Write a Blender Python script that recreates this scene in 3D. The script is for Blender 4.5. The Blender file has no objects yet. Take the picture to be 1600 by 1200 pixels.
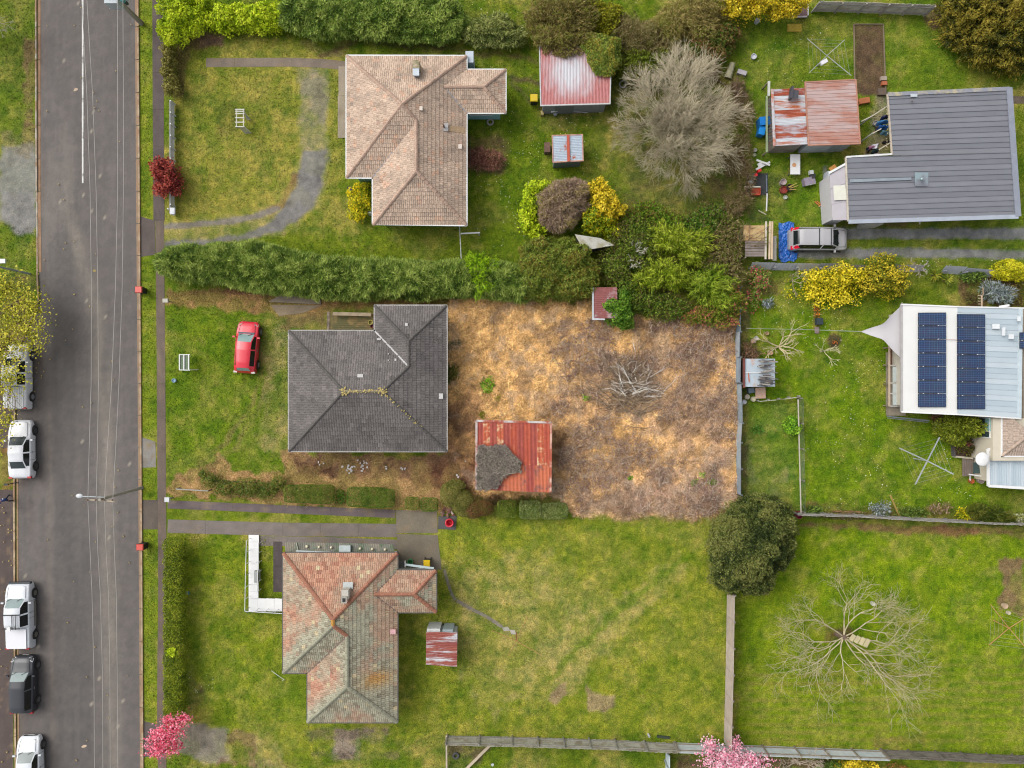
import bpy, math, random
import numpy as np
from mathutils import Vector, Matrix
D=bpy.data
scene=bpy.context.scene
COL=scene.collection
R=math.radians
# ---------------------------------------------------------------- camera, light
H=60.0; S=20.0                      # camera height, photo pixels per metre on the ground
cam=D.objects.new('camera',D.cameras.new('camera')); COL.objects.link(cam)
cam.location=(0,0,H); cam.rotation_euler=(0,0,0)
cam.data.sensor_width=36; cam.data.lens=27.0; cam.data.clip_start=1; cam.data.clip_end=900
scene.camera=cam
world=D.worlds.new('World'); scene.world=world; world.use_nodes=True
SUN=Vector((-0.62,0.36,0.80)).normalized()
nt=world.node_tree; nt.nodes.clear()
wo=nt.nodes.new('ShaderNodeOutputWorld'); bg=nt.nodes.new('ShaderNodeBackground')
sk=nt.nodes.new('ShaderNodeTexSky'); sk.sky_type='NISHITA'; sk.sun_disc=False
sk.sun_elevation=math.asin(SUN.z); sk.sun_rotation=math.atan2(SUN.x,SUN.y)
sk.air_density=1.0; sk.dust_density=4.0; sk.ozone_density=1.0
hs=nt.nodes.new('ShaderNodeHueSaturation'); hs.inputs['Saturation'].default_value=0.22
nt.links.new(sk.outputs[0],hs.inputs['Color']); nt.links.new(hs.outputs[0],bg.inputs[0])
bg.inputs[1].default_value=0.15
nt.links.new(bg.outputs[0],wo.inputs[0])
sl=D.lights.new('sun','SUN'); sl.energy=1.15; sl.angle=R(46); sl.color=(1,0.965,0.91)
so=D.objects.new('sun',sl); COL.objects.link(so); so.rotation_euler=SUN.to_track_quat('Z','Y').to_euler()
so.location=(-40,20,60)
scene.view_settings.view_transform='Standard'; scene.view_settings.look='None'
scene.view_settings.gamma=1; scene.view_settings.exposure=0.70
scene.render.engine='CYCLES'; scene.cycles.filter_width=1.1
scene.cycles.max_bounces=5; scene.cycles.diffuse_bounces=3; scene.cycles.transparent_max_bounces=6

# ---------------------------------------------------------------- helpers
random.seed(7); rng=np.random.default_rng(7)
def W2(px,py,z=0.0):
    f=(H-z)/H/S; return (px-800)*f,(600-py)*f
def P(px,py,z=0.0):
    x,y=W2(px,py,z); return Vector((x,y,z))
def VP(px,py,z,o=0):          # bottom and top of something upright whose top is seen at (px,py)
    t=P(px,py,z); o=Vector(o) if o else Vector(); b=Vector((t.x,t.y,.02)); return b-o,t-o
KA=1.75
def lin(c):
    c=np.asarray(c,float)/255.0
    return np.where(c<=0.04045,c/12.92,((c+0.055)/1.055)**2.4)
def A(r,g,b):                        # colour seen in daylight -> albedo
    v=np.clip(lin((r,g,b))/KA,0,0.80); return tuple(float(x) for x in v)
TAB=rng.random((256,256))
def vnoise(x,y,s=0):
    x=np.asarray(x,float)+s*17.31; y=np.asarray(y,float)+s*9.77
    xi=np.floor(x).astype(int); yi=np.floor(y).astype(int); fx=x-xi; fy=y-yi
    fx=fx*fx*(3-2*fx); fy=fy*fy*(3-2*fy)
    a=TAB[xi&255,yi&255]; b=TAB[(xi+1)&255,yi&255]; c=TAB[xi&255,(yi+1)&255]; d=TAB[(xi+1)&255,(yi+1)&255]
    return (a*(1-fx)+b*fx)*(1-fy)+(c*(1-fx)+d*fx)*fy
def fbm(x,y,s=0,o=4):
    t=0;am=.5;tot=0
    for k in range(o):
        t=t+am*vnoise(x*2**k,y*2**k,s+k*3.1); tot+=am; am*=.55
    return t/tot
def sstep(a,b,x):
    t=np.clip((x-a)/(b-a),0,1); return t*t*(3-2*t)

class MB:
    def __init__(s): s.v=[]; s.f=[]; s.c=[]
    def add(s,vs,fs,col=None):
        o=len(s.v); s.v+= [tuple(v) for v in vs]; s.f+=[tuple(i+o for i in f) for f in fs]
        if col is not None: s.c+=[col]*len(vs)
        elif s.c: s.c+=[(.5,.5,.5)]*len(vs)
        return s
    def box(s,c,d,rz=0,rot=None,col=None):
        x,y,z=[k/2 for k in d]
        vs=[Vector((a*x,b*y,e*z)) for e in(-1,1) for a,b in((-1,-1),(1,-1),(1,1),(-1,1))]
        m=rot if rot is not None else Matrix.Rotation(rz,3,'Z')
        vs=[m@v+Vector(c) for v in vs]
        return s.add(vs,[(3,2,1,0),(4,5,6,7),(0,1,5,4),(1,2,6,5),(2,3,7,6),(3,0,4,7)],col)
    def bar(s,p,q,w,h=None,col=None):     # box beam between two points
        p=Vector(p);q=Vector(q);h=h or w;d=q-p;L=d.length
        if L<1e-6:return s
        x=d/L; up=Vector((0,0,1)) if abs(x.z)<.95 else Vector((1,0,0)); y=up.cross(x).normalized(); z=x.cross(y)
        m=Matrix((x,y,z)).transposed()
        return s.box((p+q)/2,(L,w,h),rot=m,col=col)
    def tube(s,pts,r,n=6,col=None,cap=True):
        pts=[Vector(p) for p in pts]; rs=r if isinstance(r,(list,tuple)) else [r]*len(pts); vs=[];fs=[]
        for i,p in enumerate(pts):
            d=(pts[min(i+1,len(pts)-1)]-pts[max(i-1,0)]).normalized()
            up=Vector((0,0,1)) if abs(d.z)<.9 else Vector((1,0,0)); a=up.cross(d).normalized(); b=d.cross(a)
            vs+=[p+(a*math.cos(t)+b*math.sin(t))*rs[i] for t in [2*math.pi*k/n for k in range(n)]]
        for i in range(len(pts)-1):
            for k in range(n): fs.append((i*n+k,i*n+(k+1)%n,(i+1)*n+(k+1)%n,(i+1)*n+k))
        if cap: fs+= [tuple(range(n-1,-1,-1)),tuple((len(pts)-1)*n+k for k in range(n))]
        return s.add(vs,fs,col)
    def lathe(s,c,prof,n=14,col=None,close=True):
        c=Vector(c);vs=[];fs=[]
        for r,z in prof: vs+=[c+Vector((r*math.cos(2*math.pi*k/n),r*math.sin(2*math.pi*k/n),z)) for k in range(n)]
        for i in range(len(prof)-1):
            for k in range(n): fs.append((i*n+k,i*n+(k+1)%n,(i+1)*n+(k+1)%n,(i+1)*n+k))
        if close: fs+=[tuple(range(n-1,-1,-1)),tuple((len(prof)-1)*n+k for k in range(n))]
        return s.add(vs,fs,col)
    def prism(s,poly,z0,z1,col=None):      # poly list of xy (ccw or cw); z0,z1 numbers or lists
        n=len(poly); a=sum(poly[i][0]*poly[(i+1)%n][1]-poly[(i+1)%n][0]*poly[i][1] for i in range(n))
        zz1=z1 if isinstance(z1,(list,tuple)) else [z1]*n
        if a<0: poly=poly[::-1]; zz1=zz1[::-1]
        vs=[(p[0],p[1],z0) for p in poly]+[(p[0],p[1],z) for p,z in zip(poly,zz1)]
        fs=[tuple(range(n-1,-1,-1)),tuple(range(n,2*n))]+[(i,(i+1)%n,n+(i+1)%n,n+i) for i in range(n)]
        return s.add(vs,fs,col)
    def quad(s,a,b,c,d,col=None): return s.add([a,b,c,d],[(0,1,2,3)],col)
    def build(s,name,mat,parent=None,smooth=False,loc=None,rz=0):
        me=D.meshes.new(name); me.from_pydata([tuple(v) for v in s.v],[],s.f)
        if s.c:
            a=me.color_attributes.new('Col','FLOAT_COLOR','POINT')
            arr=np.ones((len(s.v),4),np.float32); arr[:,:3]=np.array(s.c,np.float32); a.data.foreach_set('color',arr.ravel())
        return link(name,me,mat,parent,smooth,loc,rz)
def link(name,me,mat,parent=None,smooth=False,loc=None,rz=0):
    if mat: me.materials.append(mat)
    if smooth: me.polygons.foreach_set('use_smooth',[True]*len(me.polygons))
    me.update()
    o=D.objects.new(name,me); COL.objects.link(o)
    if parent: o.parent=parent
    if loc is not None: o.location=loc
    if rz: o.rotation_euler=(0,0,rz)
    return o
def npmesh(name,V,F,C,mat,parent=None,smooth=False):
    """V (n,3), F (m,k), C (n,3) linear colours"""
    me=D.meshes.new(name); n=len(V); m,k=F.shape
    me.vertices.add(n); me.vertices.foreach_set('co',V.astype(np.float32).ravel())
    me.loops.add(m*k); me.loops.foreach_set('vertex_index',F.astype(np.int32).ravel())
    me.polygons.add(m); me.polygons.foreach_set('loop_start',np.arange(0,m*k,k,dtype=np.int32))
    me.polygons.foreach_set('loop_total',np.full(m,k,np.int32))
    if C is not None:
        a=me.color_attributes.new('Col','FLOAT_COLOR','POINT')
        arr=np.ones((n,4),np.float32); arr[:,:C.shape[1]]=np.clip(C,0,1); a.data.foreach_set('color',arr.ravel())
    me.update(calc_edges=True); me.polygons.foreach_set('use_smooth',[bool(smooth)]*m)
    return link(name,me,mat,parent,smooth)
def tag(o,label=None,cat=None,group=None,kind=None):
    if label:o['label']=label
    if cat:o['category']=cat
    if group:o['group']=group
    if kind:o['kind']=kind
    return o
def thing(name,label,cat,loc=(0,0,0),group=None,rz=0):
    o=D.objects.new(name,None); COL.objects.link(o); o.location=loc; o.rotation_euler=(0,0,rz)
    o.empty_display_size=.3
    return tag(o,label,cat,group)
def copy_tree(o,parent=None):
    c=o.copy(); COL.objects.link(c); c.parent=parent
    for ch in list(o.children): copy_tree(ch,c)
    return c

# ---------------------------------------------------------------- materials
def newmat(name):
    m=D.materials.new(name); m.use_nodes=True; n=m.node_tree; n.nodes.clear()
    o=n.nodes.new('ShaderNodeOutputMaterial'); b=n.nodes.new('ShaderNodeBsdfPrincipled'); n.links.new(b.outputs[0],o.inputs[0])
    return m,n,b
def noise_node(n,scale,detail=4,vec=None,stretch=None,rough=.55):
    g=n.nodes.new('ShaderNodeNewGeometry'); t=n.nodes.new('ShaderNodeTexNoise')
    t.inputs['Scale'].default_value=scale; t.inputs['Detail'].default_value=detail; t.inputs['Roughness'].default_value=rough
    if stretch:
        mp=n.nodes.new('ShaderNodeMapping'); mp.inputs['Scale'].default_value=stretch
        n.links.new(g.outputs['Position'],mp.inputs[0]); n.links.new(mp.outputs[0],t.inputs['Vector'])
    else: n.links.new(g.outputs['Position'],t.inputs['Vector'])
    return t
def ramp(n,src,stops):
    r=n.nodes.new('ShaderNodeValToRGB'); e=r.color_ramp.elements
    while len(e)<len(stops): e.new(.5)
    for k,(p,c) in enumerate(stops):
        e[k].position=p; e[k].color=(c[0],c[1],c[2],1)
    n.links.new(src,r.inputs[0]); return r
def mix(n,fac,a,b,typ='MIX'):
    m=n.nodes.new('ShaderNodeMix'); m.data_type='RGBA'; m.blend_type=typ
    for s,v in((0,fac),(6,a),(7,b)):
        if hasattr(v,'links') or hasattr(v,'is_output'): n.links.new(v,m.inputs[s])
        elif s==0: m.inputs[0].default_value=v
        else: m.inputs[s].default_value=(v[0],v[1],v[2],1)
    return m.outputs[2]
def bump(n,b,src,dist=.02,strength=.5):
    u=n.nodes.new('ShaderNodeBump'); u.inputs['Distance'].default_value=dist; u.inputs['Strength'].default_value=strength
    n.links.new(src,u.inputs['Height']); n.links.new(u.outputs[0],b.inputs['Normal'])
MC={}
def M(col,rough=.7,var=.15,scale=2.5,metal=0,col2=None,amt=.5,scale2=1.2,bmp=0,stretch=None,name=None,coat=0,spec=None):
    """plain procedural surface: colour with cloudy variation, optional second colour in patches"""
    key=(tuple(col),rough,var,scale,metal,tuple(col2) if col2 else None,amt,scale2,bmp,stretch,coat,spec)
    if key in MC: return MC[key]
    m,n,b=newmat(name or 'surface'); c=A(*col)
    t=noise_node(n,scale,5,stretch=stretch)
    r=ramp(n,t.outputs[0],[(.3,[x*(1-var) for x in c]),(.7,[min(.85,x*(1+var)) for x in c])]); out=r.outputs[0]
    if col2:
        t2=noise_node(n,scale2,5,stretch=stretch,rough=.65)
        r2=ramp(n,t2.outputs[0],[(.62-amt*.3-.05,(0,0,0)),(.62-amt*.3+.08,(1,1,1))])
        out=mix(n,r2.outputs[0],out,A(*col2))
    n.links.new(out,b.inputs['Base Color']); b.inputs['Roughness'].default_value=rough; b.inputs['Metallic'].default_value=metal
    if spec is not None: b.inputs['Specular IOR Level'].default_value=spec
    if coat: b.inputs['Coat Weight'].default_value=coat; b.inputs['Coat Roughness'].default_value=.08
    if bmp: bump(n,b,t.outputs[0],bmp,.6)
    MC[key]=m; return m
def Mattr(name,rough=.8,var=.25,scale=12,bmp=0,bscale=None,spec=.3,scale2=None,trans=0):
    m,n,b=newmat(name)
    a=n.nodes.new('ShaderNodeAttribute'); a.attribute_name='Col'
    t=noise_node(n,scale,4); r=ramp(n,t.outputs[0],[(.36,[1-var]*3),(.64,[1+var]*3)])
    out=mix(n,1.0,a.outputs['Color'],r.outputs[0],'MULTIPLY')
    if scale2:
        t2=noise_node(n,scale2,3); r2=ramp(n,t2.outputs[0],[(.3,(1-var*.8,1-var*.7,1-var*.6)),(.7,(1+var*.8,1+var*.7,1+var*.5))])
        out=mix(n,1.0,out,r2.outputs[0],'MULTIPLY')
    out=mix(n,a.outputs['Alpha'],a.outputs['Color'],out)
    n.links.new(out,b.inputs['Base Color']); b.inputs['Roughness'].default_value=rough
    b.inputs['Specular IOR Level'].default_value=spec
    if bmp:
        tb=noise_node(n,bscale or scale,5); bump(n,b,tb.outputs[0],bmp,.8)
    if trans:
        tr=n.nodes.new('ShaderNodeBsdfTranslucent'); n.links.new(out,tr.inputs[0])
        ms=n.nodes.new('ShaderNodeMixShader'); ms.inputs[0].default_value=trans
        o=[x for x in n.nodes if x.type=='OUTPUT_MATERIAL'][0]
        n.links.new(b.outputs[0],ms.inputs[1]); n.links.new(tr.outputs[0],ms.inputs[2]); n.links.new(ms.outputs[0],o.inputs[0])
    return m
def Mrust(base,rust,rust2,amt=.5,scale=1.2,stretch=(1,1,1),rough=.65,name='rusty_iron',metal=.0):
    m,n,b=newmat(name)
    t=noise_node(n,scale,6,stretch=stretch,rough=.7); t2=noise_node(n,scale*3.1,4,stretch=stretch)
    r1=ramp(n,t2.outputs[0],[(.35,A(*rust)),(.65,A(*rust2))])
    c=A(*base); rb=ramp(n,t2.outputs[0],[(.3,[x*.88 for x in c]),(.7,[x*1.08 for x in c])])
    r2=ramp(n,t.outputs[0],[(.66-amt*.36-.05,(0,0,0)),(.66-amt*.36+.07,(1,1,1))])
    out=mix(n,r2.outputs[0],rb.outputs[0],r1.outputs[0])
    n.links.new(out,b.inputs['Base Color']); b.inputs['Roughness'].default_value=rough; b.inputs['Metallic'].default_value=metal
    return m
WHITE=M((238,240,238),.5,.05); WHITEP=M((248,248,246),.45,.03); BLACK=M((35,36,38),.6,.2); DARK=M((60,58,58),.7,.2)
GLASS=M((70,86,90),.06,.15,6,name='window_glass',spec=.9); STEEL=M((150,155,158),.35,.1,metal=.6); GALV=M((176,188,198),.4,.1,metal=.35)
CONC=M((150,140,128),.9,.22,1.6,col2=(105,100,90),amt=.35,bmp=.01); TIMBER=M((168,150,128),.85,.22,3,col2=(120,105,90),amt=.4)
TIMBERG=M((176,172,158),.9,.18,3,col2=(140,132,112),amt=.45,name='weathered_timber')
GRASS=Mattr('grass_ground',.95,.34,11,.05,26,.1,2.6); LEAF=Mattr('leaf',.6,.2,5,spec=.25,trans=.3); TWIG=Mattr('twig_bark',.9,.2,6,spec=.1)
ROADM=Mattr('asphalt',.9,.13,16,.006,60,.2,1.1); TILE=Mattr('roof_tile',.8,.16,9,.004,30,.3)
BLADE=Mattr('grass_blade',.8,.1,8,spec=.1)

# ---------------------------------------------------------------- painting the ground (colours of turf, dirt, gravel, plus painted garage shade)
def sdf(px,py,poly):
    d=np.full(px.shape,1e9); ins=np.zeros(px.shape,bool); n=len(poly)
    for i in range(n):
        x0,y0=poly[i];x1,y1=poly[(i+1)%n]; ex,ey=x1-x0,y1-y0; wx,wy=px-x0,py-y0
        t=np.clip((wx*ex+wy*ey)/(ex*ex+ey*ey+1e-9),0,1); d=np.minimum(d,(wx-ex*t)**2+(wy-ey*t)**2)
        c=((y0<=py)&(y1>py))|((y1<=py)&(y0>py))
        xi=x0+(py-y0)/(np.where(abs(ey)<1e-9,1e-9,ey))*ex; ins^=c&(px<xi)
    d=np.sqrt(d); return np.where(ins,-d,d)
def line_sdf(px,py,pts):
    d=np.full(px.shape,1e9)
    for i in range(len(pts)-1):
        x0,y0=pts[i];x1,y1=pts[i+1]; ex,ey=x1-x0,y1-y0; wx,wy=px-x0,py-y0
        t=np.clip((wx*ex+wy*ey)/(ex*ex+ey*ey+1e-9),0,1); d=np.minimum(d,(wx-ex*t)**2+(wy-ey*t)**2)
    return np.sqrt(d)
EL='ell'
# kind, geometry, colour, feather px, edge noise px, opacity, patchiness
LAY=[
 ('p',[(270,60),(470,60),(530,90),(530,350),(400,345),(262,365),(265,150)],(156,150,68),10,14,.88,.3),
 ('p',[(735,80),(940,80),(940,400),(735,400)],(100,124,22),14,18,.7,.2),
 ('p',[(262,480),(450,480),(450,740),(262,745)],(104,130,26),10,10,.8,.2),
 ('p',[(400,520),(455,500),(455,720),(400,700),(420,620)],(166,150,100),10,16,.7,.4),
 ('p',[(290,840),(445,840),(445,1060),(480,1130),(300,1130)],(126,142,34),10,14,.9,.2),
 ('p',[(620,960),(700,810),(1130,810),(1135,1150),(700,1150),(300,1200),(300,1130),(620,1130)],(138,146,44),12,14,.9,.25),
 ('p',[(720,880),(860,870),(990,950),(900,1080),(760,1110),(700,1000)],(172,160,96),30,30,.75,.35),
 ('p',[(850,1010),(950,960),(1010,900),(1060,870),(1080,890),(960,1000),(870,1090)],(168,158,92),14,14,.7,.3),
 ('l',[(1110,840),(960,960),(860,1060)],(104,132,26),8,8,.75,.1,5),
 ('p',[(853,1090),(885,1065),(888,1085),(870,1102)],(170,146,112),5,6,.85,.2),
 ('p',[(915,1070),(930,1085),(965,1085),(962,1108),(920,1112)],(170,148,112),5,6,.85,.2),
 ('p',[(1150,825),(1600,835),(1600,1175),(1150,1165)],(122,146,22),10,12,.95,.2),
 ('p',[(1165,430),(1410,440),(1410,650),(1520,660),(1545,800),(1255,800),(1165,800)],(108,136,20),10,12,.95,.25),
 ('p',[(1165,630),(1250,630),(1250,800),(1165,780)],(96,124,48),8,10,.8,.3),
 ('p',[(1170,690),(1230,690),(1225,780),(1170,775)],(160,150,105),12,16,.5,.5),
 ('p',[(1170,10),(1500,10),(1600,140),(1380,150),(1170,230)],(108,132,34),12,14,.9,.3),
 ('p',[(1165,230),(1320,240),(1320,350),(1165,350)],(104,136,28),8,10,.9,.2),
 ('p',[(1320,340),(1600,335),(1600,470),(1320,430)],(110,128,40),8,10,.9,.3),
 ('p',[(0,0),(55,0),(55,420),(0,420)],(100,120,38),6,8,.9,.25),
 ('p',[(40,60),(54,60),(54,240),(36,240)],(140,112,84),6,8,.75,.3),
 ('p',[(0,232),(58,225),(58,370),(30,365),(0,345)],(150,147,144),9,7,.96,.08),
 ('p',[(0,205),(58,205),(58,240),(0,245)],(136,124,88),8,12,.6,.3),
 ('p',[(215,0),(238,0),(246,1200),(222,1200)],(124,140,38),3,3,.95,.15),
 ('p',[(0,430),(60,430),(30,560),(24,760),(0,760)],(120,98,78),8,10,.8,.4),
 # wheel tracks, drive of the top house
 ('p',[(258,345),(340,340),(400,330),(450,300),(468,250),(470,120),(505,120),(512,260),(500,320),(460,360),(380,380),(258,385)],(160,150,96),7,8,.75,.3),
 ('p',[(468,106),(510,106),(511,248),(472,248)],(144,138,114),9,7,.92,.28),
 ('l',[(462,275),(440,318),(420,330)],(156,124,84),8,6,.8,.2,6),
 ('p',[(472,236),(509,236),(506,270),(500,300),(486,328),(462,348),(436,360),(400,371),(340,380),(258,386),(258,377),(330,373),(380,366),(412,352),(430,338),(441,324),(452,308),(462,288),(470,262)],(140,137,136),7,4,.95,.08),
 ('l',[(255,354),(340,348),(400,338),(432,326)],(146,138,128),3,2,.95,0,4.5),
 ('l',[(470,65),(530,85),(500,87)],(150,132,92),6,6,.7,.3,5),
 ('l',[(500,88),(560,62),(640,72),(700,76),(840,96),(850,100)],(110,92,64),7,6,.75,.2,4),
 ('l',[(800,122),(840,130)],(105,88,66),5,4,.85,.1,4),
 ('l',[(800,130),(830,160)],(112,98,72),5,4,.7,.1,3),
 ('p',[(275,70),(305,60),(345,55),(345,70),(300,80),(285,150),(276,150)],(128,100,78),6,6,.8,.2),
 ('p',[(305,50),(352,48),(350,72),(310,74)],(150,120,98),6,6,.85,.2),
 ('l',[(340,235),(325,200),(345,170),(395,170)],(98,124,30),9,8,.6,.2,9),
 ('p',[(337,165),(372,165),(372,205),(340,205)],(108,104,52),8,8,.7,.3),
 # clipped dead strip between hedge and front lawn, dead section, painted shade of the rusty garage
 ('p',[(262,452),(420,455),(700,468),(720,520),(585,480),(500,492),(440,500),(415,488),(262,478)],(180,140,94),6,9,.95,.25),
 ('p',[(262,452),(430,455),(430,462),(262,462)],(120,86,64),4,5,.7,.3),
 ('p',[(410,490),(520,488),(520,520),(455,518),(418,505)],(150,130,84),8,10,.85,.4),
 ('p',[(260,755),(300,735),(345,715),(370,735),(440,742),(440,705),(700,712),(710,700),(748,640),(748,800),(440,790),(262,770)],(196,156,108),6,12,.95,.2),
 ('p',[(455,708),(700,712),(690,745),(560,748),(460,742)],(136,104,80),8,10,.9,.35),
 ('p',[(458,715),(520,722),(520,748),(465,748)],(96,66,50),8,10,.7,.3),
 ('p',[(700,468),(930,470),(1000,490),(1150,510),(1155,790),(1110,812),(1040,808),(900,806),(870,775),(740,775),(700,705)],(211,169,113),6,10,.98,.0),
 ('p',[(985,480),(1060,500),(1150,500),(1150,560),(1080,600),(1060,560),(990,560)],(138,110,86),14,22,.8,.3),
 ('p',[(900,570),(960,560),(1060,570),(1120,620),(1150,700),(1150,810),(1010,805),(920,730),(980,680),(930,630)],(172,142,116),18,28,.8,.35),
 ('p',[(870,770),(1120,750),(1130,810),(1040,808),(900,806)],(156,128,108),10,14,.85,.3),
 ('p',[(860,620),(920,600),(960,650),(1000,680),(940,720),(880,700)],(166,134,102),14,20,.75,.3),
 ('p',[(1100,560),(1150,540),(1150,640),(1120,660),(1090,620)],(200,162,116),14,20,.8,.3),
 ('p',[(1040,600),(1120,610),(1140,680),(1070,680)],(176,144,112),16,22,.7,.3),
 ('p',[(960,655),(1010,660),(1040,690),(1010,730),(900,720),(920,690)],(216,172,108),14,20,.8,.2),
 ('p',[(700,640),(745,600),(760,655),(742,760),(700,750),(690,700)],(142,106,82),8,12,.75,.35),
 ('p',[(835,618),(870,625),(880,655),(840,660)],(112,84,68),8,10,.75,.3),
 ('p',[(862,655),(884,680),(880,790),(862,800)],(116,88,66),7,8,.8,.3),  # shadow right of the rusty garage, painted into the ground colour
 ('p',[(740,770),(865,772),(865,790),(760,792)],(84,58,46),5,6,.85,.2),  # dark strip painted as the garage's shadow along its lower side
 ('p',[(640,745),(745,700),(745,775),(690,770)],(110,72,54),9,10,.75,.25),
 ('p',[(905,797),(1130,800),(1130,816),(925,812)],(190,160,112),6,8,.7,.4),
 # garden soil and odds
 ('p',[(1334,38),(1380,38),(1384,148),(1336,148)],(108,86,68),2,2,.97,.1),
 ('p',[(1438,10),(1470,12),(1470,45),(1445,35)],(120,92,76),5,7,.9,.2),
 ('p',[(1370,140),(1392,148),(1394,240),(1350,240),(1360,190)],(150,140,116),5,5,.85,.3),
 ('p',[(1165,270),(1230,270),(1230,345),(1165,350)],(104,94,66),5,8,.55,.4),
 ('p',[(1160,330),(1180,260),(1180,350)],(96,78,64),5,6,.8,.2),
 ('l',[(1290,365),(1600,365)],(150,150,152),4,3,.96,.05,8),
 ('l',[(1235,396),(1450,395),(1600,398)],(148,147,148),4,3,.95,.1,7),
 ('p',[(1318,345),(1420,345),(1420,354),(1320,356)],(128,112,72),4,5,.8,.3),
 ('p',[(1288,290),(1300,290),(1303,350),(1288,350)],(120,112,96),3,3,.8,.3),
 ('l',[(1289,262),(1291,350)],(160,158,152),2,1,.9,.1,2.5),
 ('p',[(1500,430),(1600,430),(1600,480),(1500,480)],(122,98,70),6,8,.9,.3),
 ('p',[(1170,425),(1240,425),(1215,460),(1175,470)],(116,98,66),8,10,.7,.4),
 ('p',[(1250,815),(1600,825),(1600,838),(1400,832),(1250,822)],(140,112,78),5,6,.85,.3),
 ('p',[(1400,822),(1530,826),(1525,835),(1500,842),(1400,832)],(150,112,78),5,7,.85,.25),
 ('p',[(1262,785),(1560,800),(1560,815),(1262,808)],(120,104,62),5,7,.8,.35),
 ('p',[(1563,868),(1600,870),(1600,960),(1565,950)],(146,118,90),6,9,.9,.2),
 ('p',[(1365,1150),(1450,1150),(1450,1165),(1365,1165)],(138,116,74),6,8,.7,.3),
 ('p',[(1290,980),(1330,975),(1330,1000),(1290,1005)],(112,84,62),6,7,.8,.2),
 ('e',(1303,534,11,13),(90,64,62),4,3,.9,.1),
 ('e',(1278,490,6,30),(140,110,74),4,6,.5,.3),
 ('p',[(1155,420),(1172,420),(1168,800),(1156,800)],(104,92,66),4,4,.8,.3),
 ('p',[(940,100),(1160,90),(1165,460),(1150,500),(1000,470),(940,460),(930,380),(1000,330),(960,300)],(98,102,54),16,20,.75,.4),
 ('p',[(1100,120),(1165,110),(1165,340),(1110,330)],(122,100,72),14,16,.75,.35),
 ('p',[(990,130),(1120,130),(1130,300),(1000,300)],(108,100,62),16,16,.6,.3),
 # lower left
 ('p',[(522,1140),(560,1138),(560,1190),(520,1185)],(168,150,136),4,6,.9,.3),
 ('l',[(485,1148),(600,1145)],(120,104,88),8,6,.6,.4,8),
 ('l',[(490,1180),(620,1182)],(116,100,84),8,6,.5,.4,5),
 ('p',[(560,1135),(610,1140),(600,1160),(560,1160)],(140,124,110),6,8,.7,.4),
 ('p',[(400,1140),(440,1160),(450,1200),(380,1200)],(168,150,110),12,14,.6,.4),
 ('p',[(700,1160),(765,1165),(740,1200),(700,1200)],(120,106,78),5,7,.85,.35),
 ('p',[(262,1130),(350,1135),(360,1190),(330,1196),(268,1170)],(162,152,138),9,9,.94,.12),
 ('p',[(360,1140),(400,1150),(400,1200),(340,1200)],(150,122,92),8,12,.7,.4),
 ('l',[(295,1060),(310,1080),(300,1100)],(130,108,84),8,6,.7,.3,9),
 ('p',[(1060,1180),(1300,1185),(1300,1200),(1060,1200)],(120,100,76),5,6,.9,.3),
 ('p',[(0,690),(22,690),(22,770),(0,770)],(160,120,76),6,9,.6,.4),
 ('l',[(300,735),(345,700),(385,650),(404,600),(412,520)],(132,122,70),7,5,.75,.3,4),
 ('l',[(320,740),(370,695),(402,645),(420,600)],(138,126,76),7,5,.65,.35,4),
 ('l',[(383,500),(380,600)],(110,104,44),6,5,.5,.4,4),
 ('p',[(720,215),(795,215),(790,270),(735,270)],(128,104,78),10,10,.75,.3),
 ('p',[(840,165),(955,165),(930,180),(850,180)],(112,94,70),5,6,.85,.3),
 ('p',[(855,178),(905,178),(905,205),(860,200)],(160,136,92),6,8,.7,.4),
 ('l',[(1000,700),(1010,750),(1110,750)],(110,84,74),12,14,.35,.5,8),
 ('l',[(690,880),(710,935),(795,985)],(118,112,100),4,3,.35,.3,6),
]
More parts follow.
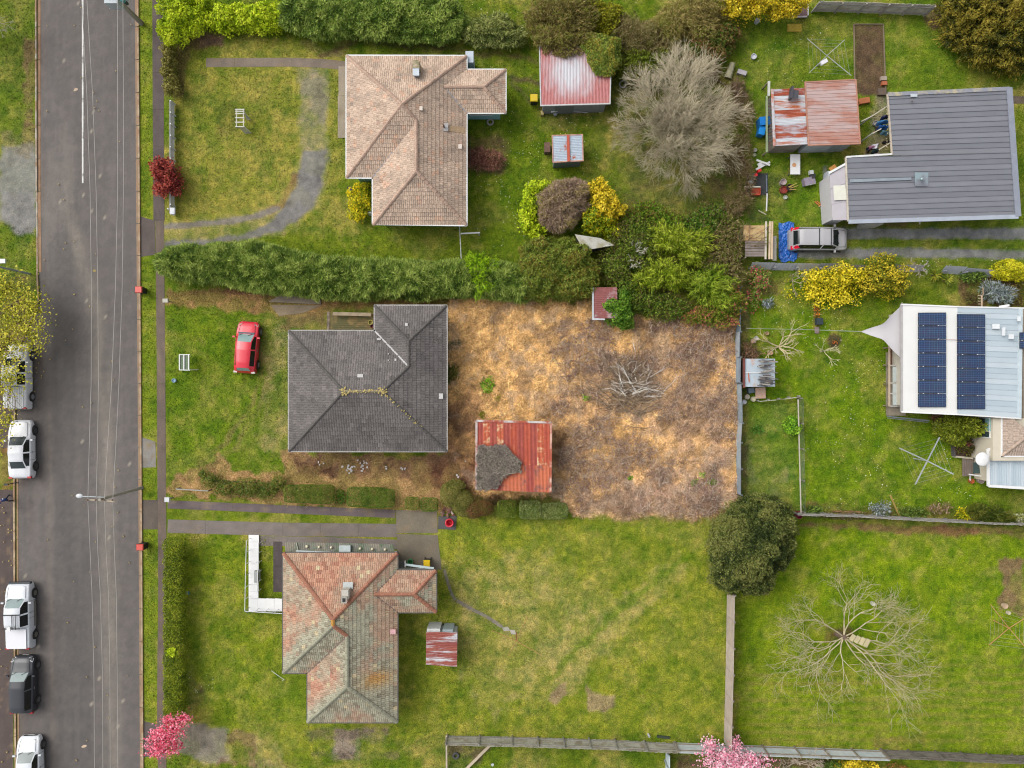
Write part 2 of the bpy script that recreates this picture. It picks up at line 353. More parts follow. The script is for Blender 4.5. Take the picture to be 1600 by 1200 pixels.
def paint(px,py):
    px=np.asarray(px,float); py=np.asarray(py,float)
    sh=px.shape+(1,)
    n1=fbm(px/46,py/46,1,4).reshape(sh); n2=fbm(px/13,py/13,2,3).reshape(sh); n3=fbm(px/110,py/110,5,3).reshape(sh)
    base=lin((108,126,30)); dry=lin((152,146,70)); lush=lin((84,114,24))
    c=base*(1-sstep(.45,.7,n1))+dry*sstep(.45,.7,n1); k=sstep(.5,.72,n3)*.5; c=c*(1-k)+lush*k
    ex=(fbm(px/17,py/17,9,4)-.5); ey=(fbm(px/17,py/17,11,4)-.5)
    dead=np.zeros(px.shape)
    pt=fbm(px/24,py/24,21,4)
    for L in LAY:
        kd,g,colr,fe,en,op,pa=L[:7]
        X=px+ex*en*2.6; Y=py+ey*en*2.6
        if kd=='p': d=sdf(X,Y,g)
        elif kd=='l': d=line_sdf(X,Y,g)-L[7]
        else: d=(np.sqrt(((X-g[0])/g[2])**2+((Y-g[1])/g[3])**2)-1)*min(g[2],g[3])
        a=sstep(fe*.5,-fe*.5,d)*op
        if pa: a=a*(1-pa*1.7*sstep(.60,.42,pt))
        a=np.clip(a,0,1).reshape(sh); c=c*(1-a)+lin(colr)*a
    # turf mottling: greener and drier patches
    gm=(c[...,1:2]>c[...,0:1]*.86)&(c[...,2:3]<c[...,1:2]*.62)
    n4=(fbm(px/5,py/5,15,3).reshape(sh)-.5); m=(n2-.5)*1.5+n4*.8; dz=sstep(.50,.68,fbm(px/30+5,py/30,17,4)*.7+fbm(px/8,py/8,18,3)*.3).reshape(sh)*.32*gm; c=c*(1-dz)+lin((172,162,84))*dz; lz=sstep(.52,.66,fbm(px/16+9,py/16,19,4)).reshape(sh)*.3*gm; c=c*(1-lz)+lin((92,122,22))*lz; c=np.where(gm,c*1.10,c); c=np.where(gm,c*(1+m*np.array([.75,.45,.7])),c*(1+m*.5))
    # mowing stripes on the lower right lawn
    st=(sstep(1150,1180,px)*sstep(1000,1060,py)*sstep(1180,1150,py)*(np.sin(py/13*2*math.pi+3*fbm(px/90,py/90,31,2))*.5+.5)*fbm(px/60,py/9,33,3)).reshape(sh)
    c=c*(1-st*.8)+lin((158,146,72))*st*.8
    # the dead, cut-over section: clumps of straw, brown and grey stalks
    dm=sstep(4,-6,sdf(px+ex*20,py+ey*20,[(700,468),(930,470),(1000,490),(1150,510),(1155,790),(1110,812),(900,806),(870,775),(745,775),(700,705)])).reshape(sh)
    q=fbm(px/9,py/9,41,4).reshape(sh); q2=fbm(px/28,py/28,45,4).reshape(sh)
    hf=fbm(px/2.6,py/2.6,43,2).reshape(sh); c=np.where(dm>.3,c*1.36*(.5+1.0*q)*(.8+.4*q2)*(.55+.9*hf),c)
    pk=dm*sstep(.52,.66,fbm(px/15+3,py/15,57,3).reshape(sh))*.5; c=c*(1-pk)+lin((206,180,152))*pk
    gk=dm*sstep(.58,.70,fbm(px/40+7,py/40,47,4).reshape(sh))*.55; c=c*(1-gk)+lin((138,112,92))*gk
    return np.clip(c/KA,0.004,.8), dm[...,0]
def grassy(c):
    mx=c.max(-1); return .5+.5*sstep(.22,.5,(mx-c.min(-1))/mx)
# ================================================================ GROUND
def grid_axis(a,b,step,far):
    fine=np.arange(a,b+step*.5,step); k=np.array([60,160,400,1000,3000,far])
    return np.concatenate([a-k[::-1],fine,b+k])
gx=grid_axis(-60,1660,3.2,6000); gy=grid_axis(-60,1260,3.2,6000)
GX,GY=np.meshgrid(gx,gy)
colr,deadm=paint(GX.ravel(),GY.ravel())
far_=(GX.ravel()<-70)|(GX.ravel()>1670)|(GY.ravel()<-70)|(GY.ravel()>1270); colr[far_]=lin((116,130,44))/KA; deadm[far_]=0
wx=(GX.ravel()-800)/S; wy=(600-GY.ravel())/S
hz=deadm*(fbm(GX.ravel()/11,GY.ravel()/11,51,4)*.55+.02)*sstep(.2,1,deadm)
hz=np.maximum(hz-.12*deadm,0)+ (fbm(GX.ravel()/20,GY.ravel()/20,53,3)-.5)*0.0
V=np.stack([wx,wy,hz],1); ny,nx=GX.shape
idx=np.arange(ny*nx).reshape(ny,nx)
F=np.stack([idx[1:,:-1].ravel(),idx[1:,1:].ravel(),idx[:-1,1:].ravel(),idx[:-1,:-1].ravel()],1)
g=npmesh('ground',V,F,np.concatenate([colr,grassy(colr)[:,None]],1),GRASS,smooth=True); tag(g,kind='structure')
def ground_z(px,py):
    px=np.asarray(px,float);py=np.asarray(py,float)
    ex=(fbm(px/17,py/17,9,4)-.5); ey=(fbm(px/17,py/17,11,4)-.5)
    dm=sstep(4,-6,sdf(px+ex*20,py+ey*20,[(700,468),(930,470),(1000,490),(1150,510),(1155,790),(1110,812),(900,806),(870,775),(745,775),(700,705)]))
    return np.maximum(dm*(fbm(px/11,py/11,51,4)*.55+.02)-.12*dm,0)

# ---- road
def sheet_grid(name,x0,x1,y0,y1,sx,sy,z,colfn,mat,edge=None):
    xs=np.linspace(0,1,int((x1-x0)/sx)+1); ys=np.arange(y0,y1+sy*.5,sy)
    U,Y=np.meshgrid(xs,ys)
    xl=np.interp(Y,*edge[0]) if edge else x0; xr=np.interp(Y,*edge[1]) if edge else x1
    X=xl+(xr-xl)*U
    C=colfn(X.ravel(),Y.ravel()); v=np.stack([(X.ravel()-800)/S,(600-Y.ravel())/S,np.full(X.size,z)],1)
    ny,nx=X.shape; i=np.arange(ny*nx).reshape(ny,nx)
    f=np.stack([i[1:,:-1].ravel(),i[1:,1:].ravel(),i[:-1,1:].ravel(),i[:-1,:-1].ravel()],1)
    return npmesh(name,v,f,C,mat)
LEDGE=([-2000,425,470,560,1240,3200],[60,61,64,26,28,30]); REDGE=([-2000,0,300,600,900,1200,3200],[212,213,216,218,220,222,226])
def roadcol(x,y):
    s=x.shape+(1,)
    c=np.ones(s)*lin((115,109,106))
    n=fbm(x/60,y/260,61,4).reshape(s); c=c*(.86+.28*n)
    dk=(sstep(80,88,x)*sstep(124,112,x)*sstep(330,480,y)).reshape(s); dk=dk*.35; c=c*(1-dk)+lin((90,88,86))*dk
    dk2=(sstep(95,110,x+np.clip((y-700)/400,0,1)*-18)*sstep(150,135,x)*sstep(780,900,y)).reshape(s)*.45; c=c*(1-dk2)+lin((94,92,90))*dk2
    lt=(np.exp(-((x-np.interp(y,[0,250,330,480,640,1200],[112,104,108,150,166,176]))/13)**2)*sstep(150,330,y)*.8*fbm(x/8,y/60,63,3)*1.5).reshape(s); c=c*(1-lt)+lin((146,138,128))*lt
    l2=(np.exp(-((x-np.interp(y,[0,200,330,420],[60,92,80,60]))/22)**2)*sstep(180,300,y)*sstep(420,330,y)*.6).reshape(s); c=c*(1-l2)+lin((138,131,124))*l2
    br=(sstep(78,60,x)*.5*sstep(.35,.7,fbm(x/30,y/90,65,3))).reshape(s); c=c*(1-br)+lin((122,106,94))*br
    wb=(np.exp(-((x-np.interp(y,[0,600,900,1200],[96,76,78,84]))/5)**2)*.3*sstep(560,640,y)).reshape(s); c=c*(1-wb)+lin((134,122,110))*wb
    f=(fbm(x/3,y/3,67,2).reshape(s)-.5)*.24+(fbm(x/4,y/55,69,3).reshape(s)-.5)*.22; c=c*(1+f)
    sp=(np.random.default_rng(3).random(s)>.9985)*.6; c=c*(1-sp)+lin((200,190,170))*sp
    return c/KA
tag(sheet_grid('road',60,213,-2000,3200,3.2,5,.012,roadcol,ROADM,(LEDGE,REDGE)),kind='structure')
# lower-left asphalt path beside the kerb
def pathcol2(x,y):
    s=x.shape+(1,); n=fbm(x/14,y/30,71,4).reshape(s); c=np.ones(s)*lin((100,88,84)); c=c*(.8+.4*n)
    k=(sstep(.62,.78,fbm(x/10,y/16,73,3))*.5).reshape(s); return (c*(1-k)+lin((150,128,104))*k)/KA
tag(sheet_grid('pavement',-60,21,765,1400,3,4,.010,pathcol2,ROADM),kind='structure')
tag(sheet_grid('pavement',-60,24,560,700,3,4,.010,pathcol2,ROADM),kind='structure')
# ---- footpath slabs
def slabcol(base,seed,grass=.2):
    def f(x,y):
        s=x.shape+(1,); n=fbm(x/9,y/14,seed,4).reshape(s); c=np.ones(s)*lin(base)*(.78+.44*n)
        k=(sstep(.6,.78,fbm(x/7+3,y/11,seed+2,3))*grass*2).reshape(s); k=np.clip(k,0,1); return (c*(1-k)+lin((150,132,104))*k)/KA
    return f
def slabs(name,cells,base,z=.012,seed=0,kind='structure',label=None,cat=None,grass=.2,jitter=.06,mat=None,th=.05):
    """cells: list of quads in photo px; each becomes a slab with its own edges"""
    root=D.objects.new(name,None); COL.objects.link(root)
    c0=np.mean(np.array([q[0] for q in cells]),0); root.location=P(c0[0],c0[1]); rinv=-Vector(root.location)
    if kind: root['kind']=kind
    if label: tag(root,label,cat)
    m=mat or ROADM
    for q in cells:
        k=random.uniform(1-jitter,1+jitter); n=6
        U,Vv=np.meshgrid(np.linspace(0,1,n),np.linspace(0,1,n)); qa=np.array(q,float)
        ctr=qa.mean(0); qa=qa+(ctr-qa)/np.maximum(np.abs(ctr-qa),1)*.12
        X=(qa[0][0]*(1-U)+qa[1][0]*U)*(1-Vv)+(qa[3][0]*(1-U)+qa[2][0]*U)*Vv
        Y=(qa[0][1]*(1-U)+qa[1][1]*U)*(1-Vv)+(qa[3][1]*(1-U)+qa[2][1]*U)*Vv
        C=slabcol(base,seed,grass)(X.ravel(),Y.ravel())*k; zz=z+random.uniform(0,.006)
        v=np.stack([(X.ravel()-800)/S,(600-Y.ravel())/S,np.full(n*n,zz)],1)
        i=np.arange(n*n).reshape(n,n); f=np.stack([i[1:,:-1].ravel(),i[1:,1:].ravel(),i[:-1,1:].ravel(),i[:-1,:-1].ravel()],1)
        # skirt
        ring=np.concatenate([i[0,:],i[1:,-1],i[-1,-2::-1],i[-2:0:-1,0]]); vb=v[ring].copy(); vb[:,2]=zz-th
        o=len(v); r=len(ring); a=np.arange(r); fs=np.stack([ring[a],ring[(a+1)%r],o+(a+1)%r,o+a],1)
        v=np.concatenate([v,vb]); C=np.concatenate([C,C[ring]*.8]); v=v+np.array(rinv)
        npmesh('slab',v,np.concatenate([f,fs]),C,m,root)
    return root
def strip(pts,w,step,w2=None):
    """quads along a polyline (px)"""
    out=[]; P0=[np.array(p,float) for p in pts]; seg=[np.linalg.norm(P0[i+1]-P0[i]) for i in range(len(P0)-1)]; tot=sum(seg); n=max(1,round(tot/step))
    def at(s):
        for i,L in enumerate(seg):
            if s<=L+1e-6 or i==len(seg)-1: t=s/L; return P0[i]*(1-t)+P0[i+1]*t,(P0[i+1]-P0[i])/L
            s-=L
    for k in range(n):
        a,da=at(tot*k/n); b,db=at(tot*(k+1)/n); na=np.array([-da[1],da[0]])*w/2; nb=np.array([-db[1],db[0]])*w/2
        out.append([tuple(a-na),tuple(b-nb),tuple(b+nb),tuple(a+na)])
    return out
slabs('footpath',strip([(246.5,-60),(247.5,200),(248.5,345)],17.5,58),(104,94,92),seed=81,grass=.12)
slabs('footpath',strip([(249.5,345),(250,400),(251.5,545),(252,640),(253,790),(254,940),(252.5,1040),(252,1140),(255,1260)],13.5,52),(122,108,98),seed=83,grass=.22)
slabs('vehicle_crossing',[[(216,337),(242,345),(243,398),(216,402)]],(104,94,90),seed=85,grass=.06)
slabs('vehicle_crossing',[[(218,682),(243,690),(244,730),(218,731)]],(150,146,140),seed=86,grass=.5)
slabs('vehicle_crossing',[[(220,781),(247,781),(247,827),(221,827)]],(112,102,94),seed=87,grass=.15)
slabs('vehicle_crossing',[[(222,1126),(248,1132),(248,1180),(222,1184)]],(106,98,94),seed=88,grass=.1)
# strips of the driveway beside the mossy-roof house
slabs('driveway',strip([(262,788),(618,803)],13,52),(118,106,106),seed=91,grass=.3)
slabs('driveway',strip([(262,822),(440,827),(620,829)],21,60)+strip([(390,845),(500,846),(625,851)],15,60),(138,128,122),seed=93,grass=.25)
slabs('driveway',[[(619,797),(683,797),(684,833),(619,833)],[(620,834),(684,836),(690,890),(621,889)]],(136,126,110),seed=95,grass=.35,z=.018)
slabs('path',strip([(434,846),(434,925)],14,40),(92,84,84),seed=96,grass=.05,z=.02)
slabs('path',strip([(322,98),(480,97),(545,103)],14,46),(146,132,118),seed=97,grass=.35)
slabs('terrace',[[(529,104),(543,104),(543,150),(529,150)],[(528,150),(543,150),(543,216),(528,216)]],(170,156,136),seed=98,grass=.3,z=.06)
slabs('concrete_pad',[[(420,472),(438,461),(500,460),(503,476)]],(158,144,126),seed=99,grass=.1,z=.14,th=.15)
slabs('concrete_pad',[[(422,476),(503,477),(475,489),(436,494)]],(150,134,112),seed=100,grass=.35,z=.03)
slabs('concrete_pad',[[(685,806),(714,806),(712,828),(684,826)]],(98,96,96),seed=101,grass=.1,z=.05)
slabs('path',strip([(694,890),(704,925),(712,938)],4.5,14)+strip([(714,938),(735,951),(760,963),(785,980)],5,11),(142,134,124),seed=102,grass=.3)
slabs('path',[[(1576,150),(1610,150),(1610,162),(1578,162)]],(118,104,92),seed=103)
slabs('stepping_stone',[[(784,980),(794,979),(797,985),(787,986)],[(796,984),(804,984),(807,991),(799,991)]],(190,186,176),seed=104,z=.03)
# ---- kerbs and channels
def kerbrun(pts,w,h,col,name='kerb',z=0):
    m=MB(); 
    for i in range(len(pts)-1):
        a=P(*pts[i]);b=P(*pts[i+1]); L=(b-a).length; n=max(1,round(L/2.6))
        for k in range(n):
            p=a.lerp(b,k/n); q=a.lerp(b,(k+1)/n-.006/ max(L/n,.1)*1.5); p=p+Vector((0,0,z+h/2)); q=q+Vector((0,0,z+h/2)); m.bar(p,q,w,h)
    o=m.build(name,M(col,.9,.22,1.3,col2=(166,134,104),amt=.4)); tag(o,kind='structure'); return o
kerbrun([(215.5,-60),(218,300),(220,600),(222,900),(224,1260)],.13,.11,(186,164,134))
kerbrun([(212.5,-60),(214.5,300),(217,600),(219,900),(221,1260)],.17,.028,(160,136,110),'channel')
kerbrun([(57,-60),(57.5,200),(58,300)],.10,.12,(190,182,166)); kerbrun([(58,300),(58.5,425)],.10,.05,(186,176,160))
kerbrun([(61.5,-60),(61.5,300),(63,425)],.22,.03,(150,116,88),'channel')
kerbrun([(59,425),(61,470),(24,560)],.12,.12,(150,130,106))
kerbrun([(24,560),(23,760),(24,1040),(26,1260)],.12,.11,(196,172,140)); kerbrun([(27.5,745),(28,1040),(30,1260)],.13,.03,(170,140,108),'channel')
m=MB(); m.box(P(129.2,110,.0185),(.12,17.6*1.0,.005)); 
o=m.build('lane_marking',M((232,230,224),.8,.12,8,col2=(150,146,140),amt=.2)); tag(o,kind='structure')
for (x,y,w,h,a) in((118.5,140,7,6,.3),(131,1166,9,5,.5),(148,423,6,4,0)):
    m=MB(); pts=[]
    for k in range(9):
        t=2*math.pi*k/9; r=random.uniform(.75,1.1); p=P(x+w*.5*math.cos(t+a)*r,y+h*.5*math.sin(t)*r); pts.append((p.x,p.y))
    m.prism(pts,.012,.0165); tag(m.build('road_patch',M((214,188,160) if x<140 else (170,150,90),.9)),kind='structure')

# ================================================================ ROOFS AND HOUSES
def hexpts(rect): x0,y0,x1,y1=rect; return x0,y0,x1,y1
def tiled_roof(parent,rects,z_e,pitch,colfn,gauge=.31,tw=.30,step=.035,capcol=None,caps_extra=None,skip=(),capw=.13,open_sides=None):
    """hip roofs over plan rectangles (metres x0,y0,x1,y1); tiles are laid course by course"""
    def hmax(x,y,ex=None):
        h=None
        for r in rects:
            if r is ex: continue
            d=np.minimum(np.minimum(x-r[0],r[2]-x),np.minimum(y-r[1],r[3]-y)); h=d if h is None else np.maximum(h,d)
        return h if h is not None else np.full(np.shape(x),-9.)
    VV=[];FF=[];CC=[];base=0; cg=gauge*math.cos(math.atan(pitch))
    for ri,r in enumerate(rects):
        x0,y0,x1,y1=r; hw=min(x1-x0,y1-y0)/2
        for side in 'NSEW':
            if (ri,side) in skip: continue
            if side=='N': a,b,e=x0,x1,lambda u,d:(u,y1-d)
            elif side=='S': a,b,e=x0,x1,lambda u,d:(u,y0+d)
            elif side=='E': a,b,e=y0,y1,lambda u,d:(x1-d,u)
            else: a,b,e=y0,y1,lambda u,d:(x0+d,u)
            nr=int(math.ceil(hw/cg))
            for row in range(nr):
                d0=row*cg-(.03 if row==0 else 0); d1=min((row+1)*cg+.03,hw); off=(row%2)*tw*.5
                dm=(d0+d1)/2; n=int((b-a)/tw)+2
                for k in range(n):
                    u0=a-off+k*tw; u1=u0+tw-.012
                    lo0,hi0=a+max(d0,0),b-max(d0,0); lo1,hi1=a+d1,b-d1
                    if u1<=lo0+.01 or u0>=hi0-.01: continue
                    uc=min(max((u0+u1)/2,lo0),hi0); xc,yc=e(uc,dm)
                    if hmax(np.array(xc),np.array(yc),r)>dm+.22: continue
                    us=[u0,u0+tw*.25,u0+tw*.5,u0+tw*.75,u1]; hh=[.0,.022,.0,.022,.0]
                    vs=[]
                    jz=random.uniform(-.004,.006)
                    for (dd,lo,hi,lift) in((d0,lo0,hi0,step+jz),(d1,lo1,hi1,.002)):
                        if hi<lo: hi=lo=(hi+lo)/2
                        for u,q in zip(us,hh):
                            uu=min(max(u,lo),hi); X,Y=e(uu,dd); vs.append((X,Y,z_e+pitch*dd+lift+q))
                    for u in us:
                        uu=min(max(u,lo0),hi0); X,Y=e(uu,d0); vs.append((X,Y,z_e+pitch*max(d0,-.05)-.005))
                    col=colfn(xc,yc,side); c=np.array(col)*random.uniform(.92,1.07)
                    VV+=vs; CC+=[c]*15
                    fl=side in'NW'
                    for q in range(4):
                        f1=(base+q,base+q+1,base+6+q,base+5+q); f2=(base+q,base+10+q,base+11+q,base+q+1)
                        if fl: f1=f1[::-1]; f2=f2[::-1]
                        if side in 'WE': f1=f1[::-1];f2=f2[::-1]
                        FF+=[f1,f2]
                    base+=15
    o=npmesh('roof_tiles',np.array(VV),np.array(FF),np.array(CC),TILE,parent); tag(o,kind='stuff')
    # hips and ridges
    def capline(p,q,c=None):
        p=Vector(p);q=Vector(q);L=(q-p).length; n=max(1,int(round(L/.42))); m=MB(); d=(q-p)/L
        up=Vector((0,0,1)); s=up.cross(d).normalized(); nn=d.cross(s)
        for k in range(n):
            a=p+d*(L*k/n); b=p+d*(L*(k+1)/n+.03); cc=np.array(c or capcol(((a+b)/2)))*random.uniform(.88,1.1); vs=[]
            for pt,rr,lf in((a,capw,.045),(b,capw*.9,.02)):
                for t in(-1,-.5,0,.5,1): vs.append(pt+s*rr*t+nn*(lf+rr*.62*(1-abs(t)**1.6)))
            for t in(-1,-.5,0,.5,1): vs.append(a+s*capw*t+nn*(-.02))
            f=[(i,i+1,i+6,i+5) for i in range(4)]+[(i,i+1,i+11,i+10) for i in range(4)]
            m.add(vs,f,tuple(cc))
        return m.build('ridge_cap',TILE,parent)
    return capline,hmax
def hip_ends(r):
    x0,y0,x1,y1=r; w,h=x1-x0,y1-y0
    if w>=h: k=h/2; return (x0+k,(y0+y1)/2),(x1-k,(y0+y1)/2)
    k=w/2; return ((x0+x1)/2,y0+k),((x0+x1)/2,y1-k)
def inset(poly,d):
    n=len(poly); a=sum(poly[i][0]*poly[(i+1)%n][1]-poly[(i+1)%n][0]*poly[i][1] for i in range(n)); s=1 if a>0 else -1; out=[]
    for i in range(n):
        p0=Vector(poly[i-1]);p1=Vector(poly[i]);p2=Vector(poly[(i+1)%n]); e1=(p1-p0).normalized(); e2=(p2-p1).normalized()
        n1=Vector((-e1.y,e1.x))*s; n2=Vector((-e2.y,e2.x))*s; b=n1+n2; b=b/max(.3,(b.dot(n1))); out.append(tuple(p1+b*d))
    return out
def walls(parent,poly,zt,inset_d,wallmat,fascia=None,soffit=True,gut=.1,z0=0,name='wall'):
    ip=inset(poly,inset_d) if inset_d else poly
    MB().prism(ip,z0,zt-.06).build(name,wallmat,parent)
    if soffit:
        MB().prism(inset(poly,.05),zt-.055,zt-.02).build('soffit',WHITE,parent)
    if fascia:
        n=len(poly)
        a=sum(poly[i][0]*poly[(i+1)%n][1]-poly[(i+1)%n][0]*poly[i][1] for i in range(n)); s=-1 if a>0 else 1
        for i in range(n):
            p=Vector(poly[i]);q=Vector(poly[(i+1)%n]); e=(q-p).normalized(); nn=Vector((-e.y,e.x))*s*gut*.5
            p=p+nn+e*(-gut*0.45); q=q+nn+e*(gut*.45-.004)
            m=MB(); up=0.0
            m.bar((p.x,p.y,zt-.02),(q.x,q.y,zt-.02),gut*.98,.1); m.build('gutter',fascia,parent)
    return ip
def window(parent,p,q,z0,z1,out,frame=None,panes=2,name='window'):
    """window on a wall from p to q (xy), out = outward normal xy"""
    frame=frame or WHITE; p=Vector((*p,0));q=Vector((*q,0));o=Vector((*out,0)).normalized(); L=(q-p).length; d=(q-p)/L; t=.05
    f=MB(); 
    a=p+o*.035;b=q+o*.035
    f.bar(a+Vector((0,0,z0)),b+Vector((0,0,z0)),.09,t); f.bar(a+Vector((0,0,z1)),b+Vector((0,0,z1)),.07,t)
    for k in range(panes+1):
        c=a.lerp(b,k/panes); c=c+d*(.025 if k==0 else -.025 if k==panes else 0); f.bar(c+Vector((0,0,z0+t/2)),c+Vector((0,0,z1-t/2)),.065,t)
    fo=f.build(name,frame,parent)
    for k in range(panes):
        c0=a.lerp(b,k/panes)+d*.03-o*.012; c1=a.lerp(b,(k+1)/panes)-d*.03-o*.012
        m=MB(); m.quad(c0+Vector((0,0,z0)),c1+Vector((0,0,z0)),c1+Vector((0,0,z1)),c0+Vector((0,0,z1))); m.build('pane',GLASS,fo)
    return fo
def door(parent,p,q,z0,z1,out,mat):
    p=Vector((*p,0));q=Vector((*q,0));o=Vector((*out,0)).normalized()
    m=MB(); c=(p+q)/2+o*.03; m.bar(p+o*.02+Vector((0,0,(z0+z1)/2)),q+o*.02+Vector((0,0,(z0+z1)/2)),.06,z1-z0); d=m.build('door',mat,parent)
    MB().box(q.lerp(p,.12)+o*.07+Vector((0,0,z0+1)),(.05,.05,.12)).build('handle',STEEL,d)
def E2(pts,z): return [tuple(W2(x,y,z)) for x,y in pts]
def rectE(x0,y0,x1,y1,z):
    a=W2(x0,y1,z); b=W2(x1,y0,z); return (a[0],a[1],b[0],b[1])
def sheets(parent,c,n,along,mats,prof='corr',nper=6,amp=.02,name='roof_sheet',gap=.0,jit=.004,bend=0,thick=True):
    """c = four world corners NW,NE,SE,SW; sheets laid side by side, ribs run 'along' x or y"""
    nw,ne,se,sw=[Vector(p) for p in c]
    def at(u,v): return (nw*(1-u)+ne*u)*(1-v)+(sw*(1-u)+se*u)*v
    nn=(ne-nw).cross(nw-sw).normalized(); nn=nn if nn.z>0 else -nn
    for k in range(n):
        m=MB(); rows=[]; dz=random.uniform(-jit,jit)+ (k%2)*.003
        if prof=='corr': us=[i/(nper*2) for i in range(nper*2+1)]; hs=[amp*(i%2) for i in range(nper*2+1)]
        elif prof=='rib':
            us=[0];hs=[0]
            for i in range(nper):
                b=(i+.5)/nper; e=.07/nper; us+=[b-e*1.6,b-e,b+e,b+e*1.6]; hs+=[0,amp,amp,0]
            us.append(1);hs.append(0)
        elif prof=='seam': us=[0,.001,.05,.06,1]; hs=[0,amp,amp,0,0]
        else: us=[0,.02,.98,1]; hs=[0,amp,amp,0]
        vs=[]
        for t in(0,1):
            for u,h in zip(us,hs):
                w=(k+gap+u*(1-2*gap))/n; p=at(t,w) if along=='x' else at(w,t); vs.append(p+nn*(h+dz))
        L=len(us); fs=[(i,i+1,L+i+1,L+i) for i in range(L-1)]
        m.add(vs,fs); me=m.build(name,mats[k%len(mats)] if isinstance(mats,list) else mats,parent)
def shed(name,label,cat,rc,zs,ins,wallmat,n,along,mats,nper=6,amp=.02,trim=None,prof='corr',doorside=None,group=None,wallmat2=None):
    """rc: roof corners NW,NE,SE,SW in px as seen; zs their heights"""
    c=[P(x,y,z) for (x,y),z in zip(rc,zs)]; ctr=sum(c,Vector())/4; ctr.z=0
    t=thing(name,label,cat,ctr,group); L=[v-ctr for v in c]
    poly=[(v.x,v.y) for v in L]; ip=inset(poly,ins); m=MB()
    # wall tops follow the roof plane (bilinear)
    zi=[z-.05 for z in zs]; m.prism(ip,0,zi); m.build('wall',wallmat,t)
    sheets(t,L,n,along,mats,prof,nper,amp)
    if trim:
        for i in range(4):
            a,b=L[i],L[(i+1)%4]; e=(b-a).normalized(); m=MB(); m.bar(a+Vector((0,0,-.02))-e*.03,b+Vector((0,0,-.02))+e*.03,.09,.12); m.build('fascia',trim,t)
    if doorside:
        a,b=[Vector(ip[k]) for k in doorside[0]]; o=(b-a).normalized(); nrm=Vector((o.y,-o.x)); 
        if nrm.dot((a+b)/2)<0: nrm=-nrm
        p=a.lerp(b,doorside[1]); q=a.lerp(b,doorside[2]); door(t,tuple(p),tuple(q),.05,1.95,tuple(nrm),doorside[3])
    return t,ctr,L

# ---------------------------------------------------------------- top house, pale terracotta tiles
ZE=2.7
th=thing('tiled_house','hip-roofed house with faded pink-brown tiles, chimney and pale blue walls, behind the ring drive','house',(0,0,0))
RA=[rectE(542,88,728.5,277,ZE),rectE(583,90,728.2,351,ZE),rectE(668,109.5,789.5,176,ZE)]
polyA=E2([(542,87.5),(728.5,88),(728.5,109.5),(789.5,109.5),(789.5,176),(728.5,176),(728.5,351.5),(583,349.5),(583,277.5),(542,277)],ZE)
def colA(x,y,s):
    n=float(fbm(x*.9,y*.9,111,3)); b={'N':(208,182,160),'W':(194,168,148),'S':(173,148,130),'E':(169,145,128)}['N']
    c=lin(b)/KA; r=float(fbm(x*2.3,y*2.3,113,2)); c=c*(.82+.36*n)
    if random.random()<.07: c=c*np.array([1.06,.92,.86])
    if random.random()<.12: c=c*.86
    st=float(fbm(x*(3.5 if s in 'NS' else .8),y*(.8 if s in 'NS' else 3.5),117,3)); c=c*(.8+.42*st)
    k=max(0,(r-.55))*1.6; return c*(1-k)+lin((140,128,118))/KA*k
cap,hm=tiled_roof(th,RA,ZE,.55,colA,capcol=lambda p:lin((194,164,144))/KA)
def run_caps(cap,RR,ze,pitch,lines,c=None):
    for a,b in lines: cap(a,b,c)
def z_at(R_,x,y,ze,pitch):
    return ze+pitch*max(min(x-r[0],r[2]-x,y-r[1],r[3]-y) for r in R_)
def lines_for(RR,ze,pitch,pts):
    return [((a[0],a[1],z_at(RR,a[0],a[1],ze,pitch)),(b[0],b[1],z_at(RR,b[0],b[1],ze,pitch))) for a,b in pts]
x0,y0,x1,y1=RA[0]; apA=((x0+x1)/2,y1-(x1-x0)/2); r2x0,r2y0,r2x1,r2y1=RA[1]; rx=(r2x0+r2x1)/2; re=(rx,r2y0+(r2x1-r2x0)/2)
jn=(rx,apA[1]-(rx-apA[0])); x3,y3,x4,y4=RA[2]; pk=(x4-(y4-y3)/2,(y3+y4)/2); pj=(x1-(y4-y3)/2,(y3+y4)/2)
run_caps(cap,RA,ZE,.55,lines_for(RA,ZE,.55,[((x0,y1),apA),((x1,y1),apA),((x0,y0),apA),(apA,jn),(jn,re),((r2x0,r2y0),re),((r2x1,r2y0),re),(pj,pk),((x4,y4),pk),((x4,y3),pk)]))
def valley(parent,RR,ze,pitch,a,b,mat):
    A_,B_=lines_for(RR,ze,pitch,[(a,b)])[0]; MB().bar(Vector(A_)+Vector((0,0,.035)),Vector(B_)+Vector((0,0,.035)),.12,.03).build('valley_flashing',mat,parent)
valley(th,RA,ZE,.55,jn,(r2x0,y0),M((150,146,150),.5,.15,4)); valley(th,RA,ZE,.55,pj,(x1,y3),M((170,166,166),.5,.15,4)); 
BLUEW=M((150,200,206),.8,.08,2); PALEW=M((196,190,186),.8,.1,2)
ipA=walls(th,polyA,ZE,.42,BLUEW,WHITE)
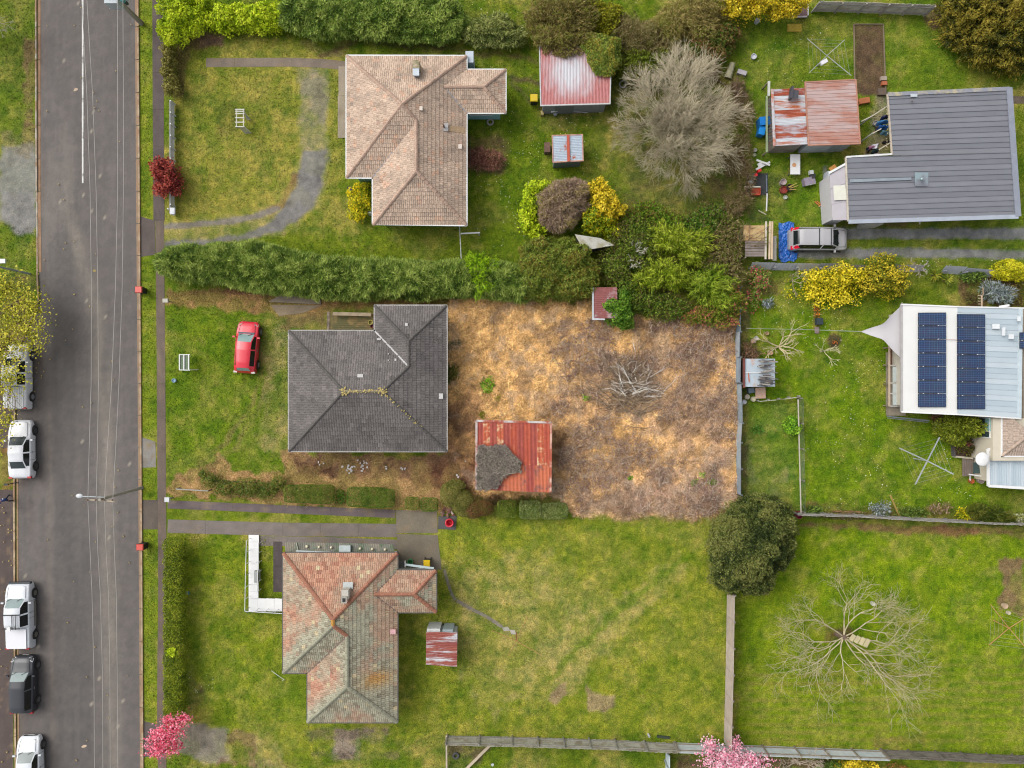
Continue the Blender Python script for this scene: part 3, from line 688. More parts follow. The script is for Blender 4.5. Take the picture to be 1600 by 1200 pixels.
# chimney with metal cowl
c=P(651,104,4.0); MB().box((c.x,c.y,3.7),(.5,.55,1.5)).build('chimney',M((196,178,150),.9,.2,5,col2=(120,118,80),amt=.4),th)
ch=[o for o in th.children if o.name.startswith('chimney')][0]
MB().box((c.x,c.y-.5,4.35),(.46,.62,.1)).build('chimney_cowl',M((206,216,224),.4,.08),ch); MB().box((c.x,c.y-.5,4.1),(.36,.5,.4)).build('flue_cover',M((150,160,168),.4,.1),ch)
for px,py,sz in((658,169.5,.22),(719,229,.26)):
    z=z_at(RA,*W2(px,py,3.6),ZE,.55); c=P(px,py,z+.1); MB().box(c,(sz,sz*1.3,.12)).build('roof_vent',M((228,214,200),.6,.05),th)
z=z_at(RA,*W2(694,199,3.7),ZE,.55); c=P(694,199,z); MB().box(c+Vector((0,0,.06)),(.62,.6,.02)).build('flue_flashing',M((170,168,166),.4,.1),th)
MB().tube([c,c+Vector((0,0,.75))],.06,8).build('flue',M((120,84,70),.7,.2),th)
MB().quad(*[P(px,py,z_at(RA,*W2(px,py,3.3),ZE,.55)+.075) for px,py in((701,196),(726,199),(726,208),(701,205))]).build('stained_tile_run',M((196,166,130),.8,.2,5),th)
# porch step, windows
c=P(735,100,1.2); MB().box((c.x,c.y,1.3),(.6,.85,2.4)).build('porch_box',M((200,212,222),.6,.08),th)
iw=ipA
def wl(poly,i,t0,t1): a=Vector(poly[i]);b=Vector(poly[(i+1)%len(poly)]); return tuple(a.lerp(b,t0)),tuple(a.lerp(b,t1))
p,q=wl(iw,6,.12,.45); window(th,p,q,.9,2.1,(0,-1),panes=3); p,q=wl(iw,6,.6,.88); window(th,p,q,.9,2.1,(0,-1),panes=2)
p,q=wl(iw,4,.2,.8); window(th,p,q,1.1,2.1,(0,-1),panes=2); p,q=wl(iw,5,.15,.35); window(th,p,q,.9,2.1,(1,0),panes=2); p,q=wl(iw,5,.55,.8); window(th,p,q,.9,2.1,(1,0),panes=3)
p,q=wl(iw,9,.2,.4); window(th,p,q,.9,2.1,(-1,0),panes=3); p,q=wl(iw,9,.55,.62); door(th,p,q,.1,2.1,(-1,0),WHITE); p,q=wl(iw,0,.3,.6); window(th,p,q,.9,2.1,(0,1),panes=3)

# ---------------------------------------------------------------- dark tiled house
dh=thing('tiled_house','hip-roofed house with charcoal pressed tiles and lichen on the ridge, beside the red car','house')
ZB=2.7
RB=[rectE(452,517.5,697.5,704.5,ZB),rectE(586,478,697.3,705,ZB)]
polyB=E2([(452,517.5),(586,518.5),(586,477.5),(697.5,480.5),(697.5,706),(452,703)],ZB)
polyB=[(RB[0][0],RB[0][3]),(RB[1][0],RB[0][3]),(RB[1][0],RB[1][3]),(RB[0][2],RB[1][3]),(RB[0][2],RB[0][1]),(RB[0][0],RB[0][1])]
def colB(x,y,s):
    n=float(fbm(x*.8,y*.8,121,3)); c=lin((114,108,105))/KA*(.7+.6*n)*(.85+.3*float(fbm(x*(4 if s in 'NS' else .7),y*(.7 if s in 'NS' else 4),123,3)))
    if random.random()<.15: c=c*1.18
    if random.random()<.1: c=c*.8
    return c
cap,hm=tiled_roof(dh,RB,ZB,.42,colB,gauge=.33,tw=.36,step=.03,capcol=lambda p:lin((98,94,90))/KA,capw=.11)
x0,y0,x1,y1=RB[0]; h=(y1-y0)/2; a1=(x0+h,(y0+y1)/2); a2=(x1-h,(y0+y1)/2); u0,v0,u1,v1=RB[1]; rx=(u0+u1)/2; t=rx-a2[0]; j=(rx,a2[1]+t); e=(rx,v1-(u1-u0)/2)
run_caps(cap,RB,ZB,.42,lines_for(RB,ZB,.42,[((x0,y0),a1),((x0,y1),a1),((x1,y0),a2),(a2,j),(j,e),((u0,v1),e),((u1,v1),e)]))
run_caps(cap,RB,ZB,.42,lines_for(RB,ZB,.42,[(a1,a2)]),tuple(lin((150,138,112))/KA))
valley(dh,RB,ZB,.42,j,(u0,y1),M((176,174,172),.5,.2,4))
# lichen cushions along the ridge
m=MB(); 
for k in range(150):
    if k<60: q=Vector((a1[0],a1[1],0)) if k%2 else Vector((a2[0],a2[1],0)); q=q+Vector((random.gauss(0,.16),random.gauss(0,.16),0))
    elif k<100: tt=random.random(); q=Vector((a1[0]+(a2[0]-a1[0])*tt,a1[1]+random.gauss(0,.07),0))
    else: tt=random.random()**1.5*.6; q=Vector((a2[0]+(x1-a2[0])*tt+random.gauss(0,.05),a2[1]+(y0-a2[1])*tt+random.gauss(0,.05),0))
    r=random.uniform(.03,.075); z=z_at(RB,q.x,q.y,ZB,.42)+.09; m.lathe((q.x,q.y,z),[(r,0),(r*.7,r*.35),(r*.1,r*.45)],6,close=False)
tag(m.build('lichen',M((196,176,110),.95,.3,12),dh,True),kind='stuff')
WB=M((150,140,126),.85,.15,2); ipB=walls(dh,polyB,ZB,.45,WB,M((176,172,166),.6,.15,3))
for px,py,sw,sh in((563,587,.42,.25),(635,507,.2,.2),(618,562,.14,.16),(607,553,.08,.08),(607,563,.07,.07),(689,619,.32,.4),(592,530,.28,.14)):
    z=z_at(RB,*W2(px,py,3.6),ZB,.42); c=P(px,py,z+.08); MB().box(c,(sw,sh,.07)).build('roof_vent',M((206,204,200),.5,.06),dh)
p,q=wl(ipB,5,.2,.45); window(dh,p,q,.8,2.1,(-1,0),panes=3); p,q=wl(ipB,4,.1,.3); window(dh,p,q,.8,2.1,(0,-1),panes=3); p,q=wl(ipB,4,.5,.7); window(dh,p,q,.8,2.1,(0,-1),panes=2)
p,q=wl(ipB,3,.2,.4); window(dh,p,q,.9,2.1,(1,0),panes=2); p,q=wl(ipB,0,.3,.6); window(dh,p,q,.9,2.1,(0,1),panes=2); p,q=wl(ipB,0,.8,.9); door(dh,p,q,.1,2.1,(0,1),M((120,90,66)))
# back deck, boards one by one
dk=thing('deck','small mossy timber deck with a bench rail behind the dark-roofed house','deck',P(552,505)); dc=Vector(dk.location)
for k in range(9):
    z=.42; a=P(515,490+k*3.3,z)-dc; b=P(586,490.6+k*3.3,z)-dc; MB().bar(a,b,.15,.035).build('board',M((150,126,78),.9,.25,2.2,col2=(110,104,64),amt=.5),dk)
m=MB(); m.bar(P(520,490,.9)-dc,P(580,491.5,.9)-dc,.26,.05); m.build('bench_top',M((176,158,130),.9,.2,3),dk)
for x in(522,550,578): MB().bar(*VP(x,490,.87,dc),.08).build('post',TIMBER,dk)
MB().bar(P(513,487,.46)-dc,P(513,518,.46)-dc,.2,.06).build('edge_board',TIMBER,dk)
for k,(px,py,cc) in enumerate(((548,519.5,(214,190,120)),(577,492,(222,170,90)))):
    pass
tag(MB().lathe(P(580,504,.44),[(.14,0),(.19,.3),(.16,.3),(.12,.06)],12).build('plant_pot',M((196,184,90),.6)),'small yellowish pot standing on the mossy deck against the house wall','plant pot')
tag(MB().lathe(P(582,510,.44),[(.12,0),(.16,.26),(.13,.26),(.1,.06)],12).build('plant_pot',M((130,60,50),.6)),'dark red pot on the mossy deck, beside the yellowish one','plant pot')
# mossy board walk on the right of the dark house
bw=thing('boardwalk','mossy grey timber boardwalk running along the back of the dark-roofed house','boardwalk',P(709,545)); bc=Vector(bw.location)
for k in range(15):
    y=497+k*6.6
    if y>592: break
    a=P(699,y,.1)-bc;b=P(720-(k>11)*3,y+.3,.1)-bc; MB().bar(a,b,.3,.04).build('board',M((138,126,98),.95,.3,2,col2=(98,104,66),amt=.55),bw)

# ---------------------------------------------------------------- mossy terracotta house
ZC=2.8
mh=thing('tiled_house','hip-roofed house with orange terracotta tiles patched by grey-green lichen, beside the white ramp','house')
RC=[rectE(443,864.5,620.5,1051,ZC),rectE(481,866,620.3,1128,ZC),rectE(565,891.5,681,956,ZC)]
polyC=[(RC[0][0],RC[0][3]),(RC[0][2],RC[0][3]),(RC[0][2],RC[2][3]),(RC[2][2],RC[2][3]),(RC[2][2],RC[2][1]),(RC[0][2],RC[2][1]),(RC[0][2],RC[1][1]),(RC[1][0],RC[1][1]),(RC[1][0],RC[0][1]),(RC[0][0],RC[0][1])]
hipsC=[]
def colC(x,y,s):
    n=float(fbm(x*.7,y*.7,131,4)); n2=float(fbm(x*3.1,y*3.1,133,3))
    d=min([9]+[ldist(x,y,a,b) for a,b in hipsC])
    lich=max(0,1-d/1.2)*1.1*(s!='N')+ (1-sstep(.35,.6,n))*.6+(.5 if s in'ES' else .12)
    if s=='N': lich*=.55
    lich=float(np.clip(lich*(.6+.8*n2),0,1))
    oc=lin((204,150,122)) if random.random()<.7 else lin((186,126,102))
    gr=lin((178,174,150)) if random.random()<.7 else lin((156,148,126))
    c=oc*(1-lich)+gr*lich
    px=x/((H-3.6)/H/S)+800; py=600-y/((H-3.6)/H/S)
    k=math.exp(-((px-588)/22)**2-((py-1062)/13)**2)*.75; c=c*(1-k)+lin((206,150,60))*k
    if random.random()<.025: c=lin((206,188,150))
    if random.random()<.12: c=c*.84
    return c/KA
def ldist(x,y,a,b):
    ex,ey=b[0]-a[0],b[1]-a[1]; t=max(0,min(1,((x-a[0])*ex+(y-a[1])*ey)/(ex*ex+ey*ey+1e-9))); return math.hypot(x-a[0]-ex*t,y-a[1]-ey*t)
x0,y0,x1,y1=RC[0]; hw=(x1-x0)/2; aC=((x0+x1)/2,y1-hw); aC2=((x0+x1)/2,y0+hw); u0,v0,u1,v1=RC[1]; rx=(u0+u1)/2; jC=(rx,aC2[1]-(rx-aC2[0])); eC=(rx,v0+(u1-u0)/2)
s0,t0_,s1,t1_=RC[2]; kC=(s1-(t1_-t0_)/2,(t0_+t1_)/2); lC=(x1-(t1_-t0_)/2,(t0_+t1_)/2)
hipsC=[((x0,y0),aC2),(jC,eC),((u0,v0),eC),((u1,v0),eC),(aC,aC2),(aC2,jC)]
cap,hm=tiled_roof(mh,RC,ZC,.55,colC,capcol=lambda p:lin((172,118,94))/KA,capw=.15)
run_caps(cap,RC,ZC,.55,lines_for(RC,ZC,.55,[((x0,y1),aC),((x1,y1),aC),(aC2,jC),(lC,kC),((s1,t1_),kC),((s1,t0_),kC)]))
run_caps(cap,RC,ZC,.55,lines_for(RC,ZC,.55,[((x0,y0),aC2),(jC,eC),((u0,v0),eC),((u1,v0),eC)]),tuple(lin((160,158,136))/KA))
run_caps(cap,RC,ZC,.55,lines_for(RC,ZC,.55,[(aC,aC2)]),tuple(lin((206,150,70))/KA))
for a,b in((jC,(u0,y0)),(lC,(x1,t0_)),(lC,(x1,t1_))): valley(mh,RC,ZC,.55,a,b,M((132,112,100),.8,.2,4))
WC=M((206,204,190),.8,.08,2); ipC=walls(mh,polyC,ZC,.42,WC,M((98,92,86),.6,.15,3))
z=z_at(RC,*W2(544,922,4.4),ZC,.55); c=P(543,924,z); cc=MB().box(c+Vector((0,0,.35)),(.5,.66,1.1)).build('chimney',M((206,200,188),.9,.12,4),mh)
MB().box(c+Vector((-.05,-.34,.93)),(.42,.5,.12)).build('chimney_pot',M((176,170,160),.9,.15),cc); MB().box(c+Vector((-.05,-.36,1.0)),(.2,.26,.03)).build('flue_opening',M((20,20,20)),cc)
MB().box(c+Vector((.05,.45,.1)),(.72,.5,.03)).build('chimney_flashing',M((200,206,204),.5,.1),cc)
c=P(614,987,z_at(RC,*W2(614,987,3.2),ZC,.55)+.12); MB().box(c,(.4,.36,.1)).build('roof_vent',M((220,170,170),.7,.2),mh)
# low green-grey veranda roof on the north side
va=[P(445,847,2.35),P(614,850,2.35),P(617,865,2.5),P(446,862.5,2.5)]
GREENR=M((104,116,98),.8,.25,2,col2=(140,132,116),amt=.5)
sheets(mh,va,8,'y',[GREENR,M((122,120,108),.8,.25,2,col2=(96,110,84),amt=.4)],nper=6,amp=.02,name='veranda_sheet')
MB().bar(P(463,861.5,2.62),P(616,867.5,2.62),.16,.05).build('veranda_flashing',M((214,226,226),.5,.05),mh)
MB().bar(P(463,848,2.42),P(466,861,2.6),.05).build('veranda_batten',M((170,170,150)),mh)
for px,r in((480,.11),(499,.1),(518,.1),(563,.1),(582,.1),(602,.1)): MB().lathe(P(px,853.5+(px-480)*.04,2.44),[(r,0),(r,.12),(r*.6,.18),(.01,.2)],10).build('round_vent',M((232,222,190),.6),mh)
m=MB(); c=P(539,857,2.6); m.box(c,(.85,.5,.22)); m.build('skylight_box',M((186,196,194),.5,.12),mh)
# lean-to store by the back door
MB().bar(P(633,882,2.1),P(678,888,2.1),.16,.06).build('back_gutter',M((206,222,224),.5,.05),mh)
MB().bar(P(633,876,2.1),P(633,886,2.1),.07).build('back_gutter_end',WHITE,mh)
MB().box(P(626,882,1.6),(.5,.5,.04)).build('back_porch_sheet',M((112,110,106),.8,.2),mh)
p,q=wl(ipC,9,.2,.5); window(mh,p,q,.9,2.2,(-1,0),panes=3); p,q=wl(ipC,7,.2,.7); window(mh,p,q,.9,2.2,(-1,0),panes=3); p,q=wl(ipC,5,.3,.6); window(mh,p,q,.9,2.2,(1,0),panes=3)
p,q=wl(ipC,6,.3,.7); window(mh,p,q,.9,2.2,(0,-1),panes=3); p,q=wl(ipC,2,.6,.8); door(mh,p,q,.1,2.1,(0,1),WHITE)

# ---------------------------------------------------------------- long grey-roofed building, top right
ZD=2.6
gh=thing('metal_roof_house','large low building with a ribbed blue-grey metal roof beside the gravel drive','house')
mD=[M((128,130,138),.45,.07,.9,metal=.0,spec=.6),M((123,125,133),.45,.07,1.1,spec=.6),M((133,135,142),.45,.07,.8,spec=.6)]
zl,zr=2.6,3.3
up=[P(1387,147,zl),P(1577,138,zr),P(1584,238,zr),P(1394,243,zl)]
sheets(gh,up,12,'x',mD,'seam',1,.05)
lo=[P(1322,246,zl),P(1584,238.3,zr),P(1591,337.5,zr),P(1325.5,346,zl)]
sheets(gh,lo,12,'x',mD,'seam',1,.05)
MB().bar(P(1577,136.5,zr+.05),P(1591,338,zr+.05),.42,.07).build('barge_flashing',M((150,155,168),.45,.08),gh)
MB().bar(P(1387,147.5,zl+.05),P(1577,138.5,zr+.05),.28,.07).build('barge_flashing',M((146,148,158),.45,.08,col2=(196,184,150),amt=.25),gh)
MB().bar(P(1325.5,346.5,zl+.03),P(1591,338.5,zr+.03),.3,.08).build('gutter',M((176,184,196),.4,.1,2),gh)
MB().bar(P(1386.5,147,zl),P(1393.5,242,zl),.12,.1).build('gutter',M((200,186,166),.6,.2,4),gh); MB().bar(P(1322,245.5,zl+.02),P(1393,241,zl+.02),.13,.1).build('gutter',WHITE,gh)
MB().bar(P(1321.5,246,zl),P(1325,346,zl),.12,.1).build('gutter',M((206,196,178),.6,.2,4),gh)
pD=[tuple(W2(x,y,3)) for x,y in((1432,147),(1577,139),(1591,338),(1345,346),(1345,262),(1432,250))]
MB().prism(inset(pD,.4),0,2.5).build('wall',M((206,196,190),.8,.08),gh)
p0=P(1437,281,zl+.55); MB().tube([P(1440,280,zl),P(1440,280,zl+1.0)],.09,8).build('flue',M((190,200,205),.3,.1,metal=.5),gh); MB().lathe(P(1440,280,zl+1.0),[(.15,0),(.12,.12),(.02,.16)],10).build('flue_cap',M((170,190,192),.3,metal=.5),gh)
MB().box(P(1440,280,zl+.38),(1.0,1.0,.03)).build('flue_flashing',M((140,144,152),.4,.2,4,col2=(150,170,176),amt=.3),gh)
MB().quad(*[P(x,y,zl+.36 if x>1380 else zl+.1) for x,y in((1328,280),(1424,277),(1424,281),(1328,285))]).build('stained_run',M((150,160,168),.4,.12,3),gh)
MB().tube([P(1425,157,zl+.1),P(1425,157,zl+.6)],.05,8).build('vent_pipe',M((140,120,104)),gh); MB().box(P(1428,149,zl+.26),(.5,.22,.03)).build('vent_flashing',M((206,214,220),.4),gh)
m=MB()
for k in range(45):
    if k%2: q=P(1385+random.random()*3,150+random.random()*90,zl+.08)
    else: q=P(1445+random.random()*120,143+random.random()*4,zl+.45)
    m.box(q,(random.uniform(.03,.09),random.uniform(.02,.05),.02),rz=random.random()*3)
tag(m.build('roof_debris',M((206,190,146),.9,.3,9),gh),kind='stuff')
# pale annex on the left, open sliding window
m=MB(); an=[P(1296,271,2.2),P(1322,257,2.5),P(1325.5,344,2.5),P(1301,344,2.2)]
sheets(gh,an,3,'x',[M((186,180,186),.6,.05,2)],'flat',1,.02,name='annex_roof_sheet')
pa=[tuple(W2(x,y,2.3)) for x,y in((1296,271),(1322,257),(1325,344),(1301,344))]; MB().prism(inset(pa,.12),0,2.15).build('annex_wall',M((214,212,214),.7,.05),gh)
MB().quad(P(1302,290,2.42),P(1321,289,2.62),P(1323,312,2.62),P(1303,313,2.42)).build('annex_skylight',M((222,222,206),.5,.06),gh)
MB().bar(P(1295,270.5,2.3),P(1322,255.5,2.6),.16,.08).build('annex_fascia',WHITE,gh)
MB().box(P(1355,351,.9),(.85,.3,1.7)).build('meter_box',M((190,188,182),.6,.1),gh); MB().box(P(1366,349,.9),(.7,.42,1.5)).build('gas_cupboard',M((198,196,188),.6,.1),gh)
MB().tube([P(1437,350,.1),P(1437,346,2.4)],.05,6).build('downpipe',WHITE,gh)

# ---------------------------------------------------------------- white-roofed house with solar panels
ZS=3.3
sh=thing('solar_house','white-roofed house with two dark blue solar arrays and a shade sail, right edge','house')
WR=M((236,236,232),.55,.03,.8); BR=[M((200,214,222),.45,.04,.7),M((208,220,227),.45,.04,.7),M((194,209,218),.45,.04,.7)]
zW,zM,zEe=3.0,3.45,3.1
MB().add([P(1408.5,476,zW),P(1496,480,zM),P(1496,647,zM),P(1408.5,643,zW)],[(3,2,1,0)]).build('membrane_roof',WR,sh)
sheets(sh,[P(1496,479.5,zM),P(1597,482,zEe),P(1594,653,zEe),P(1496,647,zM)],20,'x',BR,'seam',1,.03)
MB().bar(P(1408.3,475.5,zW-.03),P(1408.3,644,zW-.03),.14,.14).build('gutter',M((186,182,180),.6,.1),sh)
MB().bar(P(1408,643.5,zW),P(1496,647.5,zM),.1,.12).build('barge_board',WHITEP,sh); MB().bar(P(1496,647.5,zM),P(1595,654,zEe),.1,.12).build('barge_board',WHITEP,sh)
MB().bar(P(1408,475.5,zW),P(1496,479.3,zM),.1,.12).build('barge_board',WHITEP,sh); MB().bar(P(1496,479.3,zM),P(1600,481.5,zEe),.1,.12).build('barge_board',WHITEP,sh)
MB().bar(P(1594.5,482,zEe+.03),P(1592.5,653,zEe+.03),.3,.08).build('gutter',M((206,220,226),.5,.08),sh)
pS=[tuple(W2(x,y,2.9)) for x,y in((1409,477),(1597,482),(1594,653),(1409,643))]; MB().prism(inset(pS,.45),0,2.8).build('wall',M((206,198,184),.8,.06),sh)
CELL,nn_,bb=newmat('solar_cells')
g_=nn_.nodes.new('ShaderNodeTexCoord'); br=nn_.nodes.new('ShaderNodeTexBrick'); br.offset=0; br.inputs['Scale'].default_value=1
br.inputs['Brick Width'].default_value=.182; br.inputs['Row Height'].default_value=.165; br.inputs['Mortar Size'].default_value=.012
br.inputs['Color1'].default_value=(*A(40,62,92),1); br.inputs['Color2'].default_value=(*A(52,58,88),1); br.inputs['Mortar'].default_value=(*A(76,104,140),1)
nn_.links.new(g_.outputs['Object'],br.inputs[0]); t_=noise_node(nn_,.7,3); rr_=ramp(nn_,t_.outputs[0],[(.3,(.75,.9,1.1)),(.7,(1.25,1.1,1.0))])
nn_.links.new(mix(nn_,1,br.outputs[0],rr_.outputs[0],'MULTIPLY'),bb.inputs['Base Color']); bb.inputs['Roughness'].default_value=.22
def solar(x0,x1,ys,z0,z1,par):
    for i in range(len(ys)-1):
        a=P(x0,ys[i]+.4,z0);b=P(x1,ys[i]+.4,z1);c=P(x1,ys[i+1]-.4,z1);d=P(x0,ys[i+1]-.4,z0); ctr=(a+b+c+d)/4
        w=(b-a).length; hgt=(a-d).length; rx_=math.atan2(b.z-a.z,(b-a).x)
        fr=MB(); fr.box((0,0,0),(w,hgt,.035)); f=fr.build('solar_panel',M((44,52,70),.4,.1,metal=.3),par,loc=ctr); f.rotation_euler=(0,-rx_,0)
        p=MB(); p.box((0,0,.02),(w-.05,hgt-.05,.008)); po=p.build('panel_glass',CELL,f)
        if i<len(ys)-2:
            for k,wd in((-.32,.07),(.22,.08)): MB().box((w*k,-hgt/2,.035),(wd,.06,.025)).build('clamp',M((214,220,226),.4),f)
            MB().box((w*.38,-hgt/2,.03),(w*.26,.018,.01)).build('rail',M((170,182,200),.4),f)
ya=[488+21.2*k for k in range(8)]; solar(1434.5,1478,ya,zW+.3,zM+.02,sh); yb=[490.5+21.3*k for k in range(8)]; solar(1495.5,1539,yb,zM+.1,zM-.05,sh)
solar(1593,1612,[519,532,545],zEe+.2,zEe+.2,sh)
for (x,y,w,h_) in((1556,510,.5,.35),(1568,518,.2,.6),(1580,526,.34,.34),(1592,498,.2,.35)): MB().box(P(x,y,zM),(w,h_,.12)).build('roof_vent',M((240,244,246),.5,.04),sh)
MB().bar(P(1478,530,zM+.08),P(1496,531,zM+.1),.03).build('conduit',M((196,160,150)),sh)
# right edge deck boards above
for k in range(4): MB().bar(P(1599+k*4,481,2.4),P(1599+k*4,660,2.4),.17,.04).build('deck_board',M((170,156,136),.85,.15,2),sh)
# annex walls, tiled annex and blue-white lower roof
WE=M((222,212,190),.8,.05,1.5)
pe=[tuple(W2(x,y,0)) for x,y in((1520,640),(1620,640),(1620,735),(1520,735))]
pe=[(W2(1527,650,1)[0],W2(0,652,1)[1]),(W2(1620,650,1)[0],W2(0,652,1)[1]),(W2(1620,650,1)[0],W2(0,716,1)[1]),(W2(1527,650,1)[0],W2(0,716,1)[1])]
aw=D.objects.new('x',None) if False else None
MB().prism(pe,0,2.9).build('annex_wall',WE,sh)
xw=pe[0][0]
def wy(py,z): return W2(0,py,z)[1]
zt=2.9
RE=[rectE(1565.5,640,1660,712,zt)]
def colE(x,y,s): return lin((186,166,150))/KA*(.85+.3*float(fbm(x,y,141,3)))
cap,hm=tiled_roof(sh,RE,zt,.4,colE,capcol=lambda p:lin((190,168,150))/KA,skip=((0,'N'),(0,'E')),gauge=.36,tw=.36)
x0,y0,x1,y1=RE[0]; hw=min(x1-x0,y1-y0)/2; run_caps(cap,RE,zt,.4,lines_for(RE,zt,.4,[((x0,y0),(x0+hw,y0+hw))]))
MB().bar((x0-.04,y0-.1,zt),(x0-.04,y1,zt),.1,.12).build('gutter',WHITEP,sh); MB().bar((x0-.1,y0-.05,zt),(x1,y0-.05,zt),.1,.12).build('gutter',WHITEP,sh)
lowr=[P(1543,702,2.5),P(1640,704,2.5),P(1640,765,2.2),P(1544,759,2.2)]
sheets(sh,lowr,13,'y',BR,'rib',2,.03,name='lower_roof_sheet')
for a,b in((0,1),(3,2),(0,3)): MB().bar(lowr[a]+Vector((0,0,.02)),lowr[b]+Vector((0,0,.02)),.2,.12).build('lower_fascia',WHITEP,sh)
lp=[(v.x,v.y) for v in lowr]; MB().prism(inset(lp,.3),0,2.1).build('lower_wall',WE,sh)
# tall windows on the wall that faces the camera axis (west)
MB().box((xw-.03,wy(662,1.6),2.35),(.06,1.0,.6)).build('window_glass',M((150,196,196),.1,.1),sh)
window(sh,(xw-.0,wy(683,1.4)),(xw,wy(652,1.4)),.5,2.6,(-1,0),panes=3)
wn=pe[0][0]+1.05
# white dish on the annex
c=P(1535,717.5,3.0); ds=MB().lathe(c,[(.53,.0),(.5,.05),(.3,.1),(.02,.13)],22).build('round_dish',WHITEP,sh,True); MB().tube([c-Vector((0,0,.9)),c],.03,6).build('dish_arm',WHITE,ds)
c=P(1558,682,1.9); 
fw=MB(); 
m=MB(); wb=M((120,112,98),.6,.1)
window(sh,(x0-.02+.0,wy(696,2.2)),(x0-.02,wy(670,2.2)),1.2,2.3,(-1,0),wb,2)

# side terrace with balustrade and tank
tr=thing('glazed_terrace','narrow glazed terrace with timber rail along the left wall of the solar house','terrace',P(1397,600)); tc=Vector(tr.location)
MB().box((0,0,.25),(1.3,4.9,.5)).build('platform',M((150,138,120),.85,.15,3),tr)
TG=M((196,206,204),.15,.08,3)
for k,(y0_,y1_) in enumerate(((573,597),(600,614),(616,633))):
    for q in range(2):
        xa=1395+q*6.5; MB().box((P(xa+3,(y0_+y1_)/2,1.2)-tc),(.28,(y1_-y0_)/20*.97,.04)).build('glass_panel',TG,tr)
for y in(571,598.5,615,634.5): MB().bar(P(1391,y,1.15)-tc,P(1409,y,1.15)-tc,.08).build('rail',M((200,198,190),.6),tr)
MB().bar(P(1389.5,540,1.0)-tc,P(1389.5,635,1.0)-tc,.13,.07).build('handrail',M((206,184,160),.8,.1),tr)
for y in(543,570,600,634): MB().bar(*VP(1389.5,y,.95,tc),.08).build('post',TIMBER,tr)
MB().box(P(1398,557,.55)-tc,(.75,1.3,.04)).build('deck',M((128,88,66),.8,.2,3),tr)
# shade sail
A_=P(1409,477,2.9);B_=P(1345,518,2.3);C_=P(1409,561,2.7)
ctr=P(1390,518,0); sail=thing('shade_sail','pale grey triangular shade sail stretched from the white roof to a corner rope','shade sail',ctr)
vs=[];fs=[];n=12
def ed(p,q,t,sag,o):
    r=p.lerp(q,t); return r+(o-r).normalized()*sag*4*t*(1-t)
ctn=(A_+B_+C_)/3
for i in range(n+1):
    t=i/n; a=ed(A_,B_,t,.4,ctn); b=ed(C_,B_,t,.4,ctn)
    for k in range(n+1):
        s=k/n; p=a.lerp(b,s); p.z-=.25*4*s*(1-s)*(1-t); vs.append(p-ctr)
fs=[(i*(n+1)+k,i*(n+1)+k+1,(i+1)*(n+1)+k+1,(i+1)*(n+1)+k) for i in range(n) for k in range(n)]
MB().add(vs,fs).build('canvas',M((214,210,212),.8,.03,1),sail,True)
MB().tube([B_-ctr,P(1260,515,2.0)-ctr,P(1166,513,1.7)-ctr],[.03,.018,.015],5).build('rope',M((160,176,160)),sail)
# ---------------------------------------------------------------- sheds
RED=M((196,112,106),.6,.14,2.2,col2=(226,206,202),amt=.35,scale2=.7); 
m_,n_,b_=newmat('faded_red_iron')   # red paint worn to white in the middle of the sheet
g0=n_.nodes.new('ShaderNodeNewGeometry'); cpos=P(892,112,2.6)
vm=n_.nodes.new('ShaderNodeVectorMath'); vm.operation='DISTANCE'; n_.links.new(g0.outputs['Position'],vm.inputs[0]); vm.inputs[1].default_value=cpos
t0=noise_node(n_,1.7,5,stretch=(2.2,.6,1)); t1=noise_node(n_,9,3,stretch=(3,.4,1))
ma=n_.nodes.new('ShaderNodeMath'); ma.operation='MULTIPLY_ADD'; n_.links.new(t0.outputs[0],ma.inputs[0]); ma.inputs[1].default_value=2.4; 
ms_=n_.nodes.new('ShaderNodeMath'); ms_.operation='MULTIPLY'; n_.links.new(vm.outputs['Value'],ms_.inputs[0]); ms_.inputs[1].default_value=-1; n_.links.new(ms_.outputs[0],ma.inputs[2])
rr=ramp(n_,ma.outputs[0],[(.0,(0,0,0)),(.5,(1,1,1))]); 
mr=n_.nodes.new('ShaderNodeMapRange'); n_.links.new(ma.outputs[0],mr.inputs[0]); mr.inputs[1].default_value=-1.2; mr.inputs[2].default_value=.6
rc_=ramp(n_,t1.outputs[0],[(.3,A(176,92,90)),(.7,A(206,132,128))])
n_.links.new(mix(n_,mr.outputs[0],rc_.outputs[0],A(214,212,218)),b_.inputs['Base Color']); b_.inputs['Roughness'].default_value=.6
shed('garage','red corrugated garage whose roof has worn white in the middle, half under ivy','garage',[(843,73),(955,74),(953,162),(845,165)],[2.6,2.6,2.4,2.4],.22,M((148,152,156),.7,.15,1.5,stretch=(6,6,.3)),8,'y',m_,6,.022,trim=M((206,206,206),.6,.12,2),doorside=((2,3),.5,.8,M((120,124,126))))
st,ctr,L=shed('garden_shed','small pale blue iron shed with a rusty ridge strip on the lawn','shed',[(863,212),(910,210.5),(911,251),(864,253.5)],[2.05,2.05,1.95,1.95],.1,M((122,136,142),.6,.12,2,stretch=(8,8,.3)),4,'x',Mrust((192,206,220),(214,112,70),(176,80,52),.12,1.6),4,.03,trim=M((196,150,130),.7,.3,3))
MB().bar(P(887.5,211,2.14)-ctr,P(888.5,252,2.05)-ctr,.2,.04).build('ridge_strip',M((196,86,58),.7,.2,4),st)
tag(MB().box(P(855,232,.35),(.45,.75,.7)).build('wooden_crate',M((122,92,78),.9,.25,5)),'weathered brown wooden crate against the left side of the blue-grey shed','crate')
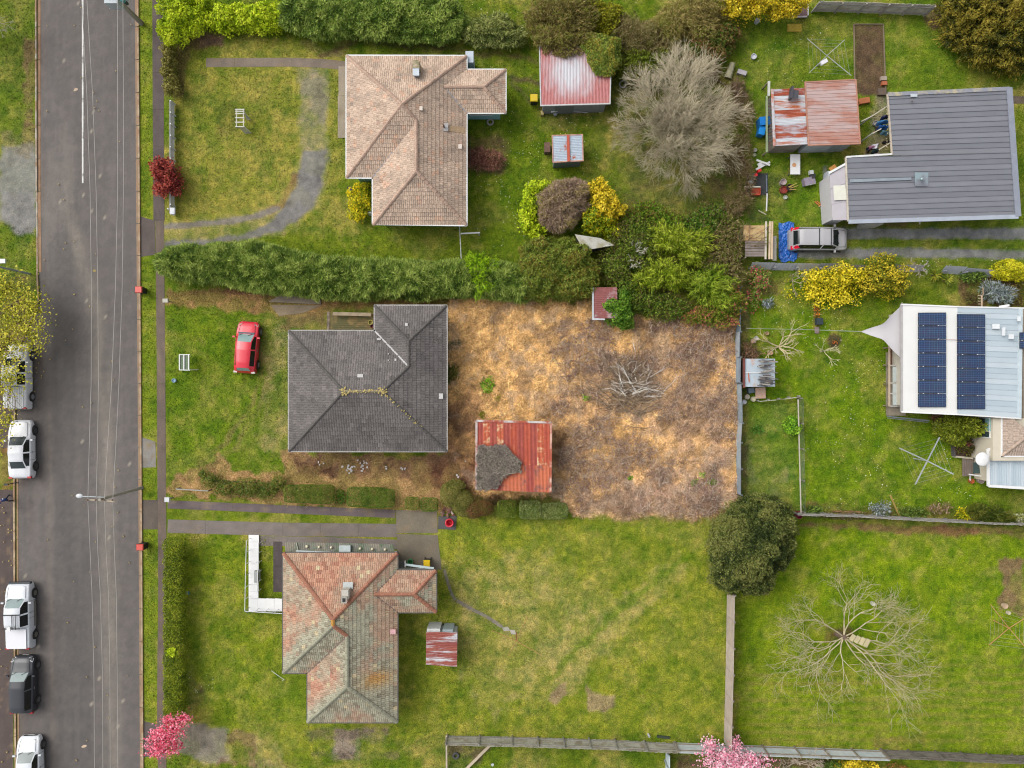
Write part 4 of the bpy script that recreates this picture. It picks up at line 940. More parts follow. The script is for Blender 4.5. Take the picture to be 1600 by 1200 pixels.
mr1=Mrust((196,198,206),(186,84,44),(150,66,40),.62,.8,(.5,2.4,1)); mr2=Mrust((204,176,170),(196,144,128),(184,124,104),.40,.7,(.4,1.6,1)); mr3=Mrust((212,216,222),(204,118,66),(186,92,48),.32,.9,(.4,2.6,1))
s3,c3,L3=shed('workshop','pale pink rust-washed shed, wider half of the pair beside the grey-roofed building','shed',[(1258,128.5),(1337,124.5),(1344,224.5),(1263.5,227)],[2.7,2.6,2.6,2.7],.22,M((200,206,212),.7,.1,1.5),9,'x',[mr2],2,.03,trim=M((190,136,112),.7,.2,2),prof='rib',doorside=((2,3),.2,.4,M((176,184,188))))
s4,c4,L4=shed('lean_to','badly rusted white and orange lean-to joined to the pink shed','shed',[(1208,139.5),(1257,137),(1261.5,225.5),(1212.5,228)],[2.3,2.5,2.5,2.3],.15,M((150,140,128),.8,.2,1.5),8,'x',[mr1,mr3,mr3,mr1,mr3,mr1,mr1,mr3],5,.022,trim=None)
MB().bar(P(1206.5,139,2.36)-c4,P(1210,228,2.36)-c4,.2,.06).build('barge_flashing',M((200,120,86),.7,.25,2,col2=(206,206,210),amt=.45),s4)
mm=MB(); mm.box(P(1241,147,2.95)-c4,(.62,.6,.05),rz=-.1); mm.box(P(1236,146,2.8)-c4,(.16,.9,.5),rz=-.15); mm.box(P(1241,151.5,2.75)-c4,(.5,.1,.3)); mm.build('roof_cowl',M((72,72,80),.6,.15),s4)
# open screen and plank stack left of the lean-to
sc=thing('screen_fence','short pale green timber frame with dark slatted lattice beside the rusted lean-to','fence',P(1200,180)); cc=Vector(sc.location)
MB().bar(P(1201.5,127,1.6)-cc,P(1201,150,1.6)-cc,.17,.1).build('top_rail',M((214,216,206),.7,.1),sc); MB().bar(P(1198,150,1.5)-cc,P(1198,238,1.2)-cc,.13,.1).build('top_rail',M((166,182,140),.8,.15),sc)
for k in range(16): 
    y=152+k*4.9; MB().bar(P(1200.5,y,1.3)-cc,P(1208,y-3,1.35)-cc,.05,.04).build('slat',M((96,104,106),.6,.2) if k%3 else M((120,90,70)),sc)
for y in(130,180,236): MB().bar(*VP(1199,y,1.2,cc),.09).build('post',TIMBER,sc)
shed('garden_shed','flat pale cream shed roof half buried under the shrubs','shed',[(898,366),(938,372),(960,383),(912,391.5)],[2.0,2.0,1.9,1.9],.1,M((92,96,86),.9,.2),4,'y',[M((206,204,192),.7,.08,1.5,col2=(176,170,140),amt=.3)],5,.02)
s6,c6,L6=shed('garden_shed','little dark red iron shed with pale left edge, ivy growing over its corner','shed',[(927,449),(964,449),(965,497),(928,498)],[2.1,2.1,2.0,2.0],.12,M((140,140,136),.8,.15),3,'x',[M((150,82,78),.6,.14,3,col2=(196,176,176),amt=.15)],5,.02)
MB().bar(P(926.5,449,2.14)-c6,P(926.5,500,2.04)-c6,.14,.06).build('barge_flashing',M((196,202,206),.5,.1),s6); MB().bar(P(927,498.5,2.05)-c6,P(945,499,2.05)-c6,.12,.06).build('gutter',M((206,210,214),.5),s6)
g1=Mrust((232,190,140),(196,84,44),(176,66,44),.86,1.1,(1,1.3,1)); g2=Mrust((236,206,160),(206,98,50),(186,74,42),.66,1.5,(1,1.2,1)); g3=Mrust((190,96,70),(178,74,52),(160,62,50),.8,.9); g4=M((210,108,66),.6,.12,3,col2=(150,84,70),amt=.25,scale2=2)
gs,gc,GL=shed('rusty_garage','square garage with bright orange-red rusted roof, dead creeper over its lower left','garage',[(744.5,657.5),(861,660),(860,769),(744.5,765)],[2.6,2.6,2.6,2.6],.2,M((150,128,108),.8,.2,2),11,'y',[g3,g2,g3,g2,g3,g1,g3,g1,g3,g2,g1],5,.022)
q=[P(745,724,2.64)-gc,P(861,728,2.64)-gc,P(860.5,769.5,2.64)-gc,P(745,765.5,2.64)-gc]; sheets(gs,q,9,'y',[g4,g4,g3,g4],nper=6,amp=.022,name='lower_roof_sheet')
for a,b,cl in((0,1,(216,206,200)),(1,2,(214,170,150)),(3,0,(206,186,178))): MB().bar(GL[a]+Vector((0,0,.05)),GL[b]+Vector((0,0,.05)),.16,.05).build('barge_flashing',M(cl,.7,.15,2,col2=(178,84,56),amt=.35),gs)
m7=[Mrust((214,216,222),(150,66,54),(166,88,68),.5,.9,(.35,2.2,1)),Mrust((200,190,192),(142,58,50),(160,80,64),.75,.9,(.35,2.2,1))]
s7,c7,L7=shed('garden_shed','small shed with striped red rust and bare iron roof on the open lawn','shed',[(666,987),(714.5,988.5),(714,1042),(665.5,1038.5)],[2.0,2.0,1.95,1.95],.12,M((206,212,214),.7,.08),5,'x',m7,4,.025,doorside=((0,1),.1,.35,WHITE))
cp=P(692,984,1.9)-c7; MB().box(P(679,982,.9)-c7,(1.0,.5,1.7)).build('side_cupboard',M((222,224,222),.6,.06),s7); MB().box(P(701,983,.85)-c7,(.8,.45,1.6)).build('side_window_box',M((176,190,194),.4,.1),s7)
s8,c8,L8=shed('lean_to','open lean-to of blue-white corrugated iron against the fence, loaded with firewood','shed',[(1163,560.5),(1211,560.5),(1211,604),(1163,604.5)],[1.9,1.7,1.7,1.9],.12,M((110,90,78),.8,.2),5,'y',[M((190,204,214),.5,.08,2,col2=(206,170,150),amt=.12)],6,.02)
MB().bar(P(1162.5,560,1.9)-c8,P(1162.5,606,1.9)-c8,.1,.25).build('ridge_board',M((120,62,56),.8,.2),s8); MB().bar(P(1163,582,1.93)-c8,P(1195,582,1.84)-c8,.06,.02).build('batten',WHITE,s8)
MB().box(P(1170,590,1.95)-c8,(.07,.7,.03),rz=.1).build('rust_streak_plate',M((206,118,84)),s8)
fw=thing('firewood','pile of grey split branches and sticks lying on the corrugated lean-to','firewood',P(1199,583,1.85)); fc=Vector(fw.location)
for k in range(44):
    y=random.choice([random.uniform(563,575),random.uniform(578,592),random.uniform(592,603)]); x=random.uniform(1183,1196); l=random.uniform(9,22); a=random.uniform(-.22,.22)
    z=1.9+random.random()*.22; p=P(x,y,z)-fc; q=P(min(x+l,1217),y+l*a,z-.05+random.random()*.1)-fc; MB().tube([p,q],random.uniform(.025,.05),5).build('branch',random.choice([M((150,146,140),.9,.2,5),M((112,106,104),.9,.2,5),M((186,178,166),.9,.15,5),M((86,82,82),.9,.2,5)]),fw)
# timber lean-to beside the blue tarpaulin
td=thing('plywood_lean_to','unfinished timber lean-to with plywood sheet and loose boards, beside the blue tarpaulin','lean-to',P(1185,377)); tc=Vector(td.location)
MB().box(P(1178,364,1.5)-tc,(1.6,1.15,.03)).build('plywood_sheet',M((214,186,130),.8,.1,1.2,col2=(190,150,100),amt=.4),td)
for k in range(6): MB().bar(P(1164,378+k*4.2,1.45-.02*k)-tc,P(1197,378+k*4.2,1.45)-tc,.17,.035).build('board',M((150,136,128),.85,.2,2),td)
for x,c_ in((1197,(216,206,190)),(1203,(226,202,168)),(1206.7,(222,194,158))): MB().bar(P(x,346,1.55)-tc,P(x-1,405,1.55)-tc,.14,.05).build('rafter',M(c_,.8,.08,2),td)
MB().box(P(1210,388,1.1)-tc,(.3,1.9,.04)).build('grey_panel',M((176,172,160),.8,.15),td)
for x,y in((1165,352),(1165,402),(1206,352),(1206,402)): MB().bar(*VP(x,y,1.4,tc),.1).build('post',TIMBER,td)
# blue tarpaulin, creased
vs=[];n=26; X0,X1,Y0,Y1=1216,1240,348,409
cen=P(1228,378)
for i in range(n+1):
    for k in range(n+1):
        u=k/n;v=i/n; x=X0+(X1-X0+ (5 if v>.75 else 0)-6*sstep(.8,1,v)*0)*u-(3*sstep(.85,1,v)*(u-.5)); y=Y0+(Y1-Y0)*v+1.5*math.sin(u*7)
        if v>.93: x=x*.8+1228*.2
        z=.06+.22*abs(float(fbm(x/3.0+y/5,y/7,151,3))-.5)*2
        vs.append(P(x,y,0)+Vector((0,0,z))-cen)
fs=[(i*(n+1)+k,(i+1)*(n+1)+k,(i+1)*(n+1)+k+1,i*(n+1)+k+1) for i in range(n) for k in range(n)]
tp=MB().add(vs,fs).build('tarpaulin',M((34,110,206),.4,.15,3,spec=.6),None,False,loc=cen); tag(tp,'crumpled bright blue tarpaulin spread behind the silver van','tarpaulin')

# ---------------------------------------------------------------- fences
def fence(name,label,pts,h,col,style='paling',bay=2.4,group=None,pw=.11,col2=None,lean=0,rail=True,cat='fence',zb=.03,cols=None,postcol=None,side=1,tilt=0):
    a0=P(*pts[0]); t=thing(name,label,cat,a0,group); o=Vector(t.location); mats=[M(c_,.85,.14,2.2,col2=col2,amt=.35) if col2 else M(c_,.85,.14,2.2) for c_ in (cols or [col])]
    pm=M(postcol or tuple(max(0,int(v*.8)) for v in col),.9,.2,3); bi=0
    for i in range(len(pts)-1):
        p=P(*pts[i])-o; q=P(*pts[i+1])-o; L=(q-p).length; nb=max(1,round(L/bay)); d=(q-p)/L; nr=Vector((-d.y,d.x,0))*side
        for b in range(nb):
            s=p+d*(L*b/nb); e=p+d*(L*(b+1)/nb); bl=(e-s).length; mt=mats[bi%len(mats)]; bi+=1
            MB().box(s+Vector((0,0,h/2))-nr*.07,(.1,.1,h+.02),rz=math.atan2(d.y,d.x)).build('post',pm,t)
            m=MB()
            if style=='paling':
                n=int(bl/pw)
                for k in range(n):
                    c=s+d*(bl*(k+.5)/n); hh=h+random.uniform(-.03,.03)
                    rot=Matrix.Rotation(math.atan2(d.y,d.x),3,'Z')@Matrix.Rotation(random.uniform(-.03,.03)+lean,3,'X')
                    m.box(c+Vector((0,0,zb+hh/2)),(bl/n*.9,.02,hh),rot=rot)
                m.build('fence_panel',mt,t)
            elif style=='corr':
                n=int(bl/.12); vs=[]; off=random.uniform(-.03,.03); tl=tilt+random.uniform(-.06,.06)
                for k in range(n+1):
                    c=s+d*(bl*k/n)+nr*((k%2)*.012+off); vs+= [c+Vector((0,0,zb)),c+nr*tl+Vector((0,0,h+random.uniform(-.01,.01)))]
                m.add(vs,[(2*k,2*k+2,2*k+3,2*k+1) for k in range(n)]); m.build('fence_sheet',mt,t)
            elif style=='board':
                m.bar(s+d*.02+Vector((0,0,h/2+zb)),e-d*.02+Vector((0,0,h/2+zb)),.03,h-.04); m.build('fence_panel',mt,t)
            elif style=='wire':
                for k in range(5): m.tube([s+Vector((0,0,h*(k+.6)/5)),e+Vector((0,0,h*(k+.6)/5))],.008,4)
                m.build('wire',STEEL,t)
            if rail and style!='wire':
                for z in(.35,h-.3): MB().bar(s-nr*.05+Vector((0,0,z)),e-nr*.05+Vector((0,0,z)),.06,.09).build('rail',pm,t)
        if i==len(pts)-2: MB().box(q+Vector((0,0,h/2))-nr*.07,(.1,.1,h+.02),rz=math.atan2(d.y,d.x)).build('post',pm,t)
    return t
def g0p(x,y,h):      # top seen at (x,y) -> ground px
    f=(H-h)/H; return (800+(x-800)*f,600+(y-600)*f)
fence('paling_fence','long grey weathered paling fence along the bottom lawn, left of its white stretch',[(699,1149),(800,1151),(960,1156),(1052,1161)],1.65,(196,192,178),col2=(160,150,128),bay=2.1,side=-1)
fence('board_fence','white painted fence stretch behind the pink blossom at the bottom',[(1054,1160),(1140,1163),(1240,1167),(1374,1172)],1.7,(216,224,228),style='board',bay=2.2,postcol=(150,140,122),side=-1,cols=[(218,226,230),(210,220,226),(224,230,232)])
fence('paling_fence','dark grey paling fence with leaning posts, bottom right corner',[(1376,1171),(1460,1174),(1540,1178),(1660,1182)],1.45,(150,142,132),col2=(112,104,96),bay=2.3,side=-1)
fence('board_fence','tall plain beige fence dividing the two bottom lawns',[(1136,920),(1134,1040),(1131,1158)],2.05,(196,180,166),style='board',bay=2.3,side=-1,cols=[(198,182,168),(194,178,163),(201,186,172)],rail=False)
fence('paling_fence','pale fence under the garden bed between the solar house yard and lower lawn',[(1236,800),(1330,803),(1430,809),(1520,813),(1660,818)],1.5,(198,194,186),col2=(166,156,146),bay=2.4,side=-1,cols=[(202,198,190),(190,186,178)])
fence('iron_fence','blue-grey corrugated iron fence at the right edge of the dry lot',[(1151,600),(1152,660),(1150,690),(1150,770)],1.35,(160,172,178),style='corr',bay=1.6,cols=[(166,178,184),(148,160,168),(178,184,186)],side=-1)
fence('iron_fence','upper corrugated iron fence between the shrub thicket and the yard junk',[(1149,452),(1149,520),(1148,598)],1.35,(150,166,176),style='corr',bay=1.7,cols=[(150,164,174),(134,150,160),(176,182,186)],side=-1)
fence('iron_fence','long grey corrugated iron fence below the gravel drive',[(1170,421),(1240,422),(1310,423.5),(1436,425)],.95,(196,198,204),style='corr',tilt=-.42,bay=1.9,cols=[(224,226,232),(206,210,220),(230,228,228),(200,206,218)],side=-1,rail=False)
fence('iron_fence','short corrugated iron fence piece left of the round yellow-green bush',[(1467,427),(1500,429),(1546,433)],1.0,(180,186,198),style='corr',tilt=-.42,bay=2.0,cols=[(216,222,232),(204,208,220)],side=-1,rail=False)
fence('paling_fence','pale paling fence at the top edge of the vegetable plot yard',[(1268,18),(1340,20),(1444,24)],1.6,(222,216,206),bay=1.9,col2=(190,180,166),side=1)
fence('wire_fence','thin wire fence with pale rail around the small paddock',[(1247,622),(1249,700),(1251,798)],1.1,(180,176,160),style='wire',bay=2.2)
tag(MB().bar(P(1247,624,1.12),P(1251.5,803,1.12),.09,.05).build('fence_rail',M((196,188,170),.8,.12)),'long pale timber rail topping the wire fence of the small paddock','rail')
fence('board_fence','low peeling white board along the top of the small paddock',[(1182,627),(1215,624),(1246,620)],.5,(224,220,208),style='board',bay=1.0,col2=(150,140,110),rail=False,side=-1,zb=.3)
fence('board_fence','narrow bluish white fence return at the bottom edge beside the pink blossom',[(1040,1166),(1040,1230)],1.6,(206,220,224),style='board',bay=1.2,rail=False)
# white picket fence on the frontage
pf=thing('picket_fence','low white picket fence on the frontage below the clipped hedge','fence',P(272.5,240)); po=Vector(pf.location); fx=P(264.5,0,.95).x-po.x
yy=lambda y:P(0,y,.95).y-po.y
for k in range(10): MB().box((fx+.07,yy(157+k*18),.47),(.09,.09,.92)).build('post',WHITE,pf)
for z in(.3,.78): MB().box((fx+.03,(yy(157)+yy(334))/2,z),(.04,abs(yy(157)-yy(334)),.07)).build('rail',WHITE,pf)
m=MB()
for k in range(118): m.box((fx,yy(157+k*1.5),.5),(.02,.06,random.uniform(.86,.94)))
tag(m.build('pickets',M((232,230,224),.8,.1,4),pf),kind='stuff')
tag(MB().box(P(270,330,1.0),(.35,.5,.2)).build('letterbox',M((222,226,232),.5)),'white letterbox at the bottom end of the picket fence','letterbox'); lb=D.objects['letterbox']; MB().bar((-.0,0,0),(0,0,.9),.08).build('stand',WHITE,lb,loc=Vector((270-270,0,0)))
lb.data.transform(Matrix.Translation(-P(270,330,0))); lb.location=P(270,330,0)
def letterbox(px,py,lab,col,w=.4,l=.3):
    t=thing('letterbox',lab,'letterbox',P(px,py)); MB().box((0,0,1.0),(w,l,.24)).build('box',M(col,.6),t); MB().bar((0,0,.02),(0,0,.88),.08).build('stand',M((150,140,120)),t)
letterbox(268,472,'pale letterbox beside the footpath at the dry strip under the hedge',(196,190,174)); letterbox(270.5,777.5,'white letterbox where the twin driveway strips begin',(226,228,230),.35,.35)
tag(MB().bar(P(275,764,.75),P(325,767,.75),.07,.06).build('gate_rail',M((176,176,170))),'thin grey rail on the grass above the driveway mouth, beside the letterbox','rail')
MB().bar(*VP(275,764,.7,0),.08).build('post',TIMBER,D.objects['gate_rail']); MB().bar(*VP(325,767,.7,0),.08).build('post',TIMBER,D.objects['gate_rail'])
# edging at the compost corner
tag(MB().bar(P(697.5,1149,.5),P(698,1230,.5),.12,.1).build('timber_rail',M((196,180,160),.8)),'upright timber edge enclosing the weedy corner with the tyre','rail')
tag(MB().bar(P(767,1163,.25),P(718,1212,.25),.2,.1).build('timber_beam',M((206,190,162),.8,.12)),'diagonal pale timber beam lying beside the weedy corner with the tyre','beam')
def torus(name,lab,cat,px,py,R_,r,mat,z=None,tilt=0):
    vs=[];fs=[];N=24;n=9
    for i in range(N):
        for k in range(n):
            a=2*math.pi*i/N;b=2*math.pi*k/n; vs.append(((R_+r*math.cos(b))*math.cos(a),(R_+r*math.cos(b))*math.sin(a),r*math.sin(b)))
    fs=[(i*n+k,((i+1)%N)*n+k,((i+1)%N)*n+(k+1)%n,i*n+(k+1)%n) for i in range(N) for k in range(n)]
    o=MB().add(vs,fs).build(name,mat,None,True,loc=P(px,py,0)+Vector((0,0,z if z else r))); o.rotation_euler=(tilt,0,0); return tag(o,lab,cat)
torus('tyre','dark worn tyre lying in the weedy fenced corner','tyre',712.5,1180,.2,.09,M((78,80,80),.9,.2,5))
torus('tyre','pale whitewalled tyre in the shrubs right of the red garage','tyre',973,132,.25,.06,M((190,190,190),.8,.2,5))
torus('tyre','grey tyre against the blue porch wall of the top house','tyre',766,191,.22,.08,M((170,164,156),.8,.2,5))

# ---------------------------------------------------------------- white ramp
rp=thing('access_ramp','white L-shaped access ramp with white handrails leading to the mossy-roof house','ramp',P(395,900)); ro=Vector(rp.location)
cl=[(386,836),(401,836)]
zz=[.05,.9]
N=9
for k in range(N):
    ya=836+k*11; yb=836+(k+1)*11-.3; z=.12+.55*k/N; x0_,x1_=388.5-(k*.0),404.5-(k*.12)
    a=[P(x0_,ya,z),P(x1_,ya,z),P(x1_,yb,z+.05),P(x0_,yb,z+.05)]; m=MB(); m.add([v-ro for v in a]+[v-ro-Vector((0,0,.08)) for v in a],[(3,2,1,0),(4,5,6,7),(0,1,5,4),(1,2,6,5),(2,3,7,6),(3,0,4,7)]); m.build('deck_board',WHITEP,rp)
for k in range(4):
    xa=388.5+k*13.6; xb=xa+13.4; z=.75; a=[P(xa,935,z),P(xb,935.3+k*.2,z),P(xb,955.5,z),P(xa,955,z)]; m=MB(); m.add([v-ro for v in a]+[v-ro-Vector((0,0,.08)) for v in a],[(3,2,1,0),(4,5,6,7),(0,1,5,4),(1,2,6,5),(2,3,7,6),(3,0,4,7)]); m.build('deck_board',WHITEP,rp)
def rail_run(pts,h,par,o):
    for i in range(len(pts)-1):
        (x,y,z),(x2,y2,z2)=pts[i],pts[i+1]
        for hh in(h,h*.55): MB().tube([P(x,y,z+hh)-o,P(x2,y2,z2+hh)-o],.028,6).build('handrail',WHITE,par)
        n=max(1,int(math.hypot(x2-x,y2-y)/14))
        for k in range(n+1):
            t=k/n; zb=z+(z2-z)*t; p=P(x+(x2-x)*t,y+(y2-y)*t,zb+h); p.z=0; MB().tube([p-o+Vector((0,0,max(.02,zb-.12))),p-o+Vector((0,0,zb+h))],.022,5).build('baluster',WHITE,par)
rail_run([(385,845,.15),(383.5,900,.5),(382.5,955,.8),(444,959,.8)],.95,rp,ro)
rail_run([(403.5,850,.2),(402,925,.6)],.8,rp,ro)
for k in range(7): MB().bar(*VP(386+k*8,957,.7,ro),.07).build('prop',M((110,110,104)),rp)
MB().box(P(402,900,.5)-ro,(.3,.9,.6)).build('gas_bottle_box',M((170,172,170)),rp)
tag(MB().lathe(P(404,878,.02),[(.12,0),(.14,.3),(.1,.34),(.01,.34)],10).build('bucket',M((220,222,220))),'small white bucket on the grass beside the ramp','bucket')

# ---------------------------------------------------------------- poles, wires
def pole_mat(): return M((176,168,156),.9,.2,3,stretch=(4,4,.5))
pl=thing('power_pole','grey concrete power pole with crossarm and street light arm over the road','power pole',P(222,762)); o=Vector(pl.location)
MB().tube([(0,0,0),(0,0,6.2)],[.14,.095],10).build('pole',pole_mat(),pl)
MB().bar(P(136,780.5,5.9)-o,P(181,783.5,5.9)-o,.09,.1).build('crossarm',M((190,176,152),.8,.15),pl)
m=MB()
MB().bar(P(163,780,5.7)-o,Vector((0,0,5.5)),.07).build('brace',M((170,160,140)),pl)
for x in(137.5,150.5,163.5,176.5): MB().lathe(P(x,781,5.95)-o,[(.04,0),(.06,.08),(.03,.2)],8).build('insulator',M((150,110,90),.4),pl)
arm=MB().tube([Vector((0,0,5.6)),P(163,777,5.95)-o,P(128,775.5,6.1)-o],[.03,.03,.03],6).build('lamp_arm',M((206,214,218),.5),pl)
lh=MB(); q=P(124,775,6.1)-o; lh.lathe((0,0,0),[(.05,-.08),(.18,-.05),(.2,0),(.13,.05),(.02,.07)],10); L_=lh.build('lamp_head',M((226,230,232),.4),pl,True,loc=q); L_.scale=(1.3,.85,1)
p2=thing('power_pole','stout pole with transformer boxes at the top edge of the road','power pole',P(221,37)); o=Vector(p2.location)
MB().tube([(0,0,0),(0,0,6.6)],[.17,.12],10).build('pole',pole_mat(),p2); MB().tube([(.16,.1,0),(.13,.1,5)],.04,6).build('conduit',M((190,170,160)),p2)
MB().box(P(178,1,4.3)-o,(.95,.8,.9)).build('transformer_tank',M((196,206,210),.5,.12,2),p2); MB().box(P(183,10,3.7)-o,(.8,.3,.35)).build('transformer_base',M((170,186,188),.5,.1),p2)
MB().bar(P(171,13,3.5)-o,P(195,13,3.5)-o,.07,.09).build('platform_beam',M((206,206,204),.5),p2); MB().bar(P(171,3,3.5)-o,P(195,3,3.5)-o,.07,.09).build('platform_beam',M((206,206,204),.5),p2)
MB().lathe(P(193.5,2,4.4)-o,[(.14,0),(.16,.3),(.05,.4)],10).build('bushing',M((84,160,166),.4),p2); MB().lathe(P(199,6,3.7)-o,[(.12,0),(.13,.25),(.04,.3)],10).build('bushing',M((40,66,64),.4),p2)
MB().box(P(198,-3,4.2)-o,(.3,.3,.3)).build('switch_box',M((206,220,226),.5),p2)
MB().bar(P(120,-32,6.2)-o,P(200,-30,6.2)-o,.1,.1).build('crossarm',M((190,176,152)),p2)
wires=[([(126,-31,6.2),(136,150,5.6),(141,300,5.3),(143,450,5.2),(142.5,600,5.4),(139.5,700,5.7),(137.5,780,6.05)],),([(134,-31,6.2),(145,150,5.6),(150.5,300,5.3),(153,450,5.2),(154,600,5.4),(152.5,700,5.7),(150.5,780,6.05)],),
 ([(183.5,-31,6.2),(184,150,5.7),(184,300,5.4),(180.5,450,5.3),(174.5,600,5.5),(168,700,5.8),(163.5,780,6.05)],),([(192,-31,6.2),(193,150,5.7),(193,300,5.4),(191,450,5.3),(186,600,5.5),(181,700,5.8),(176.5,780,6.05)],),
 ([(137.5,781,6.05),(141,860,5.8),(144,930,5.6),(147,1060,5.4),(148,1240,5.4)],),([(150.5,781,6.05),(153,860,5.8),(157,930,5.6),(160.5,1060,5.4),(161,1240,5.4)],),
 ([(163.5,781,6.05),(166,860,5.8),(170,930,5.6),(172,1060,5.4),(172.5,1240,5.4)],),([(176.5,781,6.05),(179,860,5.8),(182,930,5.6),(183.5,1060,5.4),(184.5,1240,5.4)],)]
wl_=['leftmost overhead wire above the road, running up from the street light pole','second overhead wire from the left, running up from the street light pole','third overhead wire from the left, running up from the street light pole','overhead wire nearest the footpath, running up from the street light pole',
 'leftmost overhead wire above the road, running down from the street light pole','second overhead wire from the left, running down from the street light pole','third overhead wire from the left, running down from the street light pole','overhead wire nearest the footpath, running down from the street light pole']
for (w,),lb_ in zip(wires,wl_): tag(MB().tube([P(*p) for p in w],.019,5).build('overhead_wire',M((182,176,168),.6,.05)),lb_,'wire','overhead wires above the road')
lp=thing('street_lamp','tall galvanised street lamp leaning into frame at the left edge','street lamp',P(47,428)); o=Vector(lp.location)
MB().tube([(0,0,0),(0,0,7.0)],[.085,.06],10).build('pole',M((160,170,172),.5,.1,3),lp); MB().tube([(0,0,7.0),(.2,.25,7.3),P(0,409,7.3)-o],.04,6).build('arm',M((190,196,198),.5),lp)
MB().box(P(3,408,7.3)-o,(.5,.3,.12)).build('lamp_head',M((226,230,234),.4),lp)
sg=thing('bollard_sign','thin dark marker post on the kerb below the white sedan','post',P(26,754)); o=Vector(sg.location)
MB().tube([(0,0,0),(0,0,1.2)],.035,6).build('post',BLACK,sg); MB().tube([(0,0,.4),(.38,.06,.35)],.03,5).build('stay',BLACK,sg); MB().box((-.02,0,1.2),(.3,.14,.1)).build('plate',BLACK,sg)

# ---------------------------------------------------------------- rubbish bins
def bin_(px,py,lab,body,lid,rz,group=None,w=.5,l=.56,h=.95):
    t=thing('wheelie_bin',lab,'bin',P(px,py),group,rz)
    m=MB(); m.add([(-w*.4,-l*.36,.05),(w*.4,-l*.36,.05),(w*.4,l*.36,.05),(-w*.4,l*.36,.05),(-w*.48,-l*.46,h),(w*.48,-l*.46,h),(w*.48,l*.46,h),(-w*.48,l*.46,h)],[(3,2,1,0),(4,5,6,7),(0,1,5,4),(1,2,6,5),(2,3,7,6),(3,0,4,7)]); m.build('bin_body',M(body,.6,.08),t)
    m=MB(); m.add([(-w*.5,-l*.5,h+.01),(w*.5,-l*.5,h+.01),(w*.5,l*.5,h+.01),(-w*.5,l*.5,h+.01),(-w*.42,-l*.42,h+.09),(w*.42,-l*.42,h+.09),(w*.42,l*.42,h+.1),(-w*.42,l*.42,h+.1)],[(3,2,1,0),(4,5,6,7),(0,1,5,4),(1,2,6,5),(2,3,7,6),(3,0,4,7)]); m.build('lid',M(lid,.45,.05),t)
    for s in(-1,1): MB().tube([(s*w*.42,l*.4,.1),(s*w*.5,l*.4,.1)],.1,10).build('wheel',BLACK,t)
    MB().tube([(-w*.4,l*.53,h),(w*.4,l*.53,h)],.02,6).build('handle',BLACK,t)
bin_(226,455,'red-lidded black wheelie bin on the verge above the red car lawn',(38,36,38),(226,86,72),R(90)); bin_(228,851,'red-lidded black wheelie bin on the verge by the lower left hedge',(38,36,38),(226,86,72),R(90))
bin_(834,160,'black bin with yellow lid beside the red-roofed garage',(36,36,36),(240,206,20),0,w=.6,l=.6); bin_(669,877,'bin with bright yellow lid at the back step of the mossy-roof house',(40,42,40),(242,202,10),0,w=.52,l=.65)
tag(MB().lathe(P(642,876,.02),[(.17,0),(.22,.5),(.2,.5),(.16,.1)],14).build('round_bin',M((88,176,104),.5)),'small round green bin beside the yellow-lidded bin','bin')
rt=thing('fire_drum','bright red round tub standing on the paving by the clipped hedge','tub',P(703,815)); 
MB().lathe((0,0,0),[(.26,.02),(.33,.6),(.34,.62),(.25,.62),(.22,.1),(.02,.08)],20,close=False).build('tub',M((222,34,58),.45,.06),rt,True)
